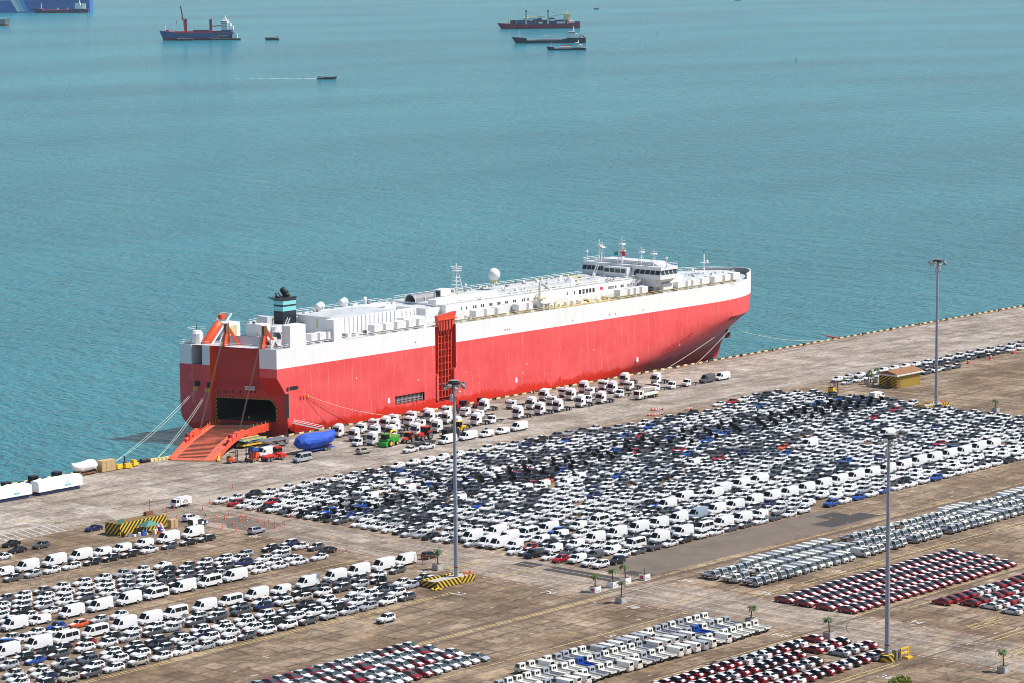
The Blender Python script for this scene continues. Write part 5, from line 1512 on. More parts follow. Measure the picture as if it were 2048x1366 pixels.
fill('first row, left bottom strip', 443.6, fr(353.0, 441, 6.0) + [446.5, 453.7, 460.0, 467.2], SV + [('sedan', 25)])
fill('second row, left bottom strip', 440.4, fr(351.0, 454, 6.0) + [459.1, 465.1], SV)
fill('third row, left bottom strip', 437.0, fr(349.5, 452, 6.0), SV)
fill('nearest row, left bottom strip', 432.7, [345.6, 351.6, 357.5, 363.2, 368.8, 374.7, 380.8, 386.6, 392.4, 397.9, 403.8, 409.5, 415.3, 420.7, 426.9, 432.7, 438.6, 444.3, 450.5], SV)
# great block: measured row lines
RV = [545.8, 540.6, 537.0, 533.6, 530.3, 526.9, 523.2, 519.8, 516.6, 513.6, 510.8, 507.5, 504.0, 500.7, 497.6, 494.4, 490.8, 487.3, 483.7, 480.3, 477.3, 474.0, 470.6, 467.2, 464.6, 461.0, 457.6, 454.6, 450.9, 447.2, 444.4, 441.3, 437.0, 433.4, 429.9, 425.5]
VANS = {429.9: [(502.8, 'low van', 'white'), (508.9, 'low van', 'dark grey'), (514.8, 'low van', 'white'), (523.2, 'minibus', 'white'), (532.1, 'high van', 'white'), (541.0, 'high van', 'white'), (548.8, 'minibus', 'white'), (556.3, 'high van', 'white'), (563.6, 'high van', 'white'), (570.6, 'low van', 'white')],
 441.3: [(501.0, 'low van', 'black'), (507.8, 'low van', 'white'), (515.4, 'low van', 'white'), (522.4, 'high van', 'white'), (530.3, 'high van', 'white'), (538.3, 'high van', 'white'), (545.9, 'high van', 'white'), (553.4, 'high van', 'white'), (560.9, 'high van', 'steel blue'), (568.2, 'high van', 'white'), (575.6, 'high van', 'white'), (583.2, 'high van', 'white')] + [(590.6 + i * 7.18, 'high van', 'white') for i in range(15)],
 450.9: [(505.0, 'low van', 'white'), (514.2, 'low van', 'white'), (521.0, 'low van', 'white')],
 454.6: [(504.0, 'high van', 'white'), (532.0, 'low van', 'white'), (539.6, 'minibus', 'white'), (565.6, 'high van', 'white'), (584.4, 'high van', 'white')],
 457.6: [(503.6, 'high van', 'white'), (510.6, 'high van', 'white'), (517.4, 'minibus', 'white'), (524.6, 'high van', 'white'), (576.0, 'high van', 'white'), (591.4, 'high van', 'white'), (599.4, 'high van', 'white'), (606.9, 'high van', 'white')],
 464.6: [(505.6, 'high van', 'white'), (514.0, 'high van', 'white')],
 497.6: [(561.4, 'low van', 'white'), (568.3, 'low van', 'white'), (582.3, 'low van', 'white')], 494.4: [(573.7, 'low van', 'white')], 500.7: [(540.0, 'low van', 'white')], 519.8: [(528.0, 'low van', 'white'), (541.6, 'low van', 'white'), (574.0, 'low van', 'white')], 526.9: [(532.0, 'low van', 'white'), (545.0, 'low van', 'white')], 474.0: [(688.0, 'high van', 'white')], 480.3: [(660.0, 'high van', 'white')], 487.3: [(617.0, 'low van', 'white')]}
mass = Mass()
vn = 0
C_TOP = [('white', 46), ('silver', 10), ('dark grey', 23), ('black', 17), ('navy', 3), ('blue', 2), ('red', 1.0)]
C_BON = [('white', 24), ('silver', 8), ('dark grey', 28), ('black', 30), ('navy', 3), ('blue', 3.5), ('red', 2), ('orange', .5)]
C_MID = [('white', 45), ('silver', 12), ('dark grey', 27), ('black', 17), ('navy', 3), ('blue', 1.4), ('red', 1.2), ('orange', .4)]
C_LOW = [('white', 58), ('silver', 14), ('dark grey', 19), ('black', 12), ('navy', 2.5), ('blue', 1), ('red', 1.2)]
for ri, v in enumerate(RV):
    vans = VANS.get(v, [])
    for u, k, c in vans:
        add('v%d' % ri, k, u, v, W_ + jit(.01), c)
    blocked = [(u - (3.3 if k != 'low van' else 2.8), u + (3.3 if k != 'low van' else 2.8)) for u, k, c in vans]
    ph = 501.5 + jit(.5)
    pit = 5.62 + rg.random() * .35
    bon = 506 < v < 522
    cols = C_TOP if v > 522 else C_BON if bon else C_MID if v > 480 else C_LOW
    u = ph; first = True
    uend = 741 if v > 497 else 738.5
    if v == 545.8: spans = lambda x: x < 648 or 700 < x < 737
    elif v == 540.6: spans = lambda x: x < 690 or x > 697
    else: spans = lambda x: True
    while u < uend:
        k = pick(HB + [('sedan', 14), ('suv', 10)]); c = pick(cols)
        wr = (v == 545.8 and 560 < u < 592) or (v in (425.5, 429.9, 433.4) and u > 585 and rg.random() < .55) or (v in (527, 530.3) and 503 < u < 512)
        if wr: c, k = 'white', 'suv'
        film = c not in ('white', 'blue', 'red', 'orange') and rg.random() < (.12 if bon else .42)
        bo = bon and rg.random() < .58
        ok = spans(u) and not any(a - 2.2 < u < b + 2.2 for a, b in blocked) and not (v < 436 and u > 760) and rg.random() > .012
        if ok and v == 425.5 and not (u < 503 or u > 511): ok = False
        if ok and seen(u, v, .7, 14):
            if v == 425.5: 
                rr = 'nearest row, great car block'
                if 585 < u < 640 and rg.random() < .3: c = 'blue'; wr = False
                add(rr, k if not wr else 'sedan', u, v + jit(.1), W_, c, film, False, wr)
            elif first:
                add('col', k, u + jit(.3), v, W_ + jit(.01), c, film, bo, wr)
            else:
                mass.add(u + jit(.4), v + jit(.15), W_ + jit(.02), k, film, bo, wr, c)
        if spans(u): first = False
        u += pit
for u, k, c in ((501.8, 'suv', 'white'), (507.5, 'suv', 'black')): add('corner', k, u, 422.2, W_, c)
# far rows by the tiled hut
for v, a, c_, p, cl in ((547.2, 766.5, 900, 6.3, [('white', 80), ('silver', 20)]), (541.8, 764.2, 783, 6.0, [('white', 80), ('silver', 20)]), (542.3, 787, 905, 6.1, [('dark grey', 50), ('black', 35), ('white', 15)]), (535.0, 798.2, 818, 5.8, [('white', 60), ('dark grey', 40)])):
    for i, u in enumerate(fr(a, c_, p)):
        if seen(u, v, .7, 14):
            c = pick(cl); mass.add(u, v + jit(.15), W_ + jit(.02), 'suv' if v > 546 else pick(HB), c != 'white' and rg.random() < .6, False, v > 546 and u < 812 and rg.random() < .7, c)
mass.build('parked_cars', 'tightly packed rows of several hundred parked cars, mostly white and dark grey')
# liftback blocks
LB = {'bottom': ([(401.0, 372, 420.4), (396.2, 370, 420.6), (390.9, 368, 421), (384.5, 366, 420.6)], 2.72, S_, [('silver', 25), ('white', 50), ('dark red', 25)], 'silver liftback block'),
      'red': ([(369.3, 499.3, 565), (364.2, 499.3, 564), (358.8, 499.3, 563.5), (353.6, 500.0, 562.8)], 2.76, S_, [('dark red', 1)], 'all-red block'),
      'redr': ([(343.0, 518.8, 640), (337.9, 521.6, 640), (332.8, 521.7, 640), (327.2, 520.5, 640)], 2.95, N_, [('dark red', 60), ('white', 40)], 'right-edge block'),
      'black': ([(344.0, 424, 471), (338.7, 422, 476), (333.0, 420, 477), (326.8, 418, 474)], 3.0, N_, [('black', 35), ('dark red', 44), ('silver', 14), ('white', 7)], 'lower right saloon block')}
RN = ['back row', 'second row', 'third row', 'front row']
for key, (rows, p, rot, cl, nm) in LB.items():
    for i, (v, a, c_) in enumerate(rows):
        for u in fr(a, c_, p):
            if key == 'black' and i == 1 and 463 < u < 467: continue
            if key == 'black' and i == 2 and 461 < u < 466: continue
            c = pick(cl)
            add(RN[i] + ', ' + nm, 'liftback' if key != 'black' else 'sedan', u + jit(.08), v + jit(.2), rot + jit(.01), c, film=(key == 'red' or (key == 'bottom' and rg.random() < .5) or (key == 'black') or rg.random() < .3))
add('back row, lower right saloon block', 'sedan', 474.4, 344.2, N_, 'dark red', True)
# flat-bed trucks and box vans
TC = [('back row, centre truck block', 369.9, 417.6, 475), ('middle row, centre truck block', 364.2, 405, 474.6), ('front row, centre truck block', 357.8, 401, 476.5)]
for nm, v, a, c_ in TC:
    run = 0
    u = a
    while u < c_:
        r = rg.random()
        if run > 0: run -= 1; kind = last
        else:
            kind = 'box van' if r < .22 else 'bed'; run = rg.randint(0, 3); last = kind; 
        col = 'cream' if rg.random() < .66 else 'silver'
        if rg.random() < .022: col = 'blue'
        if kind == 'box van' and col == 'blue': col = 'cream'
        add(nm, kind, u + jit(.08), v + jit(.2), N_ + jit(.012), col)
        u += 2.55
TR = [('back row, right truck block', 396.4), ('middle row, right truck block', 390.6), ('front row, right truck block', 385.0)]
for nm, v in TR:
    u = 508.2
    while u < 690:
        vanz = (521 < u < 551 + (v - 385) * .4) or 600 < u < 612 or 625 < u < 640
        gap = v < 386 and 552 < u < 553
        if rg.random() > .03 and not (v > 395 and 553 < u < 560):
            add(nm, 'box van' if vanz else 'bed', u + jit(.08), v + jit(.15), S_ + jit(.012), 'cream' if rg.random() < (.8 if vanz else .5) else 'silver')
        u += 2.9
KN = {'hatchback': 'hatchback', 'suv': 'tall hatchback', 'sedan': 'saloon', 'estate': 'estate car', 'liftback': 'liftback', 'high van': 'high-roof panel van', 'low van': 'low-roof panel van', 'minibus': 'windowed minibus', 'box van': 'boxy delivery van', 'bed': 'flatbed truck', 'dual cab pickup': 'pickup'}
NM = {'hatchback': 'hatchback_car', 'suv': 'tall_hatchback_car', 'sedan': 'saloon_car', 'estate': 'estate_car', 'liftback': 'liftback_car', 'high van': 'panel_van', 'low van': 'panel_van', 'minibus': 'minibus', 'box van': 'delivery_van', 'dual cab pickup': 'pickup_truck'}
CT = {'high van': 'van', 'low van': 'van', 'box van': 'van', 'minibus': 'minibus', 'dual cab pickup': 'pickup truck'}
for row, L in ROWS.items():
    if row == 'col': L.sort(key=lambda d: -d['v'])
    else: L.sort(key=lambda d: d['u'])
    for i, d in enumerate(L):
        o = ORD[i + 1]
        if row == 'col': ph = '%s from the top, road-side column, great car block' % o
        elif row == 'corner': ph = ('left' if i == 0 else 'right') + ' of the pair at the great block corner by the palms'
        elif row[0] == 'v' and row[1:].isdigit(): ph = '%s from left, %s row from the quay' % (o, ORD[int(row[1:]) + 1])
        else: ph = '%s from left, %s' % (o, row)
        c = d['col']
        ex = ' with open bonnet' if d['bonnet'] and row != 'col' else ''
        lab = '%s %s%s, %s' % ('wrapped white' if d['wrapped'] else 'off-white' if c == 'cream' else c, KN[d['kind']], ex, ph)
        grp = 'vehicles in ' + (row if not (row in ('col', 'corner') or row[0] == 'v' and row[1:].isdigit()) else 'the great car block')
        if d['kind'] == 'bed': place_bedtruck(d['u'], d['v'], d['rot'], c, lab, grp)
        else: place_car(NM[d['kind']], d['kind'], d['u'], d['v'], d['rot'], c, lab, CT.get(d['kind'], 'car'), grp, d['film'], d['bonnet'], d['wrapped'])
print('counts', {k: sum(1 for L in ROWS.values() for d in L if d['kind'] == k) for k in KN}, 'mass', len(mass.V))
# ================================================================ working vehicles and cargo on the quay
def local(name, label, cat, u, v, rot=0.0, group=None): return thing(name, label, cat, (u, v, 0), rot, group)
def wheels(t, lst, r, wd=.3, rimc=None):
    for x, y in lst:
        me = wheel_mesh(r, wd)
        obj('wheel', me, t, (x, y, r))
TRK = [(591.8, 594.5), (590.0, 586.4), (600.6, 594.2), (609.3, 597.7), (610.2, 593.8), (599.9, 588.0), (588.0, 577.4), (600.0, 581.6), (608.2, 588.2), (617.8, 598.1), (618.4, 592.2), (625.3, 598.0), (617.0, 586.5), (606.8, 578.4), (626.9, 592.2), (632.7, 598.2), (615.0, 578.0), (628.4, 586.7), (640.4, 598.1), (622.4, 577.2), (641.7, 591.7), (640.5, 585.2), (631.3, 577.8), (652.3, 593.8), (648.4, 576.8), (657.9, 576.6), (665.8, 576.4), (676.3, 576.6), (685.8, 576.5), (661.0, 590.7), (664.3, 585.6), (679.2, 593.5), (674.6, 586.6), (684.9, 587.7), (688.8, 593.8), (699.5, 594.9), (695.4, 589.1), (704.2, 587.4), (708.4, 594.3), (720.5, 595.9), (711.8, 587.0), (727.2, 588.6)]
rows = {'truck row nearest the yard': [], 'second truck row from the yard': [], 'third truck row from the yard': [], 'truck row nearest the ship': []}
for u, v in TRK:
    k = 'truck row nearest the yard' if v < 583 else 'second truck row from the yard' if v < 590.2 else 'third truck row from the yard' if v < 597 else 'truck row nearest the ship'
    rows[k].append((u, v))
for rn, L in rows.items():
    for i, (u, v) in enumerate(sorted(L)):
        kd = 'high' if rn == 'truck row nearest the yard' or (i % 2 == 0 and 'ship' not in rn) else ('low' if rg.random() < .3 else 'mid')
        place_tractor(kd, u, v, W_ + jit(.015), 'white %s, %s from left, %s' % ({'high': 'tall-cab tractor unit', 'mid': 'flat-roofed tractor unit', 'low': 'cab and bare chassis truck'}[kd], ORD[i + 1], rn), 'white trucks waiting beside the ship')
for i, (u, v) in enumerate([(584.6, 579.6), (637.4, 577.2), (684.8, 580.8), (699.8, 580.6), (716.3, 579.8), (723.0, 578.8), (730.2, 578.5)]):
    t = thing('chassis_cab', 'small white chassis cab, %s from left among the quayside trucks' % ORD[i + 1], 'truck', (u, v, 0), W_, 'small chassis cabs beside the ship')
    for nm, me, lc in chassis_van_parts(): obj(nm, me, t, lc)
for k, u, v, c, rot, lab in (('high van', 603.3, 563.1, 'white', W_, 'white high-roof van right behind the two pickups on the quay'), ('high van', 611.6, 563.0, 'white', W_, 'white high-roof van behind the first lamp mast on the quay'), ('low van', 618.4, 562.2, 'white', W_, 'white low-roof van, left of two, right of the lamp mast'), ('low van', 625.0, 562.2, 'white', W_, 'white low-roof van, right of two, right of the lamp mast'), ('high van', 632.5, 562.4, 'white', W_, 'white high-roof van at the right end of the quay van row'),
        ('dual cab pickup', 586.1, 561.0, 'white', W_, 'white pickup parked in front, left of the two on the quay'), ('dual cab pickup', 592.9, 561.3, 'white', W_, 'white pickup parked behind, right of the two on the quay'), ('suv', 576.5, 569.6, 'beige', E_, 'brown-grey car standing alone in front of the quayside trucks'), ('minibus', 556.8, 573.3, 'silver', W_, 'silver minibus parked in front of the blue covered boat'), ('high van', 556.6, 587.4, 'white', W_, 'white high-roof van between forklift and red terminal tractor'),
        ('high van', 740.4, 578.6, 'dark grey', W_, 'dark grey van on the quay beyond the ship bow'), ('high van', 748.0, 578.4, 'white', W_, 'white van at the far end of the quay beyond the bow'), ('minibus', 630.5, 592.6, 'white', W_, 'white minibus wedged among the quayside trucks'),
        ('sedan', 458.0, 543.3, 'navy', W_, 'dark blue saloon half hidden behind the striped hut'), ('suv', 481.2, 534.4, 'white', E_, 'white off-roader standing among the red traffic posts'), ('suv', 480.4, 510.6, 'silver', E_, 'silver off-roader below the red traffic posts on the lane'), ('suv', 485.2, 458.8, 'black', E_, 'black off-roader crossing the lane beside the potted palm'), ('suv', 432.3, 421.4, 'white', W_, 'white off-roader alone on the bare concrete yard'),
        ('sedan', 433.4, 543.7, 'black', W_, 'black saloon near the white hatching, uppermost of three'), ('sedan', 429.6, 536.8, 'black', W_, 'black saloon near the white hatching, lower left of three'), ('hatchback', 436.6, 536.8, 'dark grey', W_, 'dark grey hatchback near the white hatching, rightmost of three'), ('sedan', 422.6, 533.4, 'white', W_, 'white saloon cut by the left picture edge below the hatching')):
    place_car(NM[k], k, u, v, rot + jit(.02), c, lab, CT.get(k, 'car'), None, False, False, False)
# small service trucks with box bodies
def boxtruck(u, v, rot, lab):
    t = local('service_truck', lab, 'truck', u, v, rot)
    q = MB(); q.prism([(2.6, .5), (2.68, 1.0), (2.55, 1.35), (2.25, 2.2), (1.2, 2.2), (1.2, .5)], 'y', -.95, .95, 'white2'); q.build('cab', t)
    g = MB(); g.poly([(2.56, -.85, 1.4), (2.56, .85, 1.4), (2.30, .82, 2.1), (2.30, -.82, 2.1)], 'glass'); g.build('windscreen', t)
    for sg in (-1, 1):
        g = MB(); g.poly([(2.4, sg * .96, 1.35), (2.15, sg * .96, 2.05), (1.45, sg * .96, 2.05), (1.45, sg * .96, 1.35)], 'glass'); g.build('side_window', t)
    q = MB(); q.box(-2.7, 1.05, -1.0, 1.0, .75, 2.45, 'white2'); q.build('box_body', t)
    for sg in (-1, 1):
        d = MB(); cx, cz = -.6, 1.45
        for r_, m, off in ((.78, 'navy', .012), (.58, 'white2', .018), (.42, 'yellow', .024)):
            d.poly([(cx + r_ * math.cos(PI * i / 10), sg * (1.0 + off), cz - .35 + r_ * math.sin(PI * i / 10)) for i in range(11)], m)
        d.build('emblem', t)
    q = MB(); q.box(-2.6, 2.5, -.4, .4, .45, .74, 'trim'); q.build('chassis', t)
    wheels(t, [(1.9, -.82), (1.9, .82), (-1.6, -.82), (-1.6, .82)], .38, .26)
boxtruck(492.0, 550.0, W_, 'small white box truck with round blue emblem near the traffic posts')
u_, v_ = G(1754, 793, 1)
boxtruck(u_, v_, E_, 'white box truck with brown rear beside the tiled hut')
def forklift(u, v, rot, lab, col='orange', s=1.0):
    t = local('forklift', lab, 'forklift', u, v, rot)
    q = MB(); q.prism([(-1.3 * s, .4), (-1.35 * s, 1.3 * s), (-.5 * s, 1.45 * s), (-.3 * s, .9), (.7 * s, .9), (.8 * s, .4)], 'y', -.65 * s, .65 * s, col); q.box(-1.3 * s, -.8 * s, -.6 * s, .6 * s, 1.0 * s, 1.5 * s, 'dark'); q.build('body', t)
    q = MB()
    for x, y in ((-.7, -.55), (-.7, .55), (.55, -.55), (.55, .55)): q.tube((x * s, y * s, 1.0), (x * .8 * s, y * s, 2.3 * s), .05, 'dark', n=4)
    q.box(-.65 * s, .5 * s, -.58 * s, .58 * s, 2.28 * s, 2.36 * s, 'dark'); q.build('overhead_guard', t)
    q = MB()
    for y in (-.4, .34): q.box(.85 * s, 1.0 * s, y * s, (y + .1) * s, .15, 2.7 * s, 'dark')
    for z in (.5, 1.4, 2.5): q.box(.86 * s, .98 * s, -.4 * s, .44 * s, z * s, (z + .1) * s, 'dark')
    q.build('mast', t)
    for y in (-.3, .22):
        q = MB(); q.box(1.0 * s, 2.1 * s, y * s, (y + .1) * s, .12, .2, 'midgrey'); q.build('fork', t)
    wheels(t, [(.5 * s, -.6 * s), (.5 * s, .6 * s), (-.9 * s, -.6 * s), (-.9 * s, .6 * s)], .36 * s, .28)
forklift(544.0, 586.8, E_ - .2, 'small red forklift with dark roof at the ramp foot', 'orange', 1.25)
forklift(548.2, 584.2, W_ + .3, 'large red and black forklift left of the white van', 'orange', 1.75)
u_, v_ = G(1668, 783, .5)
forklift(u_, v_, E_, 'yellow forklift with tall mast behind the great car block', 'yellow', 1.4)
def terminal_tractor(u, v, rot, lab):
    t = local('terminal_tractor', lab, 'truck', u, v, rot); t.scale = (1.2, 1.2, 1.25)
    q = MB(); q.box(-3.2, 2.6, -.6, .6, .6, 1.0, 'red'); q.prism([(-3.2, .9), (-.4, 1.0), (-.4, 1.35), (-3.2, 1.15)], 'y', -1.0, 1.0, 'red'); q.box(.9, 2.7, -1.15, 1.15, .6, 1.3, 'red'); q.build('frame', t)
    q = MB(); q.box(.5, 2.1, -.3, 1.1, 1.3, 2.7, 'red'); q.box(.45, 2.15, -.35, 1.15, 2.7, 2.8, 'red'); q.build('cab', t)
    g = MB(); g.box(.48, 2.12, -.31, 1.11, 1.75, 2.5, 'glass'); g.build('cab_windows', t)
    wheels(t, [(1.6, -.95), (1.6, .95), (-1.6, -.9), (-1.6, .9), (-2.6, -.9), (-2.6, .9)], .5, .35)
terminal_tractor(554.0, 581.2, E_ - .05, 'red terminal tractor with boxy cab beside the white van')
def loader_platform(u, v, rot, lab, c1, c2):
    t = local('cargo_loader', lab, 'loader', u, v, rot)
    q = MB(); q.box(-4.5, 4.5, -1.4, 1.4, .6, 1.0, c1); q.build('frame', t)
    q = MB(); q.box(-4.6, 4.6, -1.5, 1.5, 2.0, 2.2, c2)
    for y in (-1.5, 1.46): q.box(-4.6, 4.6, y, y + .06, 2.2, 2.5, c1)
    q.build('platform', t)
    for i in range(12):
        r_ = MB(); x = -4.2 + i * .76; r_.tube((x, -1.4, 2.26), (x, 1.4, 2.26), .09, 'palegrey', n=6); r_.build('roller', t)
    q = MB()
    for sg in (-1.2, 1.2): q.obox((-3.5, sg, 1.0), (3.0, sg, 2.0), .15, .2, 'midgrey'); q.obox((3.5, sg, 1.0), (-3.0, sg, 2.0), .15, .2, 'midgrey')
    q.box(3.2, 4.4, -1.6, -.6, 1.0, 2.0, c1); q.build('scissor_lift', t)
    wheels(t, [(3.2, -1.2), (3.2, 1.2), (-3.0, -1.2), (-3.0, 1.2)], .45, .35)
loader_platform(565.6, 602.6, .05, 'long green and yellow roller platform loader nearest the ship', 'yellow', 'teal')
loader_platform(568.4, 596.6, .0, 'grey roller platform loader in front of the yellow-green one', 'midgrey', 'midgrey')
t = local('utility_truck', 'small blue utility truck behind the white van', 'truck', 557.4, 592.8, W_)
q = MB(); q.prism([(1.6, .5), (1.6, 1.2), (1.2, 1.9), (.2, 1.9), (.2, .5)], 'y', -.8, .8, 'blue'); q.build('cab', t)
q = MB(); q.box(-1.8, .1, -.8, .8, .7, 1.2, 'blue'); q.build('cargo_bed', t)
q = MB(); q.poly([(1.615, -.7, 1.2), (1.615, .7, 1.2), (1.25, .66, 1.85), (1.25, -.66, 1.85)], 'glass'); q.build('windscreen', t)
wheels(t, [(1.0, -.7), (1.0, .7), (-1.2, -.7), (-1.2, .7)], .35)
def scrap(u, v, n, lab, cols, sx, sy, h):
    t = local('timber_pile', lab, 'cargo', u, v)
    for i in range(n):
        q = MB(); x, y = rg.uniform(-sx, sx), rg.uniform(-sy, sy); a = rg.uniform(-.4, .4)
        q.obox((x - 1, y - a, .2 + rg.random() * h), (x + 1, y + a, .2 + rg.random() * h), .3, .3, rg.choice(cols)); q.build('beam', t)
scrap(573.5, 600.5, 14, 'scattered yellow beams by the quay edge behind the loaders', ['yellow', 'paleyellow', 'dark', 'rust'], 3, 2, .6)
# blue tarpaulin covered boat on a cradle
t = local('covered_boat', 'large boat under a bright blue tarpaulin on a cradle', 'boat', *G(632, 884, 2.6), .0)
def boat_cover(mname, L, wd, h0, seed, noise=.12):
    "sheet drawn over a boat: peaked ridge, full shoulders, hull tucked in below; stern at -x"
    r_ = random.Random(seed); rgs = []
    for x, f, top, low in ((-.5, .45, .62, .42), (-.485, .62, .70, .22), (-.40, .88, .96, .10), (-.33, .95, 1.0, .06), (-.22, 1.0, 1.02, .04), (-.08, 1.0, .98, .04), (.06, .98, .95, .06), (.2, .90, .93, .10), (.33, .70, .92, .18), (.43, .42, .93, .34), (.49, .14, .95, .62), (.5, .05, .95, .75)):
        ring = []
        for yy, zz in ((-.35, 0), (-.80, .16), (-1, .42), (-.98, .62), (-.80, .80), (-.42, .93), (0, 1.0), (.42, .93), (.80, .80), (.98, .62), (1, .42), (.80, .16), (.35, 0)):
            j = noise if zz > .1 else 0
            ring.append((x * L + r_.uniform(-j, j), yy * f * wd / 2 + r_.uniform(-j, j), .9 + h0 * (low + (top - low) * zz) + r_.uniform(-j, j)))
        rgs.append(ring)
    q = MB(); q.rings(rgs, mname); return q
boat_cover('tarp_blue', 14.5, 4.8, 4.6, 2, .2).build('tarpaulin', t); smooth_by_angle(t.children[-1].data, 16)
q = MB(); q.box(-4, 6, -1.2, 1.2, .55, .85, 'blue'); q.box(-4, 6, -.2, .2, .3, 1.4, 'rust'); q.build('cradle', t)
wheels(t, [(2.2, -1.4), (3.2, -1.4), (2.2, 1.4), (3.2, 1.4)], .5, .35)
# farm machines
def farm_tractor(u, v, rot, lab, col, cabm='dark', rear='white2', s=1.0):
    t = local('farm_tractor', lab, 'tractor', u, v, rot)
    q = MB(); q.prism([(2.2 * s, .9 * s), (2.3 * s, 1.5 * s), (.6 * s, 1.85 * s), (.5 * s, .9 * s)], 'y', -.45 * s, .45 * s, col); q.box(-1.2 * s, .6 * s, -.5 * s, .5 * s, .8 * s, 1.4 * s, col)
    for sg in (-1, 1): q.prism([(-1.7 * s, 1.6 * s), (-1.4 * s, 2.0 * s), (-.5 * s, 2.0 * s), (-.1 * s, 1.5 * s)], 'y', sg * .6 * s, sg * 1.1 * s, col)
    q.build('bodywork', t)
    q = MB(); q.box(-1.3 * s, .4 * s, -.75 * s, .75 * s, 1.5 * s, 2.8 * s, 'glass'); q.build('cab_glass', t)
    q = MB(); q.box(-1.4 * s, .5 * s, -.82 * s, .82 * s, 2.8 * s, 2.95 * s, col if cabm == 'body' else cabm)
    for x in (-1.3, .4):
        for y in (-.76, .76): q.tube((x * s, y * s, 1.4 * s), (x * s, y * s, 2.8 * s), .06 * s, 'dark', n=4)
    q.build('cab_roof', t)
    q = MB(); q.tube((.9 * s, .5 * s, 1.7 * s), (.9 * s, .5 * s, 2.9 * s), .06, 'dark'); q.build('exhaust', t)
    for x, y, r_ in ((1.7, -.75, .55), (1.7, .75, .55), (-.9, -.95, .9), (-.9, .95, .9)): obj('wheel', wheel_mesh(r_ * s, .45 * s), t, (x * s, y * s, r_ * s))
    return t
farm_tractor(597.4, 572.6, W_ + .2, 'red farm tractor, left of two beside the green harvester', 'red', 'body')
farm_tractor(604.4, 573.0, W_ + .1, 'red farm tractor, right of two, larger, near the yellow loader', 'red', 'body', s=1.25)
farm_tractor(650.0, 600.6, W_, 'dark red farm tractor near the ship behind the trucks', 'darkred', 'dark')
farm_tractor(657.4, 600.2, W_, 'black and red farm tractor near the ship, rightmost', 'darkred', 'dark')
t = local('forage_harvester', 'green forage harvester with yellow wheels and yellow spout', 'harvester', 590.4, 573.2, W_ + .15)
q = MB(); q.prism([(2.6, .9), (2.6, 2.2), (1.6, 2.3), (1.4, 2.7), (-2.6, 2.9), (-2.9, 2.2), (-2.8, 1.0)], 'y', -1.3, 1.3, 'green'); q.build('bodywork', t)
q = MB(); q.box(1.2, 2.6, -.9, .9, 2.1, 3.5, 'glass'); q.box(1.1, 2.8, -1.0, 1.0, 3.5, 3.65, 'green'); q.build('cab', t)
q = MB(); q.prism([(2.6, .4), (3.6, .3), (3.6, 1.3), (2.6, 1.6)], 'y', -1.5, 1.5, 'green'); q.build('header', t)
q = MB(); q.path([(-.2, 0, 2.8), (-.6, 0, 3.7), (-1.6, 0, 4.1), (-2.8, 0, 3.9), (-3.3, 0, 3.4)], .32, 'yellow', 6); q.build('spout', t)
q = MB(); q.box(-2.6, -.4, -1.32, 1.32, 2.5, 2.62, 'yellow'); q.build('stripe', t)
for x, y, r_ in ((1.3, -1.35, .95), (1.3, 1.35, .95), (-1.9, -1.2, .65), (-1.9, 1.2, .65)):
    w_ = MB(); w_.tube((0, -.32, 0), (0, .32, 0), r_, 'tyre', n=16)
    for yy in (-.335, .335): 
        b = len(w_.v); w_.v += [(r_ * .6 * math.cos(2 * PI * i / 14), yy, r_ * .6 * math.sin(2 * PI * i / 14)) for i in range(14)]; w_.face(range(b, b + 14), 'yellow')
    o = w_.build('wheel', t, loc=(x, y, r_))
t = local('wheel_loader', 'yellow wheel loader behind the first lamp mast', 'loader', 618.2, 573.0, W_ + .1)
q = MB(); q.prism([(-2.8, 1.0), (-2.8, 2.0), (-.6, 2.2), (-.4, .9)], 'y', -1.0, 1.0, 'yellow'); q.prism([(-.4, .9), (-.4, 1.6), (1.6, 1.5), (1.8, .8)], 'y', -.7, .7, 'yellow'); q.build('bodywork', t)
q = MB(); q.box(-1.2, .4, -.8, .8, 1.8, 3.3, 'glass'); q.box(-1.3, .5, -.9, .9, 3.3, 3.45, 'yellow'); q.build('cab', t)
q = MB()
for sg in (-.7, .7): q.obox((.4, sg, 1.8), (2.8, sg, .8), .2, .4, 'yellow')
q.build('lift_arms', t)
q = MB(); q.prism([(2.6, .2), (3.9, .2), (2.9, 1.5), (2.5, 1.3)], 'y', -1.4, 1.4, 'yellow'); q.build('bucket', t)
wheels(t, [(1.4, -1.0), (1.4, 1.0), (-1.7, -1.0), (-1.7, 1.0)], .8, .5)
t = local('concrete_pump_truck', 'cream concrete pump truck with folded boom', 'truck', 703.0, 572.8, W_ + .0)
q = MB(); q.prism([(5.0, .5), (5.1, 1.5), (4.8, 2.7), (3.0, 2.75), (2.9, .5)], 'y', -1.2, 1.2, 'offwhite'); q.build('cab', t)
q = MB(); q.poly([(5.08, -1.05, 1.6), (5.08, 1.05, 1.6), (4.84, 1.0, 2.55), (4.84, -1.0, 2.55)], 'glass'); q.build('windscreen', t)
for sg in (-1, 1):
    q = MB(); q.poly([(4.7, sg * 1.21, 1.6), (4.5, sg * 1.21, 2.5), (3.5, sg * 1.21, 2.5), (3.5, sg * 1.21, 1.6)], 'glass'); q.build('side_window', t)
q = MB(); q.box(-4.6, 2.8, -.5, .5, .7, 1.1, 'offwhite'); q.box(-4.4, 2.4, -1.2, 1.2, 1.1, 1.7, 'offwhite'); q.build('deck', t)
for i in range(3):
    q = MB(); q.obox((-4.8 + i * .3, -.4 + i * .4, 2.3 + i * .42), (3.4 - i * .6, -.4 + i * .4, 2.7 + i * .42), .35, .36, 'offwhite'); q.build('boom_section', t)
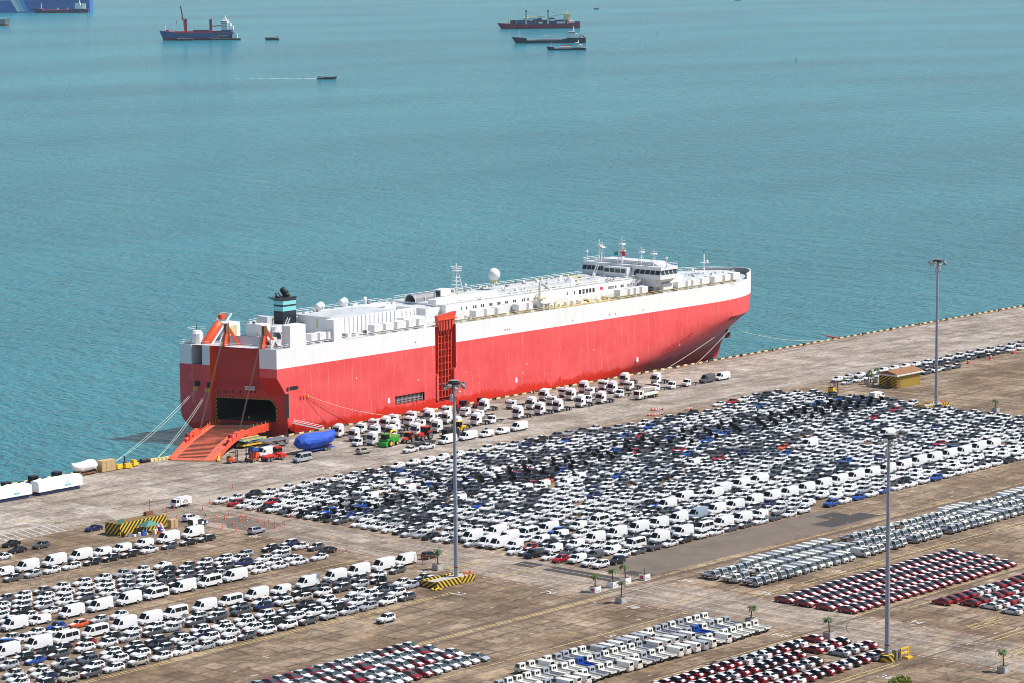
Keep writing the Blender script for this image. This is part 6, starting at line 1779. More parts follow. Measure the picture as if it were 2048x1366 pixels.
q = MB(); q.tube((2.0, 0, 1.7), (2.0, 0, 2.7), .45, 'offwhite', n=10); q.build('boom_turret', t)
q = MB(); q.box(-4.9, -4.3, -1.2, 1.2, .6, 1.4, 'yellow'); q.build('hopper', t)
wheels(t, [(3.6, -1.05), (3.6, 1.05), (1.7, -1.05), (1.7, 1.05), (-2.4, -1.0), (-2.4, 1.0), (-3.7, -1.0), (-3.7, 1.0)], .5, .35)
t = local('low_loader_trailer', 'dark low loader trailer behind the white pickups', 'trailer', 597.0, 566.4, W_)
q = MB(); q.box(-4, 4, -1.2, 1.2, .7, 1.0, 'dark'); q.box(3.2, 5.4, -.9, .9, 1.0, 1.3, 'dark'); q.build('deck', t)
wheels(t, [(-3, -1.0), (-3, 1.0), (-2, -1.0), (-2, 1.0)], .45, .35)
t = local('low_loader_trailer', 'dark trailer with grey gear under the yellow loader', 'trailer', 611.6, 569.2, W_)
q = MB(); q.box(-4, 4, -1.2, 1.2, .7, 1.0, 'dark'); q.box(-2, 3, -1.0, 1.0, 1.0, 2.6, 'black'); q.build('deck', t)
wheels(t, [(-3, -1.0), (-3, 1.0), (-2, -1.0), (-2, 1.0)], .45, .35)
q = MB(); q.lathe([(.45, 0), (.5, .3), (.45, .6), (.5, .9), (.45, 1.3)], 'blue', 12); tag(q.build('oil_drum', loc=(624.4, 567.6, 0)), 'blue drum standing behind the low-roof vans', 'drum')
# wrapped long loads, boats and crates at the left end of the quay
def wrapped_load(u0, u1, v0, v1, lab, seed):
    t = local('wrapped_load', lab, 'cargo', (u0 + u1) / 2, (v0 + v1) / 2)
    L, Wd = (u1 - u0) / 2, (v1 - v0) / 2; r_ = random.Random(seed); rgs = []
    n = 15
    for i in range(n):
        x = -L + 2 * L * i / (n - 1); j = lambda a: r_.uniform(-a, a)
        e = .25 if i in (0, n - 1) else 0
        rgs.append([(x, -Wd, .95 + j(.05)), (x, -Wd + j(.04), 2.2), (x, -Wd + .05 + j(.05), 3.6 - e + j(.1)), (x, -Wd * .4 + j(.1), 3.9 - e + j(.15)), (x, Wd * .4, 3.85 - e + j(.15)), (x, Wd - .05, 3.55 - e + j(.1)), (x, Wd, 2.2), (x, Wd, .95)])
    q = MB(); q.rings(rgs, 'wrap'); q.build('wrapping', t)
    q = MB(); q.box(-L + .6, L - .8, -Wd + .25, Wd - .25, .12, .94, 'navy'); q.build('base_frame', t)
    q = MB(); q.box(L * .20, L * .46, -Wd - .05, -Wd - .03, 1.55, 1.95, 'teal'); q.build('label_panel', t)
    q = MB(); q.box(L * .30, L * .38, -Wd - .05, -Wd - .03, 2.35, 2.45, 'blue'); q.build('small_mark', t)
wrapped_load(478.8, 493.2, 588.9, 592.2, 'long white wrapped load on blue base, right one of two', 1)
wrapped_load(462.0, 476.6, 588.9, 592.2, 'long white wrapped load on blue base at the left edge', 2)
farm_tractor(474.2, 596.8, W_, 'dark teal tractor behind the wrapped loads, leftmost of three', 'navy', 'dark', s=1.15)
farm_tractor(484.4, 598.6, W_, 'dark teal tractor behind the wrapped loads, middle of three', 'navy', 'dark', s=1.15)
farm_tractor(492.2, 598.6, W_, 'dark teal tractor behind the wrapped loads, rightmost of three', 'navy', 'dark', s=1.15)
t = local('wrapped_boat', 'boat shrink-wrapped in white on a rusty cradle', 'boat', 506.4, 604.0, PI + .1)
boat_cover('wrap', 9.0, 3.0, 2.9, 5, .07).build('wrapping', t); smooth_by_angle(t.children[-1].data, 38)
q = MB(); q.box(-3.8, 3.6, -1.2, 1.2, .3, .6, 'rust'); q.box(-3.8, -3.4, -1.3, 1.3, .3, 1.2, 'rust'); q.box(2.4, 2.8, -1.3, 1.3, .3, 1.2, 'rust'); q.build('cradle', t)
t = local('wooden_crate', 'large plain plywood crate beside the wrapped boat', 'crate', 514.0, 603.8, -.06)
q = MB(); q.box(-2.3, 2.3, -1.2, 1.2, .15, 3.0, 'wood'); q.build('panels', t)
for x in (-2.2, -.75, .75, 2.2):
    q = MB(); q.box(x - .08, x + .08, -1.24, 1.24, .1, 3.03, 'wood'); q.build('batten', t)
for i, (u, v, a, lab) in enumerate(((518.0, 603.6, .1, 'orange-yellow machine part right beside the wooden crate'), (520.4, 602.6, -.2, 'orange-yellow machine frame, middle of the pieces by the crate'), (524.0, 604.2, .2, 'orange-yellow box machine farthest from the wooden crate'))):
    t = local('machine_part', lab, 'machine', u, v, a)
    q = MB(); q.box(-1.1, 1.1, -.8, .8, .2, .9, 'yellow', taper=.1); q.build('frame', t)
    q = MB(); q.box(-.9, .3, -.6, .6, .9, 1.4 if i != 2 else 1.7, 'yellow', taper=.08); q.tube((.3, 0, .9), (1.3, 0, 1.1), .2, 'yellow'); q.build('housing', t)
t = local('bollard_winch', 'dark upright machine standing at the quay edge behind the orange parts', 'machine', 522.6, 606.4)
q = MB(); q.lathe([(.6, 0), (.5, .5), (.25, .7), (.2, 2.3), (.35, 2.4), (.1, 2.7)], 'dark', 8); q.build('post', t)
t = local('rubber_fender', 'black rubber fender lying on the quay edge', 'fender', 529.2, 605.9)
q = MB(); q.tube((-1.3, 0, .6), (1.3, 0, .6), .6, 'black', n=12); q.build('roll', t)
for i in range(6):
    q = MB(); q.box(-.55, .55, -.5, .5, 0, .7, 'paleyellow', taper=.08); tag(q.build('concrete_block', loc=(531.4 + i * 1.35, 605.6 - i * .05, 0)), 'pale yellow block, %s from left in the short row by the ramp' % ORD[i + 1], 'block', 'yellow blocks left of the ramp')
# bollards on the edge
k = 0
for u in np.arange(548, 1010, 17.6):
    if u < 556 or not seen(u, 606.2, .5, 5): continue
    q = MB(); q.lathe([(.42, 0), (.38, .1), (.28, .2), (.26, .55), (.48, .72), (.45, .85), (.2, .92)], 'dark', 10); k += 1
    tag(q.build('mooring_bollard', loc=(u, 606.3, 0)), 'black mooring bollard, %s from the ramp along the kerb' % ORD[k], 'bollard', 'bollards along the quay edge')
# ================================================================ lamp masts, huts, palms, cones, people
def lamp_mast(u, v, lab):
    t = local('lamp_mast', lab, 'lamp mast', u, v, R(20), 'tall flood-light masts')
    q = MB(); q.lathe([(.75, 0), (.70, .5), (.50, .55), (.47, 12), (.40, 24), (.33, 36), (.26, 44.4)], 'steel', 18); o = q.build('pole', t); smooth_by_angle(o.data, 30)
    q = MB(); q.lathe([(.54, 3.1), (.54, 3.3)], 'darkred', 18); q.build('red_band', t)
    q = MB(); q.lathe([(.5, 43.4), (1.3, 43.6), (1.5, 44.0), (.6, 44.3)], 'dark', 14); q.lathe([(1.15, 44.35), (1.2, 44.42), (.7, 44.5), (.1, 44.52)], 'midgrey', 14); q.build('head_ring', t)
    for i in range(10):
        a = 2 * PI * i / 10; r_ = 2.2 if i % 2 else 1.8; z = 43.6 if i % 2 else 42.9
        q = MB(); c, s_ = math.cos(a), math.sin(a)
        q.obox((c * 1.0, s_ * 1.0, z + .1), (c * r_, s_ * r_, z), .12, .12, 'midgrey'); q.obox((c * r_, s_ * r_, z + .1), (c * (r_ + .6), s_ * (r_ + .6), z - .25), .75, .45, 'midgrey'); q.obox((c * (r_ + .58), s_ * (r_ + .58), z - .24), (c * (r_ + .64), s_ * (r_ + .64), z - .28), .6, .36, 'lamp'); q.build('flood_light', t)
    for i in (0, 1):
        q = MB(); x = 1.6 if i else -1.6
        q.tube((x * .5, 0, 42.6), (x, 0, 42.4), .06, 'midgrey', n=4); q.tube((x, 0, 42.4), (x, 0, 41.0), .06, 'midgrey', n=4); q.tube((x, 0, 41.0), (x * 1.9, 0, 41.0), .06, 'midgrey', n=4) if i else q.box(x - .25, x + .25, -.25, .25, 40.0, 41.6, 'palegrey'); q.sphere((x * 1.9, 0, 41.4), .28, 'offwhite', 8, 6) if i else None; q.build('camera_bracket', t)
M1, M2, M3 = (470.8, 437.3), (470.2, 323.4), (742.3, 493.7)
lamp_mast(*M1, 'tall grey flood-light mast in front of the ship side')
lamp_mast(*M2, 'tall grey flood-light mast at the lower right, nearest one')
lamp_mast(*M3, 'tall grey flood-light mast at the far right beside the sea')
MAT['hz1'] = stripes('hz1', (.70, .45, .02), (.02, .02, .02), .85, (.75, 0, .66))
MAT['hz2'] = stripes('hz2', (.70, .45, .02), (.02, .02, .02), .9, (.72, .1, -.69))
MAT['hz3'] = stripes('hz3', (.66, .42, .02), (.02, .02, .02), .62, (.74, .4, .68))
MAT['rw'] = stripes('rw', (.75, .75, .73), (.55, .05, .04), .9, (.8, .2, .55))
for (u, v), lab in ((M1, 'yellow and black striped barrier round the middle mast foot'), (M3, 'yellow and black striped barrier round the far mast foot')):
    t = local('mast_barrier', lab, 'barrier', u, v)
    for sg in (-1, 1):
        q = MB(); q.box(-8.4, -1.0, sg * 2.2 - .25, sg * 2.2 + .25, 0.05, 1.5, 'hz1'); q.box(-1.0, 3.2, sg * 2.2 - .25, sg * 2.2 + .25, .05, 1.5, 'hz2'); q.v = [(x, y - (x + 2.5) * .04, z) for x, y, z in q.v]; q.build('striped_side', t)
    q = MB(); q.box(-8.6, -8.2, -1.9, 2.2, .05, 1.4, 'hz3'); q.build('striped_end', t)
    q = MB(); q.box(-8, 3, -1.9, 1.9, 0.02, 1.1, 'concrete'); q.build('plinth', t)
    for x in (1.2, 2.9):
        q = MB(); q.tube((x, -1.4, 1.1), (x, -1.4, 1.6), .05, 'dark'); q.box(x - .28, x + .28, -1.5, -1.3, 1.55, 2.2, 'orange'); q.build('reflector', t)
    for i in range(4):
        q = MB(); q.sphere((-8.9 - (i % 2) * 1.0, -2.6 + i * .5 - 1, .22), .34, 'yellow', 8, 6, .8); q.build('wheel_stop', t)
t = local('mast_barrier', 'round striped yellow and black drum at the near mast foot', 'barrier', *M2)
q = MB(); q.lathe([(1.35, 0.02), (1.35, 1.3), (.9, 1.32)], 'hz1', 20); q.build('drum', t)
q = MB(); q.box(1.7, 3.0, -1.0, 0, 0, 1.9, 'midgrey'); q.build('switch_box', t)
q = MB(); 
for x in (2.6, 5.2): q.box(x, x + .2, -1.4, -1.2, 0, 2.2, 'yellow')
for z in (1.0, 1.9): q.box(2.6, 5.4, -1.42, -1.18, z, z + .25, 'yellow')
q.box(3.6, 5.2, -2.4, -1.6, 0, .4, 'yellow'); q.build('guard_rail', t)
# striped roofless hut with flat earth-coloured roof
t = local('striped_hut', 'low hut with yellow and black striped walls and brown roof', 'hut', 464.9, 535.9, .04)
q = MB(); q.box(-7.6, 7.6, -2.6, -2.4, 0, 2.95, 'hz2'); q.build('front_wall', t)
MAT['hz4'] = stripes('hz4', (.66, .42, .02), (.02, .02, .02), .9, (0, -.72, -.69))
q = MB(); q.box(-7.65, -7.45, -2.4, 2.5, 0, 2.9, 'hz4'); q.build('side_wall', t)
mat('earthroof', (.20, .12, .04), .9, noise=(.5, .7, (.11, .07, .03)))
q = MB(); q.box(-7.4, 7.6, -2.35, 2.5, .1, 2.6, 'midgrey', top='earthroof'); q.build('roof', t)
q = MB(); q.box(4.6, 6.9, 1.2, 2.2, 2.6, 3.5, 'rust'); q.build('roof_tank', t)
q = MB(); q.box(-7.8, -6.0, -2.3, -2.2, 2.7, 4.0, 'tent'); q.build('notice_board', t)
q = MB(); q.tube((7.4, 2.9, 0), (7.4, 2.9, 6.0), .08, 'midgrey'); q.box(7.3, 7.9, 2.7, 3.1, 5.7, 6.1, 'lamp'); q.build('lamp_post', t)
t = local('green_canopy', 'green peaked canopy tent in front of the striped hut', 'tent', 464.8, 531.2, .04)
q = MB()
P4 = [(-2.4, -1.7, 1.9), (2.4, -1.7, 1.9), (2.4, 1.7, 1.9), (-2.4, 1.7, 1.9)]
for i in range(4): q.poly([P4[i], P4[(i + 1) % 4], (.2, 0, 3.1), (-.2, 0, 3.1)], 'tent')
q.build('canopy', t)
for x, y, _z in P4:
    q = MB(); q.tube((x, y, 0), (x, y, 1.9), .05, 'palegrey', n=5); q.build('pole', t)
lst = [('red and white striped board leaning beside the green tent', 'barrier_board', 'board', 468.6, 531.6, (2.4, .2, 1.5), 'rw'), ('blue drum under the edge of the green tent', 'oil_drum', 'drum', 466.6, 529.4, None, 'blue'), ('pale wooden cabinet at the right end of the striped hut', 'cabinet', 'cabinet', 472.6, 531.4, (2.2, 1.2, 2.0), 'wood')]
for lab, nm, cat, u, v, sz, m in lst:
    t = local(nm, lab, cat, u, v, .05)
    q = MB()
    if sz: q.box(-sz[0] / 2, sz[0] / 2, -sz[1] / 2, sz[1] / 2, 0.02, sz[2], m)
    else: q.lathe([(.42, 0), (.45, .4), (.42, .8), (.45, 1.0), (.42, 1.35)], m, 12)
    q.build('panel' if sz else 'shell', t)
    if cat == 'cabinet':
        q = MB(); q.box(-.05, .05, -.72, -.70, .1, 2.3, 'dark'); q.build('door_gap', t)
for i, (u, v, m) in enumerate(((459.6, 530.4, 'palegrey'), (460.6, 529.8, 'white2'), (461.6, 529.6, 'blue'), (462.6, 529.8, 'wood'), (458.8, 531.2, 'midgrey'), (464.4, 528.8, 'cream'), (465.4, 528.4, 'red'), (466.6, 528.2, 'offwhite'), (457.2, 531.8, 'dark'))):
    q = MB(); q.box(-.5, .5, -.4, .4, 0, .5 + .35 * (i % 3), m, taper=.12); tag(q.build('supply_sack', loc=(u, v, 0), rotz=i * .7), 'bundle of supplies, %s from left at the striped hut foot' % ORD[i + 1], 'bundle', 'supplies heaped in front of the striped hut')
t = local('repair_van', 'white van with open side door beside the cabinet', 'van', 478.0, 528.4, E_)
for nm, me, lc in car_parts('low van'):
    o = obj(nm, me, t, lc)
    if nm == 'body': o.color = (.8, .8, .8, 1)
q = MB(); q.box(-.9, .3, -1.0, -.985, .5, 1.8, 'dark'); q.build('side_opening', t)
q = MB(); q.poly([(1.4 + .45 * math.cos(2 * PI * i / 16), -1.01, .95 + .45 * math.sin(2 * PI * i / 16)) for i in range(16)], 'navy'); q.build('emblem', t)
q = MB(); q.box(-2.5, -2.46, -.9, .9, .6, 1.8, 'dark'); q.build('rear_opening', t)
# hut with tiled roof at the right
t = local('tiled_hut', 'yellow patterned hut with brown striped tile roof', 'hut', 773.0, 527.8, .0)
q = MB(); q.box(-6.4, 6.4, -3.3, 3.3, 0, 3.8, 'hz3'); q.build('walls', t)
q = MB(); q.box(-6.45, -6.35, -1.0, .6, 0, 2.6, 'rust'); q.box(-5.9, -4.6, -3.36, -3.28, 0, 2.8, 'rust'); q.build('door', t)
q = MB(); q.box(-7.2, 7.2, -4.0, 4.0, 3.8, 4.3, 'offwhite'); q.build('eaves', t)
mat('tile', (.42, .21, .10), .8); mat('tile2', (.27, .13, .07), .8)
rf = MB(); rf.prism([(-3.9, 4.3), (3.9, 4.3), (0, 5.3)], 'x', -7.1, 7.1, 'tile2'); rfo = rf.build('roof', t)
tm_ = []
for sg in (-1, 1):
    q = MB(); q.obox((0, sg * 4.0, 4.36), (0, 0, 5.40), .46, .12, 'tile'); tm_.append(q.mesh('tile_strip'))
for i in range(18):
    for me in tm_: obj('tile_strip', me, rfo, (-6.8 + i * .8, 0, 0))
# palms in concrete planters
def palm_mesh(seed, h):
    r_ = random.Random(seed)
    q = MB(); pts = [(0, 0, 0)]
    bx, by = r_.uniform(-.35, .35), r_.uniform(-.35, .35)
    for i in range(1, 6): pts.append((bx * (i / 5) ** 2, by * (i / 5) ** 2, h * i / 5))
    for i in range(5): q.tube(pts[i], pts[i + 1], .15 - .015 * i, 'bark', .15 - .015 * (i + 1), n=7, caps=False)
    tr = q.mesh('trunk')
    c = Vector(pts[-1]); q = MB()
    for k in range(20):
        a = 2 * PI * k / 20 * 1.0 + r_.uniform(-.15, .15); el = r_.uniform(.0, 1.1); L = r_.uniform(1.15, 1.55)
        d = Vector((math.cos(a), math.sin(a), 0)); side = Vector((-d.y, d.x, 0)); prev = c; ang = el
        for s_ in range(6):
            nx = prev + (d * math.cos(ang) + Vector((0, 0, 1)) * math.sin(ang)) * L / 6
            ang -= .36
            wl = .46 * (1 - abs(s_ - 2.2) / 5)
            for sg in (-1, 1):
                for f in (.15, .5, .85):
                    p = prev.lerp(nx, f)
                    q.poly([p - (nx - prev) * .2, p + (nx - prev) * .2, p + side * sg * wl + (nx - prev) * .45 - Vector((0, 0, wl * .55))], 'leaf' if r_.random() < .7 else 'leafdark')
            q.poly([prev - side * .03, prev + side * .03, nx + side * .02, nx - side * .02], 'leaf')
            prev = nx
    return tr, q.mesh('crown', fix=False)
PALMS = [palm_mesh(s_, 2.2 + .25 * s_) for s_ in range(4)]
PL = [(481.8, 406.9, 1, 'beside the lane, leftmost of the four at the crossing'), (488.1, 407.2, 0, 'on the crossing, second from left'), (492.8, 407.6, 0, 'on the crossing behind two other palms'), (477.3, 395.9, 0, 'lowest of the four at the crossing'), (478.8, 362.8, 0, 'behind the centre truck block'), (479.0, 343.4, 0, 'behind the lower right saloon block'), (476.8, 301.3, 0, 'near the lower right corner'), (477.4, 449.0, 0, 'beside the black off-roader and mesh fence'), (746.1, 475.3, 0, 'alone beyond the far lamp mast'), (764.6, 533.0, 0, 'left of the tiled hut'), (768.5, 536.5, 0, 'behind the tiled hut, left'), (774.0, 537.0, 0, 'behind the tiled hut, right'), (498.4, 406.8, 1, None)]
for i, (u, v, red, lab) in enumerate(PL):
    where = lab or 'on the crossing, rightmost, with a bare stem'
    t = local('planter', 'white concrete planter ' + where, 'planter', u, v, .03, 'concrete planters')
    q = MB(); q.box(-1.0, 1.0, -.85, .85, 0, 1.25, 'white' if i in (0, 1, 2, 12) else 'concrete'); q.build('tub', t)
    q = MB(); q.box(-.85, .85, -.7, .7, 1.25, 1.29, 'grime'); q.build('soil', t)
    if red:
        q = MB(); q.box(-1.03, -1.005, -.4, .35, .35, .95, 'flagred'); q.build('red_panel', t)
        q = MB(); q.box(-.75, .7, -.885, -.86, .2, 1.0, 'white2'); q.box(-.6, -.5, -.9, -.888, .3, .9, 'midgrey'); q.box(-.4, .5, -.9, -.888, .3, .42, 'midgrey'); q.build('white_panel', t)
    else:
        q = MB(); q.box(1.005, 1.03, -.6, .6, .2, 1.05, 'markred'); q.box(-.7, .2, -.885, -.86, .3, .6, 'palegrey'); q.build('worn_panel', t)
    if lab:
        t = thing('palm_tree', 'small palm ' + where, 'palm', (u, v, 1.28), i * 1.1, 'palms in planters')
        tr, cr = PALMS[i % 4]; obj('trunk', tr, t); obj('crown', cr, t)
    else:
        t = thing('bare_stem', 'bare stem in the rightmost planter on the crossing', 'plant', (u, v, 1.28))
        q = MB(); q.tube((0, 0, 0), (.05, 0, 1.4), .09, 'bark', .04, n=6); q.build('stem', t)
# bush at the lower edge
u, v = G(1800, 1364, .3)
t = thing('bush', 'bright green bush cut by the bottom edge', 'bush', (u, v, 0))
r_ = random.Random(4); q = MB()
for i in range(900):
    a, e = r_.uniform(0, 2 * PI), math.asin(r_.uniform(0, 1)); rr = r_.uniform(.75, 1.05)
    c = Vector((math.cos(a) * math.cos(e) * 2.6 * rr, math.sin(a) * math.cos(e) * 1.9 * rr, .1 + math.sin(e) * 1.2 * rr))
    d1 = Vector((r_.uniform(-1, 1), r_.uniform(-1, 1), r_.uniform(-1, 1))) * .22; d2 = Vector((r_.uniform(-1, 1), r_.uniform(-1, 1), r_.uniform(-1, 1))) * .16
    q.poly([c - d1, c + d2, c + d1, c - d2], 'bushleaf')
q.build('foliage', t)
# slim red traffic posts
cm = MB(); cm.lathe([(.28, 0), (.28, .06), (.13, .1), (.11, .5), (.09, 1.15), (.03, 1.2)], 'orange', 8); cme = [('post', cm.mesh('post'))]
cm = MB(); cm.lathe([(.125, .62), (.118, .80)], 'white2', 8); cme.append(('band', cm.mesh('band')))
CN = [(484.5, 546.9), (487.3, 547.4), (479.3, 541.7), (479.5, 537.8), (487.6, 539.2), (492.4, 542.5), (499.2, 547.3), (487.2, 532.0), (487.4, 529.2), (491.4, 532.0), (483.3, 528.1), (479.5, 521.5), (479.5, 530.2), (479.5, 516.7), (488.2, 524.5), (483.8, 522.5), (487.6, 521.5), (482.5, 516.7), (517.7, 558.8), (491.6, 528.1), (492.5, 527.0), (491.6, 524.3), (491.0, 521.2), (488.1, 515.9), (491.5, 518.0), (490.8, 515.1), (491.2, 512.1), (487.4, 511.7), (499.0, 532.1), (499.4, 518.5), (479.1, 479.1), (499.1, 529.3)]
ZN = {}
for u, v in CN:
    z_ = 'beside the striped hut' if u < 481 and v > 515 else 'along the great block edge' if u > 498 and v < 540 else 'nearest the ship' if v > 555 else 'above the damp patch' if v > 534 else 'beside the left middle strip' if v < 500 else 'round the damp patch'
    ZN.setdefault(z_, []).append((u, v))
for z_, L in ZN.items():
    for i, (u, v) in enumerate(sorted(L, key=lambda p: proj(*p)[0])):
        lab = 'slim red traffic post ' + z_ + (', %s from left' % ORD[i + 1] if len(L) > 1 else '')
        t = thing('traffic_post', lab, 'traffic post', (u, v, 0), 0, 'slim red traffic posts')
        for nm, me in cme: obj(nm, me, t)
# red-white barriers by the great block
for i, (px, py, w_) in enumerate(((1317, 821, 4.0), (1316, 831, 4.4), (1299, 832, 1.6), (1378, 820, 2.6), (1306, 821, 1.6))):
    u, v = G(px, py, 0)
    t = local('barrier_board', 'red and white barrier, %s of five beyond the great car block' % ORD[i + 1], 'barrier', u, v, .0, 'barriers behind the great car block')
    q = MB(); q.box(-w_ / 2, w_ / 2, -.1, .1, .3, .75, 'rw'); q.build('board', t)
    for x in (-w_ / 2 + .2, w_ / 2 - .2):
        q = MB(); q.box(x - .08, x + .08, -.4, .4, 0, .36, 'orange'); q.build('foot', t)
for i, (px, py) in enumerate(((1937, 727), (1981, 718), (2027, 707))):
    u, v = G(px, py, 0); t = local('water_barrier', 'red and white plastic barrier, %s from left below the far car row' % ORD[i + 1], 'barrier', u, v, .3, 'plastic barriers by the far car row')
    q = MB(); q.box(-1.1, 1.1, -.35, .35, 0, .8, 'red', taper=.15); q.build('base', t)
    q = MB(); q.box(-.3, .3, -.22, .22, .8, 1.1, 'white2'); q.build('cap', t)
# mesh fences
for lab, (u, v), rot, m, L in (('light mesh fence panel beside the potted palm, lower right', G(1978, 1333, 0), .0, 'midgrey', 9.0), ('red framed mesh fence panel beside the end van', (479.4, 455.6), R(-60), 'markred', 6.0)):
    t = local('mesh_fence', lab, 'fence', u, v, rot)
    q = MB()
    for x in (-L / 2, 0, L / 2): q.tube((x, 0, 0), (x, 0, 2.2), .06, m, n=5)
    for z in (.3, 2.15): q.tube((-L / 2, 0, z), (L / 2, 0, z), .05, m, n=5)
    q.build('frame', t)
    q = MB()
    for i in range(int(L / .45)): q.tube((-L / 2 + i * .45, 0, .3), (-L / 2 + i * .45, 0, 2.15), .018, m, n=3, caps=False)
    for i in range(5): q.tube((-L / 2, 0, .5 + i * .36), (L / 2, 0, .5 + i * .36), .018, m, n=3, caps=False)
    o = q.build('mesh_panel', t); o['kind'] = 'stuff'
# people
def person_mesh(pose):
    J = {'pelvis': (0, 0, .95), 'belly': (0, 0, 1.12), 'chest': (.02, 0, 1.35), 'neck': (.02, 0, 1.50), 'head': (.04, 0, 1.60), 'crown': (.04, 0, 1.74)}
    for s_, y in (('l', 1), ('r', -1)):
        J['hip' + s_] = (0, .10 * y, .9); st = .12 * y * pose
        J['knee' + s_] = (.05 + st, .11 * y, .5); J['ankle' + s_] = (-.02 + st * 1.6, .11 * y, .08); J['toe' + s_] = (.16 + st * 1.6, .12 * y, .04)
        J['sh' + s_] = (.02, .19 * y, 1.43); J['el' + s_] = (-.02 - st, .27 * y, 1.15); J['wr' + s_] = (.14 - st, .25 * y, .93); J['fi' + s_] = (.17 - st, .24 * y, .83)
    names = list(J); E_l = [('pelvis', 'belly'), ('belly', 'chest'), ('chest', 'neck'), ('neck', 'head'), ('head', 'crown')]
    for s_ in 'lr': E_l += [('pelvis', 'hip' + s_), ('hip' + s_, 'knee' + s_), ('knee' + s_, 'ankle' + s_), ('ankle' + s_, 'toe' + s_), ('chest', 'sh' + s_), ('sh' + s_, 'el' + s_), ('el' + s_, 'wr' + s_), ('wr' + s_, 'fi' + s_)]
    RAD = {'pelvis': .15, 'belly': .14, 'chest': .17, 'neck': .06, 'head': .10, 'crown': .085, 'hip': .10, 'knee': .065, 'ankle': .05, 'toe': .045, 'sh': .075, 'el': .05, 'wr': .037, 'fi': .035}
    me = bpy.data.meshes.new('person_skeleton'); me.from_pydata([J[n_] for n_ in names], [(names.index(a), names.index(c)) for a, c in E_l], [])
    o = bpy.data.objects.new('tmp', me); COL.objects.link(o)
    o.modifiers.new('skin', 'SKIN')
    if not me.skin_vertices: 
        import bmesh
        bm = bmesh.new(); bm.from_mesh(me); bm.verts.layers.skin.verify(); bm.to_mesh(me); bm.free()
    for i, n_ in enumerate(names):
        r0 = RAD[n_ if n_ in RAD else n_[:-1]]; me.skin_vertices[0].data[i].radius = (r0, r0)
    me.skin_vertices[0].data[0].use_root = True
    o.modifiers.new('sub', 'SUBSURF').levels = 1
    dg = bpy.context.evaluated_depsgraph_get()
    out = bpy.data.meshes.new_from_object(o.evaluated_get(dg))
    bpy.data.objects.remove(o)
    for m in ('navy', 'hivis', 'skin', 'dark', 'white2'): out.materials.append(MAT[m])
    for p in out.polygons:
        z = p.center.z; y = abs(p.center.y)
        p.material_index = 4 if z > 1.64 else 2 if z > 1.47 else (2 if (y > .2 and z < .98) else 1 if z > .98 else 3 if z < .12 else 0)
        p.use_smooth = True
    return out
PM = [person_mesh(.5), person_mesh(1.2)]
def rampz(u, v):
    return 2.9
for i, (px, py, z, a, lab) in enumerate(((442, 838, 2.5, 1.0, 'person in yellow-green vest at the left side of the ship door'), (446, 838, 2.5, 4.0, 'person in yellow-green vest, second one at the ship door'), (498.5, 843, 2.6, 3.6, 'person in yellow-green vest walking on the ramp'), (807, 1184, 0, 2.0, 'person in yellow-green vest between the parked cars'), (376, 1043, 0, .5, 'person standing beside the off-roader near the traffic posts'), (411, 1036, 0, 2.5, 'person in light clothes among the traffic posts'), (1690, 767, 0, 1.0, 'person near the yellow forklift on the far quay'))):
    u, v = G(px, py, z); o = obj('person', PM[i % 2], None, (u, v, z), a); tag(o, lab, 'person')
# ================================================================ ships and buoys out on the roadstead
RTD = R(YAW) - PI / 2                                  # broadside direction as seen from the tower: +x local = picture right
def far(name, label, cat, px, py, group=None, rot=0.0):
    u, v = G(px, py, -3.0)
    d = Vector((u, v, CAM_H)).length
    t = thing(name, label, cat, (u, v, -3.0), RTD + rot, group)
    return t, d / FPX                                  # metres for one photograph pixel there
def hull_mesh(L, Bm, D, bowside, m, boot=None, sheer=.35, bowrake=.05, deckm='midgrey', foc=.10, poop=.0, fh=0., ph=0.):
    "bowside -1: bow at picture left.  outline lofted along the length; forecastle and poop raised"
    q = MB(); rg_ = []
    st = [0, .015, .04, .08, foc, foc + .02, .3, .6, .80, 1 - poop - .01 if poop else .9, 1 - poop if poop else .93, .97, 1.0]
    bw = [.02, .22, .45, .72, .86, .88, 1, 1, 1, 1, 1, .96, .86]
    for s_, b_ in zip(st, bw):
        x = (s_ - .5) * L
        h = D + (fh if s_ <= foc else 0) + (ph if poop and s_ >= 1 - poop else 0) + sheer * D * max(0, (.15 - s_) / .15) * .4
        xo = -bowrake * L * max(0, (.08 - s_) / .08)
        y = Bm / 2 * b_
        rg_.append([(x - xo * 0.2, -y * .8, -1.5), (x + xo * .0, -y * .92, D * .30), (x + xo, -y, h), (x + xo, y, h), (x, y * .92, D * .30), (x - xo * .2, y * .8, -1.5)])
    def fm(a, i):
        if i in (0, 4) and boot: return boot
        return deckm if i == 2 else m
    q.rings(rg_, m, True, fm)
    if bowside > 0: q.v = [(-x, y, z) for x, y, z in q.v]
    return q
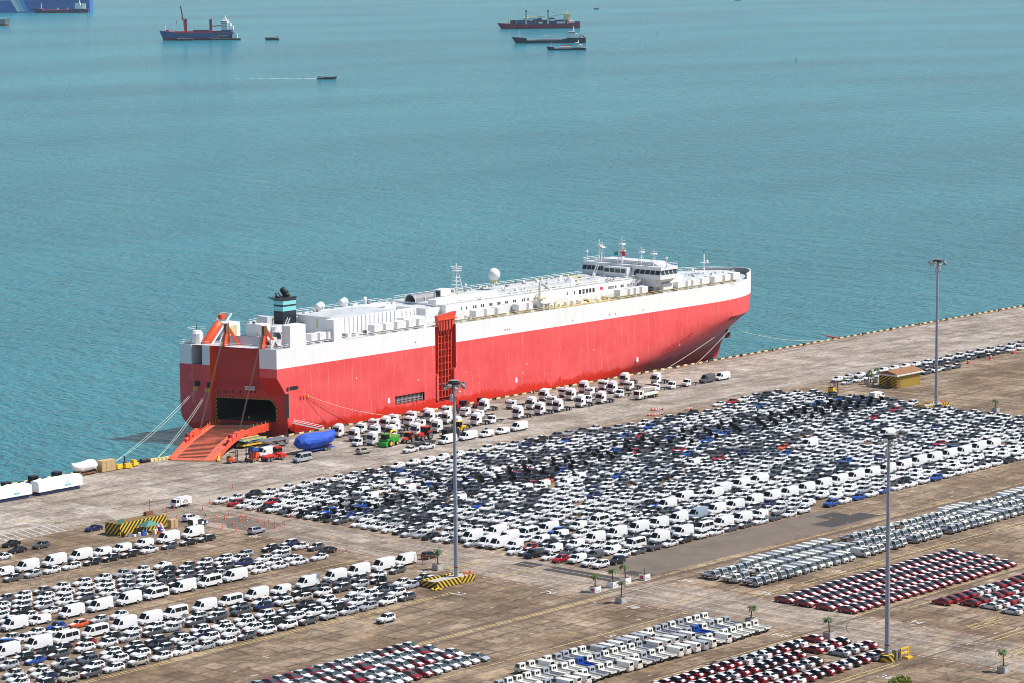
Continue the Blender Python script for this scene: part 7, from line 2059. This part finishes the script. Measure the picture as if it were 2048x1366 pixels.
# heavy-lift ship, blue hull, dark red cranes
t, k = far('heavy_lift_ship', 'blue cargo ship with two dark red cranes anchored offshore', 'ship', 398, 80)
mat('deepblue', (.02, .10, .24), .5); mat('maroon', (.30, .025, .05), .5)
L = 142 * k
hull_mesh(L, 24 * 1.2, 15 * k, -1, 'deepblue', 'maroon', deckm='maroon', foc=.16, fh=1.8 * k, poop=.0).build('hull', t)
q = MB(); q.box(-48 * k, 62 * k, -9, 9, 15 * k, 17.5 * k, 'maroon'); q.build('hatch_covers', t)
q = MB()
for i in range(16): q.box(-10 * k + i * 2 * k, -8.6 * k + i * 2 * k, -8, 8, 17.5 * k, 20 * k, 'deepblue')
o = q.build('hatch_stack', t); o['kind'] = 'stuff'
q = MB(); q.box(-64 * k, -59 * k, -6, 6, 17 * k, 20.5 * k, 'maroon'); q.tube((-66 * k, 0, 17 * k), (-66 * k, 0, 30 * k), 1.0 * k, 'white2', .7 * k, n=8); q.build('forecastle', t)
for x, top, kind_ in ((-27, 42, 0), (22.5, 40.5, 1)):
    q = MB(); q.tube((x * k, 10, 14 * k), (x * k, 10, (26 if kind_ == 0 else 20) * k), 3.2 * k, 'maroon', 2.8 * k, n=10); q.box((x - 2.4) * k, (x + 2.4) * k, 8, 14, (18) * k, top * k, 'maroon'); o = q.build('crane_tower', t)
    j = MB()
    if kind_ == 0:
        for sg in (-.8, .8): j.obox(((x - 1.5 + sg) * k, 10 + sg * 3, 22 * k), ((x - 9.5 + sg * .4) * k, 10 + sg, 66 * k), .9 * k, 1.1 * k, 'maroon')
        j.box((x - 10.6) * k, (x - 8) * k, 8, 12, 63 * k, 66.5 * k, 'maroon'); j.tube(((x - 8) * k, 10, 45 * k), ((x - 8) * k, 10, 40 * k), .4 * k, 'dark')
    else:
        j.obox((x * k, 10, 26.5 * k), ((x + 40) * k, 10, 28.5 * k), 1.4 * k, 1.8 * k, 'maroon'); j.obox(((x + 40) * k, 10, 28.5 * k), ((x + 42) * k, 10, 24 * k), 1.2 * k, 1.2 * k, 'maroon')
    j.build('crane_jib', t)
q = MB()
q.box(46 * k, 66 * k, -11, 11, 15 * k, 20 * k, 'deepblue')
q.box(46 * k, 58 * k, -10, 10, 20 * k, 38 * k, 'white2'); q.box(44 * k, 56 * k, -12, 12, 34.5 * k, 37.5 * k, 'white2'); q.box(58 * k, 64 * k, -8, 8, 20 * k, 33 * k, 'white2'); q.box(64 * k, 69 * k, -7, 7, 20 * k, 27 * k, 'white2'); q.box(49 * k, 55 * k, -4, 4, 38 * k, 43 * k, 'white2'); q.tube((53 * k, 0, 43 * k), (53 * k, 0, 48 * k), .8 * k, 'white2'); q.box(56 * k, 60 * k, -3, 3, 33 * k, 41 * k, 'white2')
o = q.build('superstructure', t)
q = MB(); q.box(43.9 * k, 56.1 * k, -12.1, 12.1, 35.4 * k, 36.6 * k, 'dark'); q.build('bridge_windows', o)
q = MB()
for z in (23, 26, 29, 32): q.box(45.9 * k, 58.1 * k, -10.1, -9.9, z * k, (z + 1) * k, 'midgrey')
q.build('deck_windows', o)
# barges alongside
for px, py, Lp, lab in ((370, 80, 34, 'small dark barge alongside the blue ship bow'), (449, 79, 64, 'long dark barge alongside the blue ship stern')):
    t, k = far('barge', lab, 'barge', px, py + 1.2)
    hull_mesh(Lp * k, 9, 3.6 * k, -1, 'dark', 'rust', deckm='midgrey', foc=.1, fh=1.2 * k).build('hull', t)
    q = MB()
    if Lp > 50:
        q.box(16 * k, 26 * k, -3, 3, 3.6 * k, 12 * k, 'white2'); q.box(18 * k, 23 * k, -3, 3, 12 * k, 16 * k, 'white2'); q.obox((-14 * k, 0, 4 * k), (-12 * k, 0, 9.5 * k), .8 * k, .8 * k, 'yellow'); q.obox((-12 * k, 0, 9.5 * k), (4 * k, 0, 9 * k), .8 * k, .8 * k, 'yellow')
    else:
        q.box(-10 * k, 4 * k, -2, 2, 3.6 * k, 5 * k, 'midgrey'); q.tube((-8 * k, 0, 4 * k), (-8 * k, 0, 9 * k), .4 * k, 'palegrey')
    q.build('deckhouse', t)
# huge blue hull cut by the picture corner with a tanker in front
mat('bluehull', (.025, .14, .42), .45); mat('bluestripe', (.06, .35, .80), .45)
t, k = far('blue_hull_ship', 'huge blue ship hull with diagonal stripes cut by the top left corner', 'ship', 0, 25.5)
q = MB(); q.box(-140 * k, 176 * k, 0, 60, -2, 24 * k, 'bluehull'); q.build('hull', t)
q = MB(); q.box(-140 * k, 176 * k, -.5, 60.4, 24 * k, 26.5 * k, 'white2'); q.build('white_rail_band', t)
for x0, m in ((21, 'white2'), (29, 'palegrey'), (37, 'bluestripe')):
    q = MB(); q.prism([(x0 * k, 24 * k), ((x0 + 8.5) * k, 24 * k), ((x0 + 20.5) * k, 2 * k), ((x0 + 13) * k, 2 * k)], 'y', -.6, .1, m); q.build('hull_stripe', t)
t, k = far('tanker_ship', 'small tanker with white deckhouse in front of the blue hull', 'ship', 124, 25.8)
hull_mesh(104 * k, 16, 5.5 * k, -1, 'navy', 'maroon', deckm='maroon', foc=.14, fh=3 * k, poop=.24, ph=2.2 * k).build('hull', t)
q = MB(); q.box(26 * k, 42 * k, -6, 6, 7.5 * k, 15 * k, 'white2'); q.box(27 * k, 37 * k, -7, 7, 15 * k, 19 * k, 'white2'); q.tube((35 * k, 0, 19 * k), (35 * k, 0, 26 * k), .9 * k, 'white2', n=6); q.box(40 * k, 46 * k, -4, 4, 7.5 * k, 18 * k, 'white2'); q.build('deckhouse', t)
q = MB(); q.tube((-40 * k, 0, 8 * k), (-40 * k, 0, 19 * k), .7 * k, 'white2', n=6); q.build('foremast', t)
q = MB()
for x in (-10, -8, 10): q.box(x * k, (x + 2) * k, -2, 2, 5.5 * k, 10 * k, 'offwhite')
q.box(-34 * k, 22 * k, -2, 2, 5.5 * k, 7.0 * k, 'markred'); q.build('deck_piping', t)
t, k = far('ship_bow', 'dark ship bow with red foot at the left picture edge', 'ship', -18, 52)
hull_mesh(70 * k, 16, 13 * k, 1, 'midgrey', 'rust', deckm='palegrey', foc=.3, fh=0).build('hull', t)
q = MB(); q.box(-30 * k, 14 * k, -4, 4, 13 * k, 16 * k, 'palegrey'); q.build('deckhouse', t)
# container ship with cream cranes
t, k = far('container_ship', 'dark red container ship with two cream cranes', 'ship', 1081, 57)
hull_mesh(157 * k, 24, 9 * k, -1, 'maroon', 'maroon', deckm='maroon', foc=.09, fh=1 * k, poop=.14, ph=2.0 * k).build('hull', t)
rc = random.Random(9)
cc = {0: (.28, .02, .03), 1: (.02, .05, .14), 2: (.03, .10, .22), 3: (.15, .03, .04), 4: (.75, .75, .73), 5: (.02, .06, .10)}
for i, c in cc.items(): mat('box%d' % i, c, .6)
for bay in range(9):
    x0 = -60 + bay * 12.6
    if bay in (3, 7): pass
    for tier in range(3 if bay in (2, 3, 4, 6) else 2):
        q = MB(); q.box(x0 * k, (x0 + 12.2) * k, -10, 10, (9 + tier * 4.2) * k, (13 + tier * 4.2) * k, 'box%d' % rc.choice([0, 1, 2, 3, 5, 1, 0] if tier < 2 else [4, 1])); q.build('container', t)
for x0, z0, w_ in ((-22, 19, 17), (-22, 16, 8), (32, 10, 17), (-4, 10, 8), (18, 15, 10)):
    q = MB(); q.box(x0 * k, (x0 + w_) * k, -10.6, -6, z0 * k, (z0 + 3.8) * k, 'box4'); q.build('white_container', t)
for x in (-28.5, 15):
    q = MB(); q.box((x - 2.2) * k, (x + 2.2) * k, -11, -5, 6 * k, 34 * k, 'cream', taper=.4 * k); q.box((x - 1.6) * k, (x + 1.6) * k, -10.5, -5.5, 34 * k, 36.5 * k, 'dark'); q.build('crane_post', t)
    q = MB(); q.obox(((x + 2) * k, -8, 24 * k), ((x + 37) * k, -8, (23.5 if x < 0 else 29) * k), 1.4 * k, 1.4 * k, 'cream'); q.tube((x * k, -8, 34 * k), ((x + 30) * k, -8, (24.5 if x < 0 else 28) * k), .22 * k, 'dark', n=4); q.build('crane_jib', t)
q = MB(); q.tube((-63 * k, 0, 10 * k), (-63 * k, 0, 22 * k), .9 * k, 'cream', n=6); q.build('foremast', t)
q = MB(); q.box(46 * k, 57 * k, -10, 10, 11 * k, 28 * k, 'cream'); q.box(48 * k, 60 * k, -8, 8, 22 * k, 30 * k, 'cream'); q.tube((54 * k, 0, 30 * k), (54 * k, 0, 40 * k), .6 * k, 'palegrey', n=6); q.box(58 * k, 66 * k, -7, 7, 11 * k, 15 * k, 'offwhite'); o = q.build('superstructure', t)
q = MB(); q.sphere((55 * k, -11, 16 * k), 3.2 * k, 'orange', 10, 6, .55); q.build('lifeboat', t)
q = MB(); q.box(68 * k, 78 * k, -8, 8, 11 * k, 14.5 * k, 'box2'); q.build('container', t)
# two dark tankers
for px, py, Lp, hh, lab, lab2 in ((1101, 86, 140, 1.0, 'dark blue-black tanker with white deckhouse, larger of two', 0), (1134, 100, 75, .62, 'small dark tanker nearest in the group of three ships', 1)):
    t, k = far('tanker_ship', lab, 'ship', px, py)
    mat('tankblack', (.016, .035, .05), .5) if 'tankblack' not in MAT else None
    hull_mesh(Lp * k, 16 * (1.2 if hh == 1 else .9), 6 * hh * k, -1, 'tankblack', 'tankblack' if lab2 else 'grime', deckm='midgrey', foc=.15, fh=5.5 * hh * k, poop=.26, ph=4.5 * hh * k if hh == 1 else 1 * k).build('hull', t)
    e = Lp / 2
    q = MB(); q.box((e - 33 * hh) * k, (e - 16 * hh) * k, -6, 6, 9 * hh * k, 18 * hh * k, 'white2'); q.box((e - 34 * hh) * k, (e - 21 * hh) * k, -7, 7, 18 * hh * k, 23 * hh * k, 'white2'); q.tube(((e - 24 * hh) * k, 0, 23 * hh * k), ((e - 24 * hh) * k, 0, 32 * hh * k), 1.2 * hh * k, 'white2', n=6); q.box((e - 14 * hh) * k, (e - 9 * hh) * k, -4, 4, 9 * hh * k, 17 * hh * k, 'white2' if lab2 else 'teal'); o = q.build('deckhouse', t)
    q = MB(); q.box((e - 34.3 * hh) * k, (e - 20.7 * hh) * k, -7.2, 7.2, 19.5 * hh * k, 21 * hh * k, 'dark'); q.build('bridge_windows', o)
    if not lab2:
        q = MB(); q.obox(((e - 7) * k, -7, 15 * k), ((e - 2) * k, -7, 10 * k), 2.4 * k, 2.4 * k, 'red'); q.build('lifeboat', t)
    q = MB(); q.tube((-(e - 9 * hh) * k, 0, 11 * hh * k), (-(e - 9 * hh) * k, 0, 25 * hh * k), .8 * hh * k, 'white2', n=6); q.build('foremast', t)
    q = MB()
    if lab2: q.tube((-14 * k, 0, 6 * k), (10 * k, 0, 6.5 * k), 2.2 * k, 'palegrey', n=8); q.box(-15 * k, 12 * k, -1, 1, 8.5 * k, 9.2 * k, 'red')
    else:
        q.box(-48 * k, 36 * k, -1.5, 1.5, 8 * k, 8.7 * k, 'palegrey'); q.box(-30 * k, 30 * k, -5, 5, 6 * k, 7.4 * k, 'midgrey'); q.tube((-14 * k, 0, 7 * k), (-14 * k, 0, 15 * k), .5 * k, 'palegrey', n=5); q.tube((12 * k, 0, 7 * k), (12 * k, 0, 16 * k), .5 * k, 'palegrey', n=5); q.tube((-14 * k, 0, 14.5 * k), (11 * k, 0, 16 * k), .35 * k, 'palegrey', n=4)
    q.build('deck_piping', t)
# small craft
def foam(name, lab, px0, px1, py, wide, k):
    a, c = Vector((*G(px0, py, -3.0), 0)), Vector((*G(px1, py, -3.0), 0))
    n = 40; q = MB(); d = (c - a); s_ = Vector((-d.y, d.x, 0)).normalized(); rr = random.Random(2)
    mat('foam', (.75, .80, .80), .7) if 'foam' not in MAT else None
    for i in range(n):
        if rr.random() < (i / n) * .75: continue
        p0, p1 = a + d * (i / n), a + d * ((i + .9) / n); w0 = wide * (1 - .5 * i / n) * rr.uniform(.5, 1.2); o_ = rr.uniform(-.3, .3) * wide
        q.poly([p0 + s_ * (o_ - w0), p1 + s_ * (o_ - w0 * .8), p1 + s_ * (o_ + w0 * .8), p0 + s_ * (o_ + w0)], 'foam')
    q.v = [(x - a.x, y - a.y, 0) for x, y, z in q.v]
    o = q.build(name, loc=(a.x, a.y, -2.96)); o['kind'] = 'stuff'; o['label'] = lab
for nm, px, py, Lp, bow, lab in (('work_barge', 545, 80, 27, -1, 'small dark work barge lying right of the blue ship'), ('work_barge', 653, 158.5, 38, 1, 'dark work boat under way with a white wake'), ('tug_boat', 1193, 18.5, 9, -1, 'tiny white tug with a short wake near the top'), ('ship_speck', 1475, 0.8, 12, -1, 'tiny dark vessel at the very top edge')):
    t, k = far(nm, lab, 'boat', px, py)
    hull_mesh(Lp * k, Lp * k * .24, (3.6 if Lp > 20 else 2.2) * k, bow, 'dark' if Lp > 10 else 'midgrey', 'maroon' if px == 653 else None, deckm='midgrey', foc=.16, fh=1.6 * k if Lp > 20 else .8 * k).build('hull', t)
    s_ = 1 if bow < 0 else -1
    q = MB(); x = s_ * Lp * .33
    q.box((x - Lp * .09) * k, (x + Lp * .09) * k, -Lp * .06 * k, Lp * .06 * k, 3 * k, (7.6 if Lp > 20 else 5.5) * k, 'offwhite'); q.tube((x * k, 0, 7 * k), (x * k, 0, (11 if Lp > 20 else 7.5) * k), .4 * k, 'palegrey', n=5); q.build('wheelhouse', t)
    if Lp > 20:
        q = MB(); q.box(-s_ * Lp * .3 * k, s_ * Lp * .18 * k, -Lp * .08 * k, Lp * .08 * k, 3.4 * k, 5.0 * k, 'grime'); q.build('cargo_hold', t)
        q = MB(); q.box((x - Lp * .1) * k, (x + Lp * .1) * k, -Lp * .062 * k, Lp * .062 * k, 5.6 * k, 6.8 * k, 'dark'); q.build('windows', t)
foam('wake', 'white wake trailing left of the dark work boat', 637, 470, 157.5, 3.0, 1)
foam('wake', 'short white wake right of the tiny tug', 1198, 1242, 18.3, 6.0, 1)
for px, py, h, lab in ((1592, 122, 8, 'slim dark beacon post in the open water at right'), (1314, 68.5, 5, 'small dark buoy right of the three ships'), (353, 46, 5, 'small dark buoy beyond the blue ship')):
    t, k = far('navigation_buoy', lab, 'buoy', px, py, 'navigation buoys')
    q = MB(); q.lathe([(1.0 * k, -1), (1.4 * k, .4 * k), (.6 * k, 1.2 * k), (.4 * k, h * .8 * k), (.7 * k, h * .82 * k), (.1 * k, h * k)], 'dark', 8); q.build('body', t)
# ================================================================ the humid air over the strait
hz = bpy.data.materials.new('haze'); hz.use_nodes = True
n = hz.node_tree; n.nodes.clear()
out = n.nodes.new('ShaderNodeOutputMaterial'); pv = n.nodes.new('ShaderNodeVolumePrincipled')
pv.inputs['Color'].default_value = (.80, .92, 1.0, 1); pv.inputs['Density'].default_value = HAZE; pv.inputs['Anisotropy'].default_value = .0
n.links.new(pv.outputs[0], out.inputs['Volume'])
if HAZE > 0:
    MAT['haze'] = hz
    q = MB(); q.box(-3500, 13000, -6500, 13000, -9.5, 150, 'haze')
    tag(q.build('haze'), kind='stuff')
